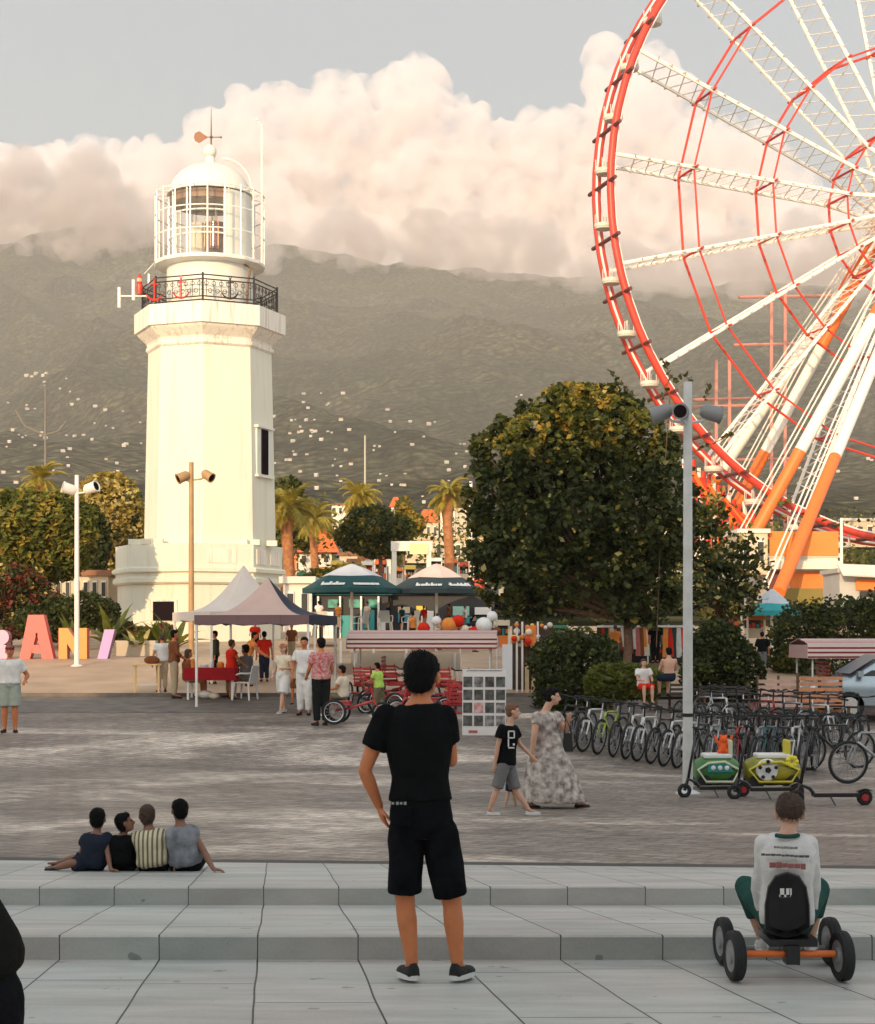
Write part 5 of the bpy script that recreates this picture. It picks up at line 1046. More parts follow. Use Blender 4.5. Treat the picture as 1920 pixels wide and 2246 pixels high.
# ---------------------------------------------------------------- simple buildings
def stucco(name, c): return mat(name, c, .85, var=.08, vs=.6, bump=.2, bs=3)
B_white = stucco('white_wall', (.66, .62, .54)); B_cream = stucco('cream_wall', (.55, .45, .32)); B_orange = mat('orange_cladding', (.72, .20, .03), .6, var=.08, vs=1); B_grey = stucco('grey_wall', (.42, .42, .40)); B_red = mat('red_tiles', (.60, .12, .03), .8, var=.25, vs=2); B_brown = mat('brown_roof', (.22, .10, .05), .8, var=.2, vs=2); B_olive = stucco('olive_wall', (.20, .16, .04)); B_teal = mat('teal_counter', (.02, .25, .24), .5); B_dark = mat('dark_interior', (.03, .028, .028), .7); B_glass = mat('shop_glass', (.05, .05, .05), .15); B_board = mat('wooden_board', (.50, .36, .20), .7, var=.15, vs=3)
def bld(label, D, x0, x1, yt, yb, wall, roof=None, rt='flat', rows=0, cols=0, depth=None, cat='building', name='building', winm=None, rh=.0, eave=.3):
    s = F / D; w = (x1 - x0) / s; zb = (HY - yb) / s; h = (yb - yt) / s; dp = depth or max(2.0, w * .6); T = thing(name, label, cat, (((x0 + x1) / 2 - CX) / s, D + dp / 2, zb))
    MB().box((0, 0, h / 2), (w, dp, h)).obj('wall', wall, T)
    if rt == 'flat': MB().box((0, 0, h + .1), (w + eave, dp + eave, .25)).obj('roof', roof or wall, T)
    elif rt == 'hip':
        MB().add([(-w / 2 - eave, -dp / 2 - eave, h), (w / 2 + eave, -dp / 2 - eave, h), (w / 2 + eave, dp / 2 + eave, h), (-w / 2 - eave, dp / 2 + eave, h), (-w / 4, 0, h + rh), (w / 4, 0, h + rh)], [(0, 1, 5, 4), (1, 2, 5), (2, 3, 4, 5), (3, 0, 4), (3, 2, 1, 0)]).obj('roof', roof, T)
    for i in range(rows):
        for j in range(cols):
            c = (-w / 2 + w * (j + .5) / cols, -dp / 2 - .03, h * (i + .55) / rows); f = MB().box(c, (w / cols * .52, .08, h / rows * .55)).obj('window', M_polew, T); MB().box((c[0], c[1] - .035, c[2]), (w / cols * .42, .06, h / rows * .45)).obj('pane', winm or B_glass, f)
    return T
bld('house with bright red hipped roof beside the lighthouse', 125, 655, 728, 1212, 1275, B_white, B_red, 'hip', 2, 3, rh=2.6, eave=.6)
bld('tall narrow orange house with red roof just right of the lighthouse', 128, 634, 660, 1195, 1290, B_orange, B_red, 'hip', 3, 2, rh=1.2)
bld('small grey-white block beside the red-roofed house', 130, 732, 762, 1180, 1262, B_grey, None, 'flat', 2, 2)
bld('yellowish low shop left of the dark green parasol', 118, 745, 800, 1218, 1300, B_cream, B_brown, 'flat', 1, 4)
bld('white stall with a bright red band between the parasols', 110, 800, 858, 1225, 1300, B_white, M_red, 'flat', 1, 3)
bld('long low beige building behind the white gateway', 160, 888, 1080, 1184, 1235, B_cream, B_board, 'flat', 1, 9)
bld('slim white hotel tower with dark balconies beside the golden palm', 260, 966, 999, 1110, 1190, B_white, None, 'flat', 9, 2)
bld('lower white apartment block right of the hotel tower', 255, 1000, 1024, 1118, 1190, B_cream, None, 'flat', 6, 2)
bld('cluster house with red roof below the far hills', 240, 918, 962, 1146, 1190, B_cream, B_red, 'hip', 1, 3, rh=2)
bld('white two-storey house above the small round tree', 230, 728, 765, 1108, 1160, B_white, B_brown, 'flat', 2, 3)
bld('small pale house between palm and radio mast top', 235, 858, 878, 1112, 1160, B_white, B_red, 'hip', 2, 2, rh=1.5)
bld('beige building half hidden by the sparse tree', 100, 1622, 1684, 1168, 1260, B_cream, B_white, 'flat', 1, 2, depth=5)
T = bld('orange and white pavilion under the ferris wheel', 101, 1686, 1838, 1222, 1330, B_white, None, 'flat', 0, 0, depth=8)
s = 36.
MB().box((0, -4.1, 36 / s * 0 + (1330 - 1222) / s + .85), (152 / s, .3, 1.5)).obj('parapet', B_orange, T)
MB().box((.4, -4.06, (1330 - 1272) / s), (2.4, .14, 1.0)).obj('shop_sign', B_orange, T); MB().box((-1.6, -4.06, (1330 - 1275) / s), (1.0, .14, 1.3)).obj('door', mat('maroon_door', (.12, .02, .015), .5), T)
MB().box((.2, -4.3, .55), (4.3, .5, 1.1)).obj('counter', B_olive, T)
MB().box((0, -4.6, (1330 - 1240) / s), (154 / s, 1.2, .5)).obj('canopy', B_white, T)
bld('long white-roofed hall at the right edge beyond the pavilion', 150, 1850, 1990, 1142, 1200, B_cream, B_white, 'flat', 1, 6)
T = bld('row of white awning stalls at the right edge', 92, 1842, 1990, 1255, 1330, B_grey, None, 'flat', 0, 0, depth=4)
MB().add([(-2, -3.2, 1.75), (2, -3.2, 1.55), (2, -1.9, 2.25), (-2, -1.9, 2.4)], [(0, 1, 2, 3)]).obj('awning', B_white, T).modifiers.new('s', 'SOLIDIFY').thickness = .08
MB().box((.3, -2.1, 1.2), (2.6, .1, .6)).obj('shop_sign', B_orange, T); MB().box((.4, -2.15, .7), (2.4, .1, .3)).obj('shop_board', B_dark, T)
bld('small white kiosk between the gazebos and the parasol', 60, 622, 684, 1278, 1385, B_white, B_white, 'flat', 1, 2, depth=2.2)
bld('low stall with white and orange goods under the round tree', 70, 100, 238, 1262, 1330, B_cream, B_brown, 'flat', 1, 7, depth=3)
T = thing('gateway', 'white timber gateway frame with a yellow sign beam between the parasols', 'gateway', P(903, 1300, 84)); s = F / 84.
for x in (-38, 38): MB().box((x / s, 0, 52 / s), (.24, .24, 104 / s)).obj('post', M_white, T)
MB().box((0, 0, 102 / s), (90 / s, .3, .5)).obj('beam', M_white, T); MB().box((16 / s, -.18, 96 / s), (40 / s, .1, .55)).obj('sign_board', mat('yellow_board', (.72, .62, .32), .6), T)
# kiosks under the parasols
T = bld('open kiosk with teal counter under the dark green parasol', 60.5, 690, 852, 1304, 1400, B_dark, F_green, 'flat', 0, 0, depth=2.2, name='kiosk', cat='kiosk'); s = F / 60.5
for x, w, h, m in ((-50, 22, 58, M_plasticw), (-8, 34, 50, B_teal), (38, 26, 62, B_teal), (66, 18, 50, M_plasticw)): MB().box((x / s, -1.18, h / s / 2), (w / s, .12, h / s)).obj('counter_panel', m, T)
for x in (-72, -24, 22, 60): MB().box((x / s, -1.3, 46 / s), (.07, .07, 92 / s)).obj('post', M_polew, T)
for x, w in ((-40, 22), (10, 30), (48, 20)): MB().box((x / s, -1.16, 76 / s), (w / s, .08, 18 / s)).obj('menu_board', mat('menu_green', (.04, .22, .16), .5, var=.6, vs=6), T)
T = bld('open kiosk with teal and yellow panels under the grey-green parasol', 61, 858, 1085, 1304, 1400, B_dark, F_green2, 'flat', 0, 0, depth=2.2, name='kiosk', cat='kiosk'); s = F / 61.
for x, w, z, h, m in ((-85, 26, 62, 14, B_cream), (-86, 24, 44, 18, mat('blue_panel', (.02, .22, .36), .5)), (-48, 20, 64, 14, mat('yellow_panel', (.55, .42, .05), .5)), (-30, 20, 30, 60, M_plasticw), (40, 36, 60, 20, mat('mint_panel', (.30, .50, .42), .5)), (40, 60, 40, 14, B_teal), (84, 50, 38, 12, B_teal), (88, 36, 60, 16, M_plasticw), (-60, 30, 20, 38, B_board), (20, 26, 22, 40, B_red)): MB().box((x / s, -1.2, z / s), (w / s, .12, h / s)).obj('counter_panel', m, T)
# market stalls filling the ground between the parasols and the town
AW = [('red', M_red), ('orange', B_orange), ('white', M_white), ('cream', B_cream), ('yellow', mat('yellow_awning', (.66, .46, .08), .7)), ('rust', B_red), ('green', mat('green_awning', (.03, .20, .09), .7)), ('brown', B_brown)]
rnd = random.Random(44); k = 0
for (px, yb, w, h, D, where) in ((575, 1300, 34, 50, 96, 'just right of the lighthouse base'), (612, 1298, 30, 42, 98, 'between lighthouse base and tall orange house'), (668, 1290, 36, 34, 104, 'in front of the red-roofed house'), (706, 1284, 30, 40, 102, 'right of the red-roofed house'), (740, 1276, 28, 46, 106, 'above the left rim of the dark green parasol'),
    (775, 1262, 30, 36, 108, 'directly above the dark green parasol cap'), (806, 1272, 26, 40, 100, 'above the right rim of the dark green parasol'), (836, 1280, 28, 52, 97, 'left of the white gateway'), (872, 1285, 26, 40, 99, 'seen through the left half of the gateway'), (900, 1286, 24, 46, 101, 'seen through the middle of the gateway'), (926, 1288, 24, 40, 98, 'seen through the right half of the gateway'),
    (955, 1262, 30, 38, 110, 'right of the gateway above the pinkish cap'), (990, 1270, 30, 44, 105, 'below the golden palm with the orange trunk'), (1020, 1278, 28, 44, 100, 'between the palm trunk and the large dark tree'), (1052, 1290, 30, 50, 95, 'touching the left edge of the large dark tree'), (95, 1310, 40, 44, 74, 'under the round tree, far left'), (130, 1300, 30, 50, 76, 'left of the white lamp post'), (196, 1305, 34, 46, 73, 'right of the white lamp post'), (228, 1312, 28, 60, 75, 'touching the lighthouse base at its left'),
    (1100, 1420, 34, 60, 52, 'under the left side of the large dark tree'), (1215, 1405, 60, 34, 50, 'behind the round dark bush'), (1655, 1400, 40, 50, 56, 'left of the teal parasol pole'), (1600, 1380, 50, 40, 60, 'behind the sparse tree foot')):
    s = F / D; n1, m1 = AW[(k * 3 + k // 8) % 8]; n2, m2 = AW[(k * 5 + 2) % 8]; W_, H_ = w / s, h / s
    T = thing('market_stall', 'small stall, %s awning over %s counter, %s' % (n1, n2, where), 'stall', P(px, yb, D)); MB().box((0, -.1, H_ * .9), (W_, .9, H_ * .2), 0, None, .8).obj('awning', m1, T)
    MB().box((0, 0, H_ * .22), (W_ * .92, .5, H_ * .44)).obj('counter', m2, T); MB().box((0, .3, H_ * .6), (W_ * .9, .05, H_ * .5)).obj('back_wall', B_dark if k % 2 else B_brown, T)
    for x in (-.46, .46): MB().box((x * W_, -.3, H_ * .5), (.06, .06, H_)).obj('post', M_polew, T)
    for j in range(4): MB().box(((-.33 + .22 * j) * W_, -.2, H_ * (.52 + rnd.uniform(0, .12))), (W_ * .14, .15, H_ * rnd.uniform(.12, .24))).obj('goods', rnd.choice([M_red, B_orange, M_white, B_cream, B_teal]), T)
    k += 1
# white plastic chairs
def make_chair(label):
    T = thing('plastic_chair', label, 'chair', group='white plastic chairs'); m = M_plasticw
    MB().box((0, 0, .43), (.44, .44, .03)).obj('seat', m, T, bevel=.01)
    mb = MB(); mb.add([(-.21, -.22, .44), (.21, -.22, .44), (.19, -.30, .84), (-.19, -.30, .84)], [(0, 1, 2, 3)]); b = mb.obj('backrest', m, T); b.modifiers.new('s', 'SOLIDIFY').thickness = .02
    for sx in (-1, 1):
        for sy in (-1, 1): MB().tube([(sx * .20, sy * .19, .43), (sx * .24, sy * .23, 0)], [.03, .022], 8).obj('leg', m, T)
        MB().tube([(sx * .23, -.24, .66), (sx * .26, 0, .66), (sx * .24, .2, .60), (sx * .22, .21, .44)], .022, 6).obj('armrest', m, T)
    return T
ch = make_chair('white plastic armchair beside the red-covered table'); O = G(538, 1536); ch.location = O; ch.rotation_euler[2] = R(70)
for px, py, rz, lb in ((702, 1386, 20, 'white plastic chair left of the dark green parasol pole'), (845, 1384, 190, 'white plastic chair between the two parasols'), (790, 1386, 60, 'white plastic chair just right of the dark green parasol pole'), (900, 1384, 120, 'white plastic chair under the pinkish-capped parasol')): dup(ch, P(px, py + 8, 57), R(rz), lb, 1.0)
# tables
def table(label, px, py, w, d, h, topm, legm, rz=0, cloth_=None):
    O = G(px, py); T = thing('table', label, 'table', O, rz)
    MB().box((0, 0, h - .02), (w, d, .04)).obj('tabletop', topm, T, bevel=.005)
    for sx in (-1, 1):
        for sy in (-1, 1): MB().box((sx * (w / 2 - .06), sy * (d / 2 - .06), (h - .04) / 2), (.05, .05, h - .04)).obj('leg', legm, T)
    return T, O
T, O = table('bare yellow wooden trestle table on the sunlit edge of the plaza', 323, 1520, .72, .45, .74, mat('pine_yellow', (.78, .52, .22), .6, var=.1, vs=5), mat('pine_leg', (.82, .58, .28), .6), R(6))
MB().box((0, -.16, .22), (.6, .04, .05)).obj('stretcher', M_polew, T)
b = MB().ball((0, 0, .09), .1, 12, 8, sc=(2.0, .9, 1.1)).obj('bag', C_brown, None, loc=O + Vector((.12, 0, .745 )), smooth=True); tag(b, 'reddish-brown bag lying on the yellow table', 'bag')
T, O = table('table under a red cloth beneath the mauve gazebo', 465, 1534, 1.2, .75, .76, C_red, M_plasticw)
mb = MB()
mb.rings([[Vector((x * (1 + .05 * k), y * (1 + .08 * k), .775 - .30 * k)) for x, y in ((-.62, -.4), (-.3, -.41), (0, -.4), (.3, -.41), (.62, -.4), (.62, .4), (-.62, .4))] for k in (0, .5, 1)], caps=False); mb.add([(-.62, -.4, .776), (.62, -.4, .776), (.62, .4, .776), (-.62, .4, .776)], [(0, 1, 2, 3)])
c = mb.obj('tablecloth', cloth('dark_red_cloth', (.30, .015, .02)), None, loc=O); tag(c, 'dark red cloth hanging over the table under the mauve gazebo', 'tablecloth')
for i, (dx, w, h, m) in enumerate(((-.45, .10, .22, C_orange), (-.2, .2, .1, M_plasticw), (0, .12, .2, M_plasticw), (.2, .18, .14, C_orange), (.42, .12, .12, B_board))):
    b = MB().lathe([(w / 2, 0), (w / 2 * 1.05, h * .6), (w / 2 * .7, h)], n=12).obj('jar', m, None, loc=O + Vector((dx, (-.1, .12, -.05, .1, 0)[i], .778))); tag(b, ('orange tapered jar at the left end of the red-covered table', 'low white bowl near the left end of the red-covered table', 'tall white jar in the middle of the red-covered table', 'squat orange jar on the red-covered table', 'small wooden pot at the right end of the red-covered table')[i], 'jar')
for i, (px, py, r_, m, lb) in enumerate(((452, 1532, .14, M_plasticw, 'crumpled white bag on the ground under the red-covered table'), (470, 1534, .11, C_cream, 'small cream bag on the ground by the table leg'), (437, 1530, .10, C_white, 'small white sack left of the table leg'))):
    b = MB().ball((0, 0, r_ * .72), r_, 12, 8, sc=(1.25, .9, .75)).obj('bag', m, None, loc=G(px, py), smooth=True); tag(b, lb, 'bag')
# planter boxes and leafy plants by the letters and the lighthouse
def blades(label, px, py, D, n, L, wd, seed, mats, up=.9, name='banana_plant', pot=None):
    O = Vector(((px - CX) / F * D, D, gz(D))); T = thing(name, label, 'plant', O); rnd = random.Random(seed); mb = MB()
    for i in range(n):
        az = rnd.uniform(0, 6.28); el = rnd.uniform(.5, 1.4) * up; l = L * rnd.uniform(.6, 1.1); d = Vector((math.cos(az) * math.cos(el), math.sin(az) * math.cos(el), math.sin(el))); p = Vector((rnd.uniform(-.2, .2), rnd.uniform(-.2, .2), .2)); sd_ = d.cross(Vector((0, 0, 1))).normalized(); o = len(mb.v); K = 8
        for k in range(K + 1):
            w = wd * math.sin(math.pi * min(.97, (k / K) ** .8 + .04)); mb.v += [tuple(p - sd_ * w + Vector((0, 0, w * .25))), tuple(p), tuple(p + sd_ * w + Vector((0, 0, w * .25)))]; p = p + d * (l / K); d = (d + Vector((0, 0, -.10))).normalized()
        for k in range(K):
            for j in (0, 1): q = o + k * 3 + j; mb.f.append((q, q + 1, q + 4, q + 3)); mb.m.append(i % len(mats))
    mb.obj('foliage', mats, T); 
    if pot: MB().box((0, 0, .25), pot).obj('planter', mat('stone_planter', (.45, .38, .28), .8), T)
    else: MB().tube([(0, 0, -.1), (0, 0, .5)], .08, 8).obj('stem', M_bark, T)
    return T
blades('broad-leaved banana plant behind the lavender letter', 235, 1425, 56, 12, 1.7, .16, 3, [L_hedge, L_mid])
blades('low palm-like plant behind the orange letter', 150, 1420, 57, 16, 1.3, .1, 4, [L_dark, L_mid])
blades('leafy plant in a stone planter left of the gazebo', 300, 1430, 53, 18, 1.0, .09, 5, [L_mid, L_hedge, L_lite], pot=(1.3, .5, .5))
blades('broad-leaved plant in front of the lighthouse doorway', 345, 1425, 54, 18, 1.3, .12, 6, [L_hedge, L_mid])
blades('tall leafy plant beside the ochre lamp post', 385, 1425, 55, 14, 1.5, .12, 7, [L_palm, L_mid])
blades('dark spiky plant behind the coral letter', 70, 1420, 57, 18, 1.2, .09, 8, [L_dark, L_rust])
bush('low flowering shrub at the foot of the lighthouse', 60, [(270, 1385, 30, 24), (310, 1395, 34, 22), (360, 1390, 30, 24)], 2600, .11, [L_mid, L_rust, L_lite], [.5, .3, .2], 41)
# ---------------------------------------------------------------- striped pedal carts
S_str = stripes('striped_awning', (.62, .50, .46), (.30, .05, .05), 5.2, 1, .42); S_strx = stripes('striped_awning_end', (.62, .50, .46), (.30, .05, .05), 12, 1, .45)
M_redbike = mat('red_frame_paint', (.42, .03, .03), .35, var=.2, vs=8)
def wheel(T, c, r, rim, tyre_r=.022, spokes=14, ax=(1, 0, 0), hub=True):
    ax = Vector(ax).normalized(); q = Vector((0, 0, 1)).rotation_difference(ax); c = Vector(c)
    ring = lambda rr, n=24: [c + q @ Vector((rr * math.cos(2 * math.pi * i / n), rr * math.sin(2 * math.pi * i / n), 0)) for i in range(n)]
    w = MB().tube(ring(r - tyre_r), tyre_r, 8, close=True).obj('wheel', M_rubber, T, smooth=True)
    mb = MB().tube(ring(r - tyre_r * 2.4), tyre_r * .5, 6, close=True)
    for i, p in enumerate(ring(r - tyre_r * 2.4, spokes)): mb.tube([c + ax * (.02 if i % 2 else -.02), p], .003 + .0015 * (r > .3), 3)
    mb.tube([c - ax * .04, c + ax * .04], .02, 8); mb.obj('rim', rim, w); return w
def surrey(label, O, rz, L=3.3, W_=1.5, H_=2.02, frame=M_redbike, sc=1):
    T = thing('pedal_cart', label, 'pedal cart', O, rz, group='canopied pedal carts'); pts = [(-L / 2, -W_ / 2), (L / 2, -W_ / 2), (L / 2, W_ / 2), (-L / 2, W_ / 2)]
    mb = MB(); N = 8; rs = []
    for i in range(N + 1):
        y = -W_ / 2 - .12 + (W_ + .24) * i / N; z = H_ + .13 * math.sin(math.pi * i / N); rs.append([(-L / 2 - .1, y, z), (L / 2 + .1, y, z)])
    for a, b in zip(rs, rs[1:]): mb.add([a[0], a[1], b[1], b[0]], [(0, 1, 2, 3)])
    for sy in (-1, 1): y = sy * (W_ / 2 + .12); mb.add([(-L / 2 - .1, y, H_), (L / 2 + .1, y, H_), (L / 2 + .1, y * 1.02, H_ - .31), (-L / 2 - .1, y * 1.02, H_ - .31)], [(0, 1, 2, 3)], 1)
    for sx in (-1, 1): x = sx * (L / 2 + .1); mb.add([(x, -W_ / 2 - .12, H_), (x, W_ / 2 + .12, H_), (x * 1.01, W_ / 2 + .12, H_ - .31), (x * 1.01, -W_ / 2 - .12, H_ - .31)], [(0, 1, 2, 3)], 2)
    a = mb.obj('canopy', [S_str, stripes('striped_valance', (.66, .54, .50), (.22, .035, .035), 9.5, 2, .42), S_strx], T); a.modifiers.new('s', 'SOLIDIFY').thickness = .015
    for (x, y) in pts: MB().tube([(x * .96, y * .95, .45), (x * .96, y * .95, H_)], .022, 8).obj('post', M_polew, T)
    mb = MB(); mb.tube([(x * .94, y * .9, .42) for x, y in pts], .03, 8, close=True); mb.tube([(-L / 2 * .94, 0, .42), (L / 2 * .94, 0, .42)], .03, 8); mb.tube([(L * .2, -.6, .42), (L * .2, .6, .42)], .03, 8); mb.obj('frame', frame, T)
    for x in (-L * .38, L * .38):
        for y in (-W_ * .46, W_ * .46): wheel(T, (x, y, .30), .30, M_chrome, .026, 16, (0, 1, 0))
    for x in (-L * .22, L * .12):
        b = MB().box((x, 0, .62), (.4, W_ * .8, .07)).obj('seat', frame, T); mb = MB()
        for k in range(4): mb.box((x - .24, 0, .78 + k * .09), (.02, W_ * .8, .05))
        mb.tube([(x - .235, -.3, .6), (x - .235, -.3, 1.08)], .014, 5); mb.tube([(x - .235, .3, .6), (x - .235, .3, 1.08)], .014, 5); mb.obj('backrest', frame, T)
    return T
O = G(938, 1500); O.y = 40.2; O.x = (930 - CX) / F * 40.2; O.z = gz(40.2); surrey('canopied pedal cart with a red and white striped roof behind the man in black', O, R(-3), 3.4, H_=1.58)
O = Vector(((1880 - CX) / F * 38.8, 38.8, gz(38.8))); surrey('canopied pedal cart with a striped roof at the right edge before the hedge', O, R(2), 2.6, H_=1.46)
def trike(label, O, rz, sc=1.0):
    T = thing('pedal_trike', label, 'pedal trike', O, rz, group='red pedal trikes', sc=sc); m = M_redbike
    wheel(T, (0, -.35, .27), .27, M_chrome, .026, 14, (0, 1, .05)); wheel(T, (0, .35, .27), .27, M_chrome, .026, 14, (0, 1, -.05)); wheel(T, (1.0, 0, .24), .24, M_chrome, .026, 14, (0, 1, 0))
    mb = MB(); mb.tube([(0, -.33, .27), (0, .33, .27)], .025, 8); mb.tube([(0, 0, .3), (.3, 0, .34), (.8, 0, .5), (1.0, 0, .24)], .028, 8); mb.tube([(.82, 0, .5), (.74, 0, .82)], .02, 8); mb.tube([(-.1, -.25, .45), (-.1, .25, .45), (.3, .25, .42), (.3, -.25, .42)], .02, 6, close=True); mb.obj('frame', m, T)
    MB().tube([(.60, -.24, .88), (.72, -.2, .82), (.74, 0, .82), (.72, .2, .82), (.60, .24, .88)], .016, 6).obj('handlebar', M_rubber, T)
    MB().box((.1, 0, .47), (.42, .46, .05)).obj('seat', m, T)
    mb = MB()
    for k in range(5): mb.box((-.16 - .03 * k, 0, .52 + .085 * k), (.02, .46, .05))
    for y in (-.2, .2): mb.tube([(-.14, y, .46), (-.30, y, .92)], .014, 5)
    mb.obj('backrest', m, T); return T
t0 = trike('red pedal trike ridden by the child in a pale shirt', G(738, 1588), R(175)); t0.rotation_euler[2] = R(-5)
for px, py, rz, lb in ((820, 1562, 20, 'red pedal trike behind the child in lime green'), (885, 1570, 150, 'red pedal trike just left of the head of the man in black'), (965, 1580, 200, 'red pedal trike just right of the man in black'), (1000, 1592, 100, 'red pedal trike closest to the photo board'), (800, 1545, 80, 'red pedal trike standing upright behind the lime-shirted child'), (862, 1540, -60, 'red pedal trike in the back row, left of the head of the man in black'), (982, 1548, 60, 'red pedal trike in the back row, right of the head of the man in black')): dup(t0, G(px, py), R(rz), lb, 1.0)
# trampoline-low cream barrier behind the trikes
for i, (x0, x1, y0, y1, D, lb) in enumerate(((770, 1010, 1432, 1470, 42, 'long cream barrier board behind the red trikes'), (700, 790, 1455, 1480, 41.5, 'short pale barrier board beside the checked-shirt man'), (740, 900, 1405, 1428, 44.5, 'upper cream board under the striped canopy'))):
    s = F / D; T = thing('barrier', lb, 'barrier', P((x0 + x1) / 2, y1, D)); w = (x1 - x0) / s; h = (y1 - y0) / s; MB().box((0, 0, h / 2), (w, .06, h)).obj('board', mat('cream_board', (.60, .48, .34), .7, var=.08, vs=2), T)
    for x in (-w * .45, 0, w * .45): MB().box((x, -.03, h / 2 - .3), (.06, .06, h + .6)).obj('post', M_polew, T)
# ---------------------------------------------------------------- photo board
O = G(1062, 1613); T = thing('photo_board', 'freestanding white board of photographs in four rows of four', 'photo board', O, R(-4)); s = F / O.y; w, h = 96 / s, 146 / s; tl = R(-6)
q = Matrix.Rotation(tl, 3, 'X'); brd = MB().box(q @ Vector((0, 0, h / 2)), (w, .03, h), 0, q).obj('board', mat('board_white', (.62, .58, .56), .5), T)
rnd = random.Random(4); pm = [mat('photo_%s' % n_, c, .5, c2=c2, vs=9, det=1) for n_, c, c2 in (('dark', (.012, .012, .012), (.10, .10, .09)), ('grey', (.03, .03, .03), (.30, .28, .27)), ('rose', (.45, .14, .13), (.55, .4, .38)), ('slate', (.015, .02, .02), (.12, .12, .11)))]
for i in range(5):
    for j in range(4):
        if i == 4 and j > 0: continue
        c = Vector(((-.375 + .25 * j) * w, -.022, h * (.205 + .195 * (3 - i)) if i < 4 else 0))
        if i < 4: MB().box(q @ (c + Vector((0, 0, .02))), (w * .205, .008, h * .155), 0, q).obj('photo', pm[2 if (i, j) == (2, 1) else rnd.choice((0, 0, 1, 3))], brd)
mb = MB().box(q @ Vector((-.25 * w, -.022, h * .055)), (w * .2, .006, h * .04), 0, q); mb.obj('caption', mat('caption_red', (.35, .08, .07), .5), brd)
MB().box(q @ Vector((0, -.022, h * .975)), (w * .8, .006, h * .012), 0, q).obj('caption', pm[1], brd)
MB().tube([q @ Vector((0, .03, h * .9)), (0, .45, 0)], .015, 6).obj('prop', M_polew, T)
o = MB().box((0, 0, .5), (.22, .05, 1.0)).obj('banner', mat('white_banner', (.60, .60, .60), .6), None, loc=P(1113, 1512, 36.5), rz=R(6)); tag(o, 'tall narrow white banner behind the photo board', 'banner')
T = thing('souvenir_stand', 'wooden souvenir stand with an orange panel right of the white banner', 'stall', Vector(((1160 - CX) / F * 42, 42, gz(42)))); s = F / 42.
for x in (-26, -14, 20): MB().box((x / s, 0, .9), (.05, .05, 1.8)).obj('post', M_polew, T)
for x in (-4, 10, 22): MB().box((x / s, -.05, .35), (.10, .08, .75)).obj('plank', B_board, T)
MB().box((4 / s, -.06, 1.45), (.28, .04, .5)).obj('panel', B_orange, T)
rnd = random.Random(8)
MB().box((10 / s, .25, .9), (90 / s, .05, 1.7)).obj('back_board', mat('dark_brown_board', (.07, .035, .02), .7, var=.4, vs=5), T)
for k in range(30): MB().ball(((rnd.uniform(-34, 50)) / s, rnd.uniform(-.2, .2), rnd.uniform(1.15, 1.72)), rnd.uniform(.05, .09), 8, 6).obj('souvenir', [C_red, C_orange, C_white, C_cream, mat('toy_yellow', (.7, .5, .1), .5)][k % 5], T, smooth=True)
# clothes stall behind the tree
T = thing('clothes_stall', 'clothes stall with garments hung under a white awning behind the tree trunk', 'stall', Vector(((1415 - CX) / F * 49, 49, gz(49)))); s = F / 49.
MB().box((0, 0, (HY - 1374) / s - gz(49)), (200 / s, 1.6, .06)).obj('awning', M_plasticw, T)
for x in (-98, -50, 0, 45, 96): MB().box((x / s, -.7, .6), (.04, .04, 1.2)).obj('post', M_polew, T)
for k in range(34):
    x = (-96 + 5.8 * k) / s; L_ = rnd.uniform(.45, .95); mb = MB(); zt = (HY - 1377) / s - gz(49); mb.add([(x - .06, -.72, zt), (x + .06, -.72, zt), (x + .09, -.74 + rnd.uniform(-.04, .04), zt - L_), (x - .09, -.72, zt - L_)], [(0, 1, 2, 3)]); o = mb.obj('garment', [C_red, C_cream, C_white, C_orange, C_brown, C_teal, cloth('rose_cloth', (.5, .15, .14))][(k * 5 + k // 3) % 7], T); o.modifiers.new('s', 'SOLIDIFY').thickness = .03
MB().box((0, .75, .6), (200 / s, .05, 1.2)).obj('back_wall', B_dark, T)
# toys on the striped canopy: balloons and inflatables
for i, (px, py, r_, m, lb) in enumerate(((985, 1372, .21, C_orange, 'large orange ball among the inflatable toys'), (930, 1378, .16, C_red, 'dark red ball at the left of the inflatable toys'), (1062, 1372, .22, M_plasticw, 'large white ball at the right of the inflatable toys'), (1040, 1385, .13, C_red, 'small red ball between the white balls'), (1005, 1362, .16, C_red, 'red ball behind the large orange one'), (958, 1362, .13, M_plasticw, 'small white ball left of the large orange one'), (1080, 1352, .14, M_plasticw, 'small white ball at the top right of the toys'), (1090, 1385, .12, C_brown, 'small brown ball at the right end of the toys'), (1020, 1380, .11, C_cream, 'small cream ball in the middle of the toys'))):
    o = MB().ball((0, 0, 0), r_, 16, 10).obj('ball', m, None, loc=P(px, py, 42.5), smooth=True); tag(o, lb, 'ball')
T = thing('toy_rack', 'white wire rack holding inflatable balls behind the striped canopy', 'rack', Vector(((1010 - CX) / F * 42.7, 42.7, gz(42.7))))
for x in (-1.0, 0, .95): MB().tube([(x, 0, 0), (x, 0, 1.9)], .02, 6).obj('post', M_polew, T)
for z in (1.3, 1.6): MB().tube([(-1.0, -.1, z), (.95, -.1, z)], .02, 6).obj('rail', M_polew, T)
# ---------------------------------------------------------------- bollards
bo = thing('bollard', 'pale cylindrical bollard in front of the round dark bush', 'bollard', G(1298, 1545), group='pale bollards'); MB().lathe([(.085, 0), (.085, .7), (.09, .72), (.09, .80), (.06, .83)], n=16).obj('post', mat('pale_concrete', (.45, .43, .38), .7, var=.1, vs=5), bo, smooth=40); MB().lathe([(.092, .60), (.092, .68)], n=16).obj('band', M_lampgrey, bo)
dup(bo, G(1200, 1540), 0, 'pale cylindrical bollard behind the walking woman'); dup(bo, G(1340, 1548), 0, 'pale cylindrical bollard in front of the low grassy hedge')
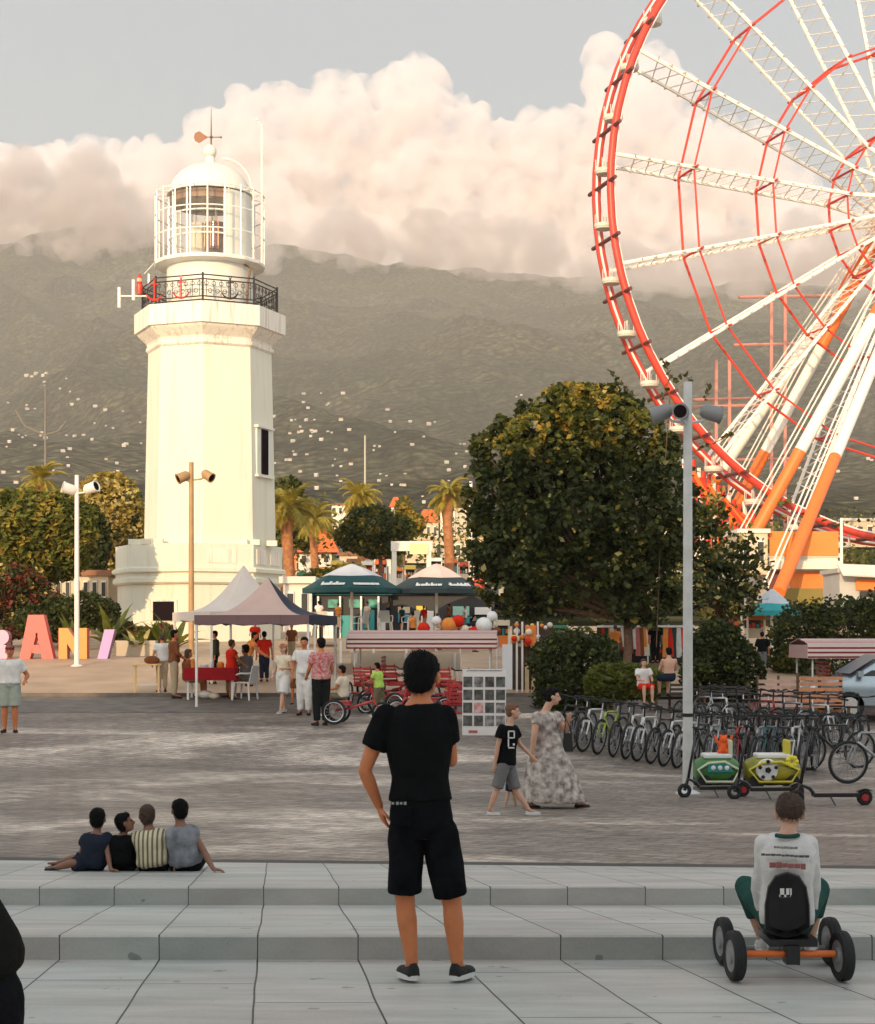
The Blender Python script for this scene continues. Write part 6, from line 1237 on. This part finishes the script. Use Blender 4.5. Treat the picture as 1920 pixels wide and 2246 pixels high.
# ---------------------------------------------------------------- bicycles
def bike(label, fm, cat_group='hire bicycles parked in a row', basket=False):
    T = thing('bicycle', label, 'bicycle', group=cat_group)   # rolls along +y, front wheel at -y
    r = .34; wheel(T, (0, .52, r), r, M_lampgrey, .024, 18); wheel(T, (0, -.54, r), r, M_lampgrey, .024, 18)
    bb = (0, .06, .30); st = (0, .20, .78); hd = (0, -.36, .80); hl = (0, -.40, .66); mb = MB()
    for a, b, w in ((bb, st, .017), (st, hd, .020), (bb, hl, .024), (hd, hl, .022)): mb.tube([a, b], w, 8)
    for sx in (-1, 1): mb.tube([(sx * .03, .10, .31), (sx * .055, .52, r)], .010, 6); mb.tube([(sx * .02, .20, .74), (sx * .055, .52, r)], .009, 6)
    mb.obj('frame', fm, T, smooth=True)
    mb = MB(); mb.tube([hl, (0, -.43, .60)], .02, 8); mb.tube([(-.055, -.45, .58), (.055, -.45, .58)], .02, 6)
    for sx in (-1, 1): mb.tube([(sx * .055, -.44, .60), (sx * .055, -.54, r)], [.018, .012], 8)
    mb.obj('fork', M_plasticw if fm in (F_w,) else fm, T)
    mb = MB(); mb.tube([hd, (0, -.37, .98), (0, -.42, 1.0)], .015, 6); mb.tube([(-.33, -.36, 1.03), (-.15, -.42, 1.0), (.15, -.42, 1.0), (.33, -.36, 1.03)], .012, 6); hb = mb.obj('handlebar', M_rubber, T)
    for sx in (-1, 1): MB().tube([(sx * .22, -.39, 1.015), (sx * .33, -.36, 1.03)], .018, 6).obj('grip', M_rubber, hb)
    MB().tube([st, (0, .225, .90)], .013, 6).obj('seat_post', M_chrome, T)
    rs = []
    for y, w, z in ((.34, .075, .93), (.28, .085, .925), (.18, .05, .92), (.08, .022, .915)): rs.append([(w * math.cos(a), y, z + .018 * math.sin(a)) for a in [2 * math.pi * i / 8 for i in range(8)]])
    MB().rings(rs).obj('saddle', M_rubber, T, smooth=True)
    mb = MB(); mb.tube([(-.07, .06, .30), (.07, .06, .30)], .02, 8); mb.tube([(.06, .06, .30), (.06, .06, .13)], .009, 5); mb.tube([(-.06, .06, .30), (-.06, .06, .47)], .009, 5); mb.box((.09, .06, .13), (.09, .06, .02)); mb.box((-.09, .06, .47), (.09, .06, .02)); mb.obj('crank', M_lampgrey, T)
    if basket: mb = MB(); mb.box((0, -.56, .86), (.26, .2, .18), taper=1.15); mb.obj('basket', M_plasticw, T)
    return T
F_w = mat('bike_white', (.62, .62, .60), .3); F_b = mat('bike_black', (.015, .015, .017), .3); F_l = mat('bike_lime', (.32, .42, .03), .3); F_r = mat('bike_red', (.35, .03, .03), .3); F_t = mat('bike_teal', (.04, .14, .16), .3); F_s = mat('bike_silver', (.35, .35, .36), .3, .6)
protos = {c: bike('x', m) for c, m in (('white', F_w), ('black', F_b), ('lime', F_l), ('red', F_r), ('teal', F_t), ('silver', F_s))}
used = set()
def put_bike(col, loc, rz, lean, label):
    T = protos[col]
    if col in used: T = dup(T)
    used.add(col); T.location = loc; T.rotation_euler = (0, R(lean), R(rz)); T['label'] = label
ORD = ['first', 'second', 'third', 'fourth', 'fifth', 'sixth', 'seventh', 'eighth', 'ninth', 'tenth', 'eleventh', 'twelfth', 'thirteenth', 'fourteenth', 'fifteenth', 'sixteenth', 'seventeenth', 'eighteenth', 'nineteenth']
rnd = random.Random(12)
seq = ['black', 'black', 'white', 'lime', 'black', 'white', 'white', 'black', 'white', 'white', 'black', 'silver', 'black', 'red', 'silver', 'teal', 'black', 'white', 'black']
for i, c in enumerate(seq):
    t_ = i / 18.; px = 1262 + (1800 - 1262) * t_; py = 1640 + 62 * min(1, t_ * 1.5)
    g = G(px, py); put_bike(c, g + Vector((-.1, .45, 0)), -26 + rnd.uniform(-5, 5), rnd.uniform(2, 9), '%s bicycle, %s from the left of the front row' % (c, ORD[i]))
seq2 = ['black', 'silver', 'white', 'black', 'black', 'red', 'black', 'silver', 'black', 'white', 'black', 'black']
for i, c in enumerate(seq2):
    px = 1530 + 33 * i; g = G(px, 1628 + 3 * i); g.y += 1.2; g.z = gz(g.y); put_bike(c, g, 20 + rnd.uniform(-8, 8), rnd.uniform(-6, 6), '%s bicycle, %s from the left of the back row' % (c, ORD[i]))
put_bike('black', G(1840, 1692) + Vector((0, .3, 0)), -66, 5, 'black bicycle parked sideways with a large wheel near the scooters')
put_bike('silver', G(1930, 1718) + Vector((0, 0, 0)), -78, 4, 'silver bicycle cut by the right edge')
# ---------------------------------------------------------------- electric scooters
def scooter(label, px, py, rz, sc=.80, lean=0):
    T = thing('electric_scooter', label, 'scooter', G(px, py), R(rz), 'electric scooters by the lamp post', sc=sc); m = F_b    # drives along -x
    MB().tube([(-.50 + .085 * math.cos(a), 0, .11 + .085 * math.sin(a)) for a in [2 * math.pi * i / 20 for i in range(20)]], .034, 8, close=True).obj('wheel', M_rubber, T, smooth=True)
    w = MB().tube([(.50 + .085 * math.cos(a), 0, .11 + .085 * math.sin(a)) for a in [2 * math.pi * i / 20 for i in range(20)]], .034, 8, close=True).obj('wheel', M_rubber, T, smooth=True)
    MB().tube([(.5, -.04, .11), (.5, .04, .11)], .055, 12).obj('hub_cap', F_r, w)
    mb = MB(); mb.tube([(-.5, 0, .11), (-.44, 0, .30), (-.30, 0, .24), (-.24, 0, .16)], [.03, .035, .03, .03], 8); mb.box((.07, 0, .15), (.66, .15, .06)); mb.obj('deck', m, T, bevel=.01)
    MB().tube([(-.44, 0, .28), (-.30, 0, 1.10)], [.024, .019], 10).obj('stem', m, T, smooth=True)
    mb = MB(); mb.tube([(-.27, -.24, 1.12), (-.30, 0, 1.11), (-.27, .24, 1.12)], .016, 8); mb.box((-.31, 0, 1.12), (.06, .08, .05)); mb.obj('handlebar', M_rubber, T)
    rs = [(.5 + .13 * math.cos(R(a)), .11 + .13 * math.sin(R(a))) for a in range(40, 160, 15)]; mb = MB()
    for (x0, z0), (x1, z1) in zip(rs, rs[1:]): mb.add([(x0, -.045, z0), (x1, -.045, z1), (x1, .045, z1), (x0, .045, z0)], [(0, 1, 2, 3)])
    mb.obj('mudguard', m, T).modifiers.new('s', 'SOLIDIFY').thickness = .008
    MB().tube([(-.02, -.06, .13), (.03, -.15, .0)], .012, 6).obj('kickstand', m, T); return T
scooter('black electric scooter leaning by the base of the grey lamp post', 1566, 1748, 10, .86)
scooter('black electric scooter in front of the toy car with a football emblem', 1680, 1752, 8, .90)
scooter('black electric scooter with a red rear hub at the right, before the boy', 1822, 1766, 4, .92)
# ---------------------------------------------------------------- children's battery cars
def kidcar(label, px, py, w, body, trim, rz=0):
    O = G(px, py); O.y += .25; O.z = gz(O.y); s = F / O.y; L = w / s; T = thing('toy_car', label, 'toy car', O, R(rz), 'ride-on toy cars'); rs = []
    for x, h, d in ((-.5, .20, .16), (-.46, .30, .24), (-.30, .40, .28), (0, .42, .30), (.25, .40, .29), (.42, .30, .25), (.5, .20, .17)):
        rs.append([Vector((x * L, d * math.cos(a), .27 + h * .55 * math.sin(a))) for a in [2 * math.pi * i / 16 for i in range(16)]])
    MB().rings(rs).obj('body', body, T, smooth=True)
    MB().tube([(x * L, y, z) for x, y, z in ((-.47, -.27, .30), (-.25, -.31, .40), (.1, -.32, .42), (.44, -.27, .30), (.3, -.3, .12), (-.3, -.3, .12))], .022, 8, close=True).obj('trim', trim, T, smooth=True)
    mb = MB(); mb.box((0, 0, .49), (L * .62, .34, .07)); mb.obj('seat', M_plasticw, T, bevel=.02)
    MB().box((.28 * L, 0, .60), (.06, .32, .26)).obj('backrest', trim, T, bevel=.02)
    for x in (-.33, .33):
        for y in (-.24, .24): MB().tube([(x * L, y - .03, .11), (x * L, y + .03, .11)], .11, 14).obj('wheel', M_rubber, T)
    return T, O, L
gY = mat('toy_yellow_trim', (.60, .50, .04), .4); gG = mat('toy_green', (.030, .11, .020), .35, c2=(.05, .19, .04), vs=5); gW = mat('toy_pale_trim', (.55, .58, .40), .4)
T, O, L = kidcar('green ride-on toy car with a number plate just right of the lamp post', 1578, 1732, 98, gG, gW)
for k, x in enumerate((-.10, 0, .10)): MB().ball((x, -.325, .33), .036, 10, 8, sc=(1, .4, 1)).obj('emblem', M_plasticw, T, smooth=True)
MB().box((0, -.300, .33), (.36, .03, .14)).obj('plate', B_teal, T, bevel=.02)
T, O, L = kidcar('green and yellow ride-on toy car with a white football emblem', 1700, 1732, 118, mat('toy_olive', (.10, .14, .01), .35, c2=(.40, .32, .02), vs=4), gY)
e = MB().lathe([(.155, 0), (.165, -.02), (.165, -.035), (.155, -.045)], (-.12, -.30, .30), 24, axis=(0, -1, 0)).obj('emblem', M_plasticw, T)
mb = MB(); mb.lathe([(.05, 0), (.05, .012)], (-.12, -.345, .30), 5, axis=(0, -1, 0))
for k in range(5): a = R(90 + 72 * k); mb.lathe([(.032, 0), (.032, .012)], (-.12 + .125 * math.cos(a), -.345, .30 + .125 * math.sin(a)), 5, axis=(0, -1, 0))
mb.obj('emblem_patch', F_b, e)
for k in range(7): a = R(51 * k); MB().ball((.25 + .06 * math.cos(a), -.27, .42 + .06 * math.sin(a)), .042, 8, 6).obj('flower', mat('flower_yellow', (.72, .62, .04), .5), T, smooth=True)
# orange soft toy sitting on the first car
O2 = G(1592, 1732) + Vector((0, .2, 0)); mb = MB(); mb.ball((0, 0, .60), .075, 12, 8, sc=(1, .8, 1.2)); mb.ball((0, 0, .73), .06, 12, 8)
for sx in (-1, 1): mb.tube([(sx * .04, 0, .64), (sx * .10, -.02, .70), (sx * .13, -.02, .80)], [.03, .025, .02], 8); mb.tube([(sx * .03, -.02, .56), (sx * .09, -.08, .55)], .03, 8); mb.ball((sx * .045, 0, .79), .022, 8, 6)
o = solid(mb, 'soft_toy', mat('toy_orange_plush', (.80, .12, .02), .9), None, .012); o.location = O2; tag(o, 'bright orange soft toy sitting on the green toy car', 'soft toy')
# ---------------------------------------------------------------- parked car, slatted benches, dark benches
def car():
    D = 36.2; T = thing('parked_car', 'silver car parked at the right edge behind the slatted benches', 'car', Vector(((1972 - CX) / F * D, D, gz(D)))); m = mat('silver_blue_paint', (.30, .36, .40), .25, .6); L = 4.2
    prof = [(-2.1, .35), (-2.12, .62), (-1.95, .82), (-1.25, .95), (-.55, 1.40), (.1, 1.48), (.9, 1.42), (1.55, 1.02), (2.05, .95), (2.1, .5), (2.05, .32)]
    rs = []
    for y, k in ((-.86, .90), (-.82, .97), (-.5, 1.0), (.5, 1.0), (.82, .97), (.86, .90)): rs.append([Vector((x * (1 if k > .95 else .985), y * (1 - .12 * max(0, z - .9)), .32 + (z - .32) * k)) for x, z in prof])
    MB().rings(rs).obj('body', m, T, smooth=35)
    for y in (-1, 1): MB().add([(-1.05, y * .85, .97), (1.35, y * .85, 1.0), (.85, y * .80, 1.30), (-.45, y * .80, 1.30)], [(0, 1, 2, 3)]).obj('side_window', B_glass, T)
    MB().add([(-1.23, -.70, .99), (-1.23, .70, .99), (-.56, .62, 1.40), (-.56, -.62, 1.40)], [(0, 1, 2, 3)]).obj('windscreen', mat('windscreen_glass', (.05, .08, .11), .35), T).location = (-.03, 0, .03)
    for x in (-1.3, 1.35):
        for y in (-.76, .76): w = MB().tube([(x, y - .1, .32), (x, y + .1, .32)], .32, 20).obj('wheel', M_rubber, T, smooth=40); MB().tube([(x, y - .11, .32), (x, y + .11, .32)], .2, 14).obj('rim', M_chrome, w)
    for y in (-.62, .62): MB().ball((-2.03, y, .68), .12, 10, 8, sc=(.6, 1.4, .8)).obj('headlight', M_plasticw, T, smooth=True)
    MB().box((-1.1, -.95, 1.02), (.12, .16, .12)).obj('mirror', m, T)
car()
def slat_bench(label, px, py, w, h, rz, m, n=6):
    O = G(px, py); T = thing('slatted_bench', label, 'bench', O, R(rz)); mb = MB()
    for k in range(n): MB().box((0, 0, .30 + (h - .3) * k / n), (w, .03, (h - .3) / n * .62)).obj('slat', m, T)
    for x in (-w / 2, 0, w / 2): MB().box((x, .05, h / 2), (.05, .06, h)).obj('post', M_bark, T)
    MB().box((0, -.25, .42), (w, .42, .04)).obj('seat', m, T); 
    for x in (-w / 2 + .05, w / 2 - .05): MB().box((x, -.4, .2), (.05, .05, .4)).obj('leg', M_bark, T)
wr = mat('orange_slat', (.52, .22, .10), .6, var=.2, vs=6); ws = mat('pink_slat', (.50, .32, .26), .6, var=.2, vs=6)
slat_bench('orange-brown slatted bench below the silver car', 1800, 1592, 1.0, 1.12, 14, wr, 7); slat_bench('pinkish slatted bench left of the orange-brown one', 1708, 1590, .85, 1.05, -6, ws, 6); slat_bench('dark slatted bench under the bare-backed man', 1470, 1560, .9, .70, 4, mat('dark_slat', (.05, .04, .035), .6), 4); slat_bench('dark slatted bench right of the grey lamp post behind the bicycles', 1590, 1562, 1.1, .66, -3, mat('dark_slat2', (.05, .04, .035), .6), 4)
# ---------------------------------------------------------------- pedal kart and its rider
D = 8.95; Ok = Vector(((1732 - CX) / F * D, D, gz(D))); s = F / D
K = thing('pedal_kart', 'four-wheeled pedal kart with an orange rear axle and black bucket seat', 'pedal kart', Ok)
L3 = lambda px, py, d=0: P(px, py, D + d) - Ok
for (px, py, d, r) in ((1612, 2096, 0, .138), (1847, 2095, 0, .138), (1588, 2078, .55, .138), (1822, 2078, .55, .138)):
    c = L3(px, py, d); c.z = r + (gz(D + d) - gz(D)) + .004; w = MB().lathe([(r * .62, -.018), (r * .66, -.028), (r * .88, -.034), (r * .97, -.026), (r * .985, -.010), (r, -.009), (r, .009), (r * .985, .010), (r * .97, .026), (r * .88, .034), (r * .66, .028), (r * .62, .018)], c, 28, axis=(1, .10, 0)).obj('wheel', M_rubber, K, smooth=30)
    MB().lathe([(r * .15, -.034), (r * .28, -.034), (r * .34, -.020), (r * .60, -.022), (r * .63, -.026), (r * .63, .026), (r * .60, .022), (r * .34, .020), (r * .28, .034), (r * .15, .034)], c, 18, axis=(1, .10, 0)).obj('rim', M_lampgrey, w, smooth=30)
a, b = L3(1628, 2092, 0), L3(1832, 2092, 0); MB().tube([a, b], .019, 12).obj('rear_axle', M_orange, K, smooth=40)
MB().tube([L3(1600, 2080, .55), L3(1815, 2080, .55)], .018, 8).obj('front_axle', M_lampgrey, K)
mb = MB(); mb.box(L3(1736, 2092, -.01), (.075, .10, .10)); mb.tube([L3(1735, 2085, .02), L3(1722, 2078, .55)], .03, 8); mb.add([L3(1722, 2095, -.05), L3(1752, 2095, -.05), L3(1754, 2118, -.05), L3(1742, 2114, -.05)], [(0, 1, 2, 3)]); mb.obj('chassis', F_b, K)
mb = MB(); out = [(1727, 1912), (1700, 1920), (1684, 1944), (1677, 1985), (1677, 2040), (1700, 2052), (1724, 2058), (1752, 2052), (1778, 2036), (1777, 1985), (1770, 1944), (1754, 1920)]
rs = []
for d_, k_ in ((-.20, .80), (-.23, .95), (-.21, 1.0), (-.13, 1.0), (-.11, .9)):
    cx_, cy_ = 1727, 1985; rs.append([L3(cx_ + (x - cx_) * k_, cy_ + (y - cy_) * k_, d_ + (.16 if y > 2040 else .05 if y > 2000 else 0)) for x, y in out])
seat = MB().rings(rs).obj('seat', mat('black_plastic_seat', (.010, .010, .011), .55), K, smooth=50)
MB().box(L3(1727, 2056, .14), (.26, .34, .04)).obj('seat_base', F_b, K)
mb = MB()
for x, w in ((1716, 4), (1729, 4)): mb.box(L3(x, 1958, -.240), (w * 2.1 / s, .006, 18 / s))
mb.box(L3(1722, 1965, -.240), (24 / s, .006, 5 / s)); mb.box(L3(1734, 1956, -.240), (5 / s, .006, 14 / s)); mb.obj('emblem', mat('emblem_white', (.6, .6, .58), .6), seat)
rider = dict(head=(1733, 1784, .06), neck=(1728, 1832, .02), waist=(1727, 1925, .0), pelvis=(1727, 2015, .08), shL=(1676, 1850, .02), shR=(1776, 1852, .02), elL=(1664, 1950, .10), elR=(1786, 1950, .10), wrL=(1676, 2016, .20), wrR=(1776, 2012, .20),
    hipL=(1702, 2022, .10), hipR=(1752, 2022, .10), knL=(1636, 1945, .42), knR=(1796, 1950, .42), anL=(1672, 2058, .46), anR=(1778, 2056, .46), toeL=(1668, 2062, .60), toeR=(1784, 2062, .60))
J = PJ(Ok, D, rider); J['gnd'] = Vector((0, 0, .05))
boyk = figure('short-haired boy in a white long-sleeved shirt riding the pedal kart, seen from behind', Ok, J, .80, skin=M_skinl, hair=M_hairb, hairk='crop', face=(.12, 1, 0), top=(cloth('white_jersey', (.60, .59, .57)), 2, -.05, .020), bottom=(C_teal, 1.55, .012), shoes=(M_wshoe, M_sole, False), vox=.0085, headr=1.12, body=.95, palms={'L': (.6, .6, 0), 'R': (-.6, .6, 0)})
g1 = mat('print_grey', (.20, .19, .18), .8); g2 = mat('print_dark', (.08, .08, .08), .8); g3 = mat('print_maroon', (.30, .10, .09), .8); rnd = random.Random(3)
def row(y, x0, x1, h, m, w=(3, 8), d=-.128):
    mb = MB(); x = x0
    while x < x1: ww = rnd.uniform(*w); c = L3(x + ww / 2, y + (x - x0) * .05 + rnd.uniform(-.5, .5), d - .014 + .00002 * (x - 1727) ** 2); mb.box(c, (ww / s, .006, h / s * rnd.uniform(.7, 1))); x += ww + 1.2
    mb.obj('print', m, boyk)
row(1858, 1698, 1745, 6, g1); row(1874, 1670, 1775, 5, g2, (5, 12)); row(1897, 1688, 1762, 13, g3, (8, 14))
mb = MB().tube([P(1702 + 50 * i / 8, 1832 + 3 * math.sin(math.pi * i / 8), D - .055 - .03 * math.sin(math.pi * i / 8)) - Ok for i in range(9)], .012, 8).obj('collar', C_teal, boyk, smooth=True)
# ---------------------------------------------------------------- hillside houses and far woodland
def hit(px, py, D0=260.):
    D = D0
    while D < 5400:
        p = P(px, py, D)
        if p.z <= hill_z(p.x, D): return Vector((p.x, D, hill_z(p.x, D)))
        D += 4 + D * .004
    return None
HS = [(95, 830), (146, 833), (132, 857), (172, 878), (209, 894), (18, 889), (28, 948), (57, 959), (91, 959), (184, 958), (164, 959), (77, 984), (138, 994), (277, 976), (310, 975), (233, 1010), (259, 1037), (308, 931), (209, 934), (41, 1039), (8, 1040), (36, 1063), (71, 828),
      (601, 922), (666, 887), (676, 899), (690, 925), (636, 954), (656, 952), (682, 960), (692, 950), (628, 1014), (603, 1021), (674, 1002), (648, 999), (667, 889), (721, 894), (748, 925), (728, 952), (867, 952), (900, 932), (954, 927), (1133, 874), (1019, 976), (1024, 992), (759, 990), (835, 1043), (889, 1043), (927, 1095),
      (694, 1046), (748, 1057), (1010, 975), (880, 1070), (1052, 1035), (1760, 1005), (1790, 1007), (1750, 1030), (1878, 1097), (1905, 1012), (1838, 1040), (705, 968), (735, 1012), (770, 1025), (610, 1060), (820, 990), (980, 1020), (985, 1040), (850, 905), (930, 960), (640, 925), (150, 1028), (118, 1036), (15, 985), (330 - 60, 905), (60, 905)]
HM = [MB().box((0, 0, .33), (1, .8, .66)).add([(-.56, -.46, .66), (.56, -.46, .66), (.56, .46, .66), (-.56, .46, .66), (-.56, 0, .95), (.56, 0, .95)], [(0, 1, 5, 4), (2, 3, 4, 5), (0, 4, 3), (1, 2, 5)], 1).mesh('house', [mat('hill_house_wall', (.52, .47, .41), .8), r_]) for r_ in (B_white, B_brown, B_white)]
rnd = random.Random(77); nh = 0
for (px, py) in HS + [(a + rnd.gauss(0, 26), b + rnd.gauss(0, 9)) for a, b in HS[::2] for _ in range(2)]:
    h = hit(px, py)
    if h is None: continue
    o = bpy.data.objects.new('hillside_house', rnd.choice(HM)); COL.objects.link(o); w = rnd.uniform(3.5, 9) * h.y / F * (1.15 if py > 1040 else 1); o.location = h - Vector((0, 0, w * .05)); o.scale = (w, w * .8, w * rnd.uniform(.7, 1.0)); o.rotation_euler[2] = rnd.uniform(-.7, .7)
    tag(o, 'tiny pale house among the trees on the far hillside', 'house', 'houses scattered over the hillside'); nh += 1
pts = []; rs_ = np.random.RandomState(3)
for k in range(620):
    D = rs_.uniform(112, 520); x = rs_.uniform(-.34, .34) * D; r_ = rs_.uniform(1.8, 4.2) * (1 + D / 900); z = hill_z(x, D) + r_ * .8
    for i in range(34):
        d = rs_.normal(size=3); d /= np.linalg.norm(d); pts.append((x + d[0] * r_ * 1.1, D + d[1] * r_, z + d[2] * r_))
me = leaves([p for p in pts if p[1] > 230], .75, [L_dark, L_mid, L_olive], [.4, .35, .25], 8, 1.2); o = bpy.data.objects.new('woodland', me); COL.objects.link(o); struct(o, 'stuff'); o['label'] = 'belt of trees at the foot of the hills'
rj = np.random.RandomState(4); near = [tuple(np.array(p) + rj.normal(size=3) * .55) for p in pts if p[1] <= 230 for _ in range(5)]
me = leaves(near, .34, [L_dark, L_mid, L_olive], [.4, .35, .25], 9, 1.3); o = bpy.data.objects.new('woodland', me); COL.objects.link(o); struct(o, 'stuff'); o['label'] = 'nearer belt of trees behind the market stalls'
CLOUD_MODE = "vol"
# ---------------------------------------------------------------- haze: one box of even air
def haze():
    mb = MB(); mb.box((0, 2020, 560), (7600, 4840, 1140))
    m = bpy.data.materials.new('haze_air'); m.use_nodes = True; t = m.node_tree; t.nodes.clear()
    v = _n(t, 'ShaderNodeVolumePrincipled'); v.inputs['Color'].default_value = (.95, .90, .82, 1); v.inputs['Density'].default_value = HAZE_D; v.inputs['Anisotropy'].default_value = 0.0
    o = _n(t, 'ShaderNodeOutputMaterial'); t.links.new(v.outputs[0], o.inputs['Volume'])
    h = mb.obj('haze', m); struct(h, 'stuff'); h['label'] = 'thin warm haze over the hills'
HAZE_D = 1.15e-4
haze()
# ---------------------------------------------------------------- clouds above and behind the crest
TOP = [(-500, 290), (0, 330), (150, 320), (330, 330), (440, 290), (500, 222), (560, 205), (640, 235), (700, 215), (730, 190), (790, 180), (850, 205), (900, 175), (960, 170), (1000, 215), (1040, 280), (1100, 285),
       (1180, 255), (1260, 245), (1320, 215), (1345, 110), (1400, 95), (1450, 110), (1480, 230), (1560, 270), (1640, 260), (1700, 320), (1760, 400), (1850, 440), (1920, 450), (2500, 430)]
def topy(px, TOP):
    for (a, ya), (b, yb) in zip(TOP, TOP[1:]):
        if a <= px <= b: return ya + (yb - ya) * (px - a) / (b - a)
    return 450
rnd = random.Random(5)
def cloud_bank(D0, TOP, ybot, amp, x0=-420, x1=2400, thin=1.0):
    mb = MB(); blobs = []
    def blob(px, py, r, dD=0):
        D = D0 + dD; p = P(px, py, D); blobs.append((p, r * D / F))
    px = x0
    while px < x1:
        ty = topy(px, TOP); yb = topy(px, ybot) + rnd.uniform(-22, 14); r = rnd.uniform(24, 46) * thin
        blob(px, ty + r * .95, r, rnd.uniform(-60, 60))
        y = ty + r * 1.6
        while y < yb - 25:
            rr = min(rnd.uniform(42, 88), max(20, (yb - y) * .7)) * thin
            blob(px + rnd.uniform(-40, 40), min(y + rr * .6, yb - rr * .5), rr, rnd.uniform(-150, 130)); y += rr * .85
        px += 24
    for p, r in blobs: mb.ball(p, r, 14, 9)
    o = mb.obj('cloud', bpy.data.materials.new('tmp'))
    rm = o.modifiers.new('r', 'REMESH'); rm.mode = 'VOXEL'; rm.voxel_size = 14 * D0 / 6300; rm.use_smooth_shade = True
    sm = o.modifiers.new('s', 'SMOOTH'); sm.iterations = 3
    dg = bpy.context.evaluated_depsgraph_get(); me = bpy.data.meshes.new_from_object(o.evaluated_get(dg)); o.modifiers.clear(); o.data = me
    bm = bmesh.new(); bm.from_mesh(me); bm.verts.ensure_lookup_table(); seen = set(); best = []; isl = []
    for v in bm.verts:
        if v.index in seen: continue
        st = [v]; seen.add(v.index); c = []
        while st:
            a = st.pop(); c.append(a)
            for e in a.link_edges:
                w = e.other_vert(a)
                if w.index not in seen: seen.add(w.index); st.append(w)
        isl.append(c)
    isl.sort(key=len); bmesh.ops.delete(bm, geom=[v for c in isl[:-1] for v in c], context='VERTS'); bm.to_mesh(me); bm.free()
    n = len(me.vertices); co = np.empty(n * 3, 'f'); me.vertices.foreach_get('co', co); co = co.reshape(-1, 3)
    no = np.empty(n * 3, 'f'); me.vertex_normals.foreach_get('vector', no); no = no.reshape(-1, 3)
    for i in range(n):
        v = Vector(co[i]); d = 0
        for s, a in ((.0045, 70), (.011, 34), (.026, 15), (.055, 7)):
            d += (abs(noise.noise(v * s)) * 2 - .35) * a * amp
        co[i] += no[i] * d
    me.vertices.foreach_set('co', co.ravel()); me.update()
    rm = o.modifiers.new('r', 'REMESH'); rm.mode = 'VOXEL'; rm.voxel_size = 12 * D0 / 6300; rm.use_smooth_shade = True
    me2 = bpy.data.meshes.new_from_object(o.evaluated_get(bpy.context.evaluated_depsgraph_get())); o.modifiers.clear(); o.data = me2
    return o, me2
def finish_cloud(cl, me, DEN, CCOL, label):
    m = bpy.data.materials.new('cloud_vapour'); m.use_nodes = True; t = m.node_tree; t.nodes.clear()
    o = _n(t, 'ShaderNodeOutputMaterial')
    if CLOUD_MODE == 'vol':
        v = _n(t, 'ShaderNodeVolumePrincipled'); v.inputs['Color'].default_value = (*CCOL, 1); v.inputs['Density'].default_value = DEN; tcc = _n(t, 'ShaderNodeTexCoord'); nn_ = _n(t, 'ShaderNodeTexNoise'); nn_.inputs['Scale'].default_value = .009; nn_.inputs['Detail'].default_value = 5; nn_.inputs['Roughness'].default_value = .65; t.links.new(tcc.outputs['Object'], nn_.inputs[0]); nr_ = _n(t, 'ShaderNodeMapRange'); nr_.inputs[1].default_value = .40; nr_.inputs[2].default_value = .62; nr_.inputs[3].default_value = 0; nr_.inputs[4].default_value = DEN * 2.2; t.links.new(nn_.outputs[0], nr_.inputs[0]); t.links.new(nr_.outputs[0], v.inputs['Density']); v.inputs['Anisotropy'].default_value = .2
        t.links.new(v.outputs[0], o.inputs['Volume'])
    else:
        d = _n(t, 'ShaderNodeBsdfDiffuse'); d.inputs[0].default_value = (.80, .74, .70, 1); d.inputs['Roughness'].default_value = 1
        tr = _n(t, 'ShaderNodeBsdfTranslucent'); tr.inputs[0].default_value = (.8, .76, .73, 1)
        mx = _n(t, 'ShaderNodeMixShader'); mx.inputs[0].default_value = .35; t.links.new(d.outputs[0], mx.inputs[1]); t.links.new(tr.outputs[0], mx.inputs[2])
        lw = _n(t, 'ShaderNodeLayerWeight'); lw.inputs[0].default_value = .5
        rp = _n(t, 'ShaderNodeMapRange'); rp.inputs[1].default_value = .62; rp.inputs[2].default_value = 1.0; t.links.new(lw.outputs['Facing'], rp.inputs[0])
        ts = _n(t, 'ShaderNodeBsdfTransparent'); m2 = _n(t, 'ShaderNodeMixShader'); t.links.new(rp.outputs[0], m2.inputs[0]); t.links.new(mx.outputs[0], m2.inputs[1]); t.links.new(ts.outputs[0], m2.inputs[2])
        t.links.new(m2.outputs[0], o.inputs['Surface'])
    me.materials.clear(); me.materials.append(m); me.shade_smooth()
    struct(cl, label=label)
FLOOR = [(-500, 690), (2500, 690)]
finish_cloud(*cloud_bank(6300, TOP, FLOOR, 1.1), .016, (.962, .934, .942), 'bank of pink cumulus cloud over the mountain crest')
LOW = [(-500, 320), (0, 360), (120, 365), (230, 350), (330, 420), (460, 480), (620, 510), (760, 480), (900, 530), (1050, 505), (1200, 540), (1380, 570), (1600, 560), (1800, 500), (1950, 480), (2500, 460)]
LOWB = [(-500, 560), (0, 560), (100, 575), (200, 590), (290, 575), (420, 590), (600, 582), (700, 570), (800, 590), (900, 600), (1000, 622), (1080, 600), (1200, 620), (1300, 645), (1450, 650), (1650, 662), (1800, 640), (1950, 620), (2500, 600)]
rnd = random.Random(15)
finish_cloud(*cloud_bank(4960, LOW, LOWB, 1.35, thin=.85), .010, (.78, .72, .72), 'low grey-pink cloud hanging over the mountain crest')  # shade of the cloud bases is put into this bank's darker vapour colour
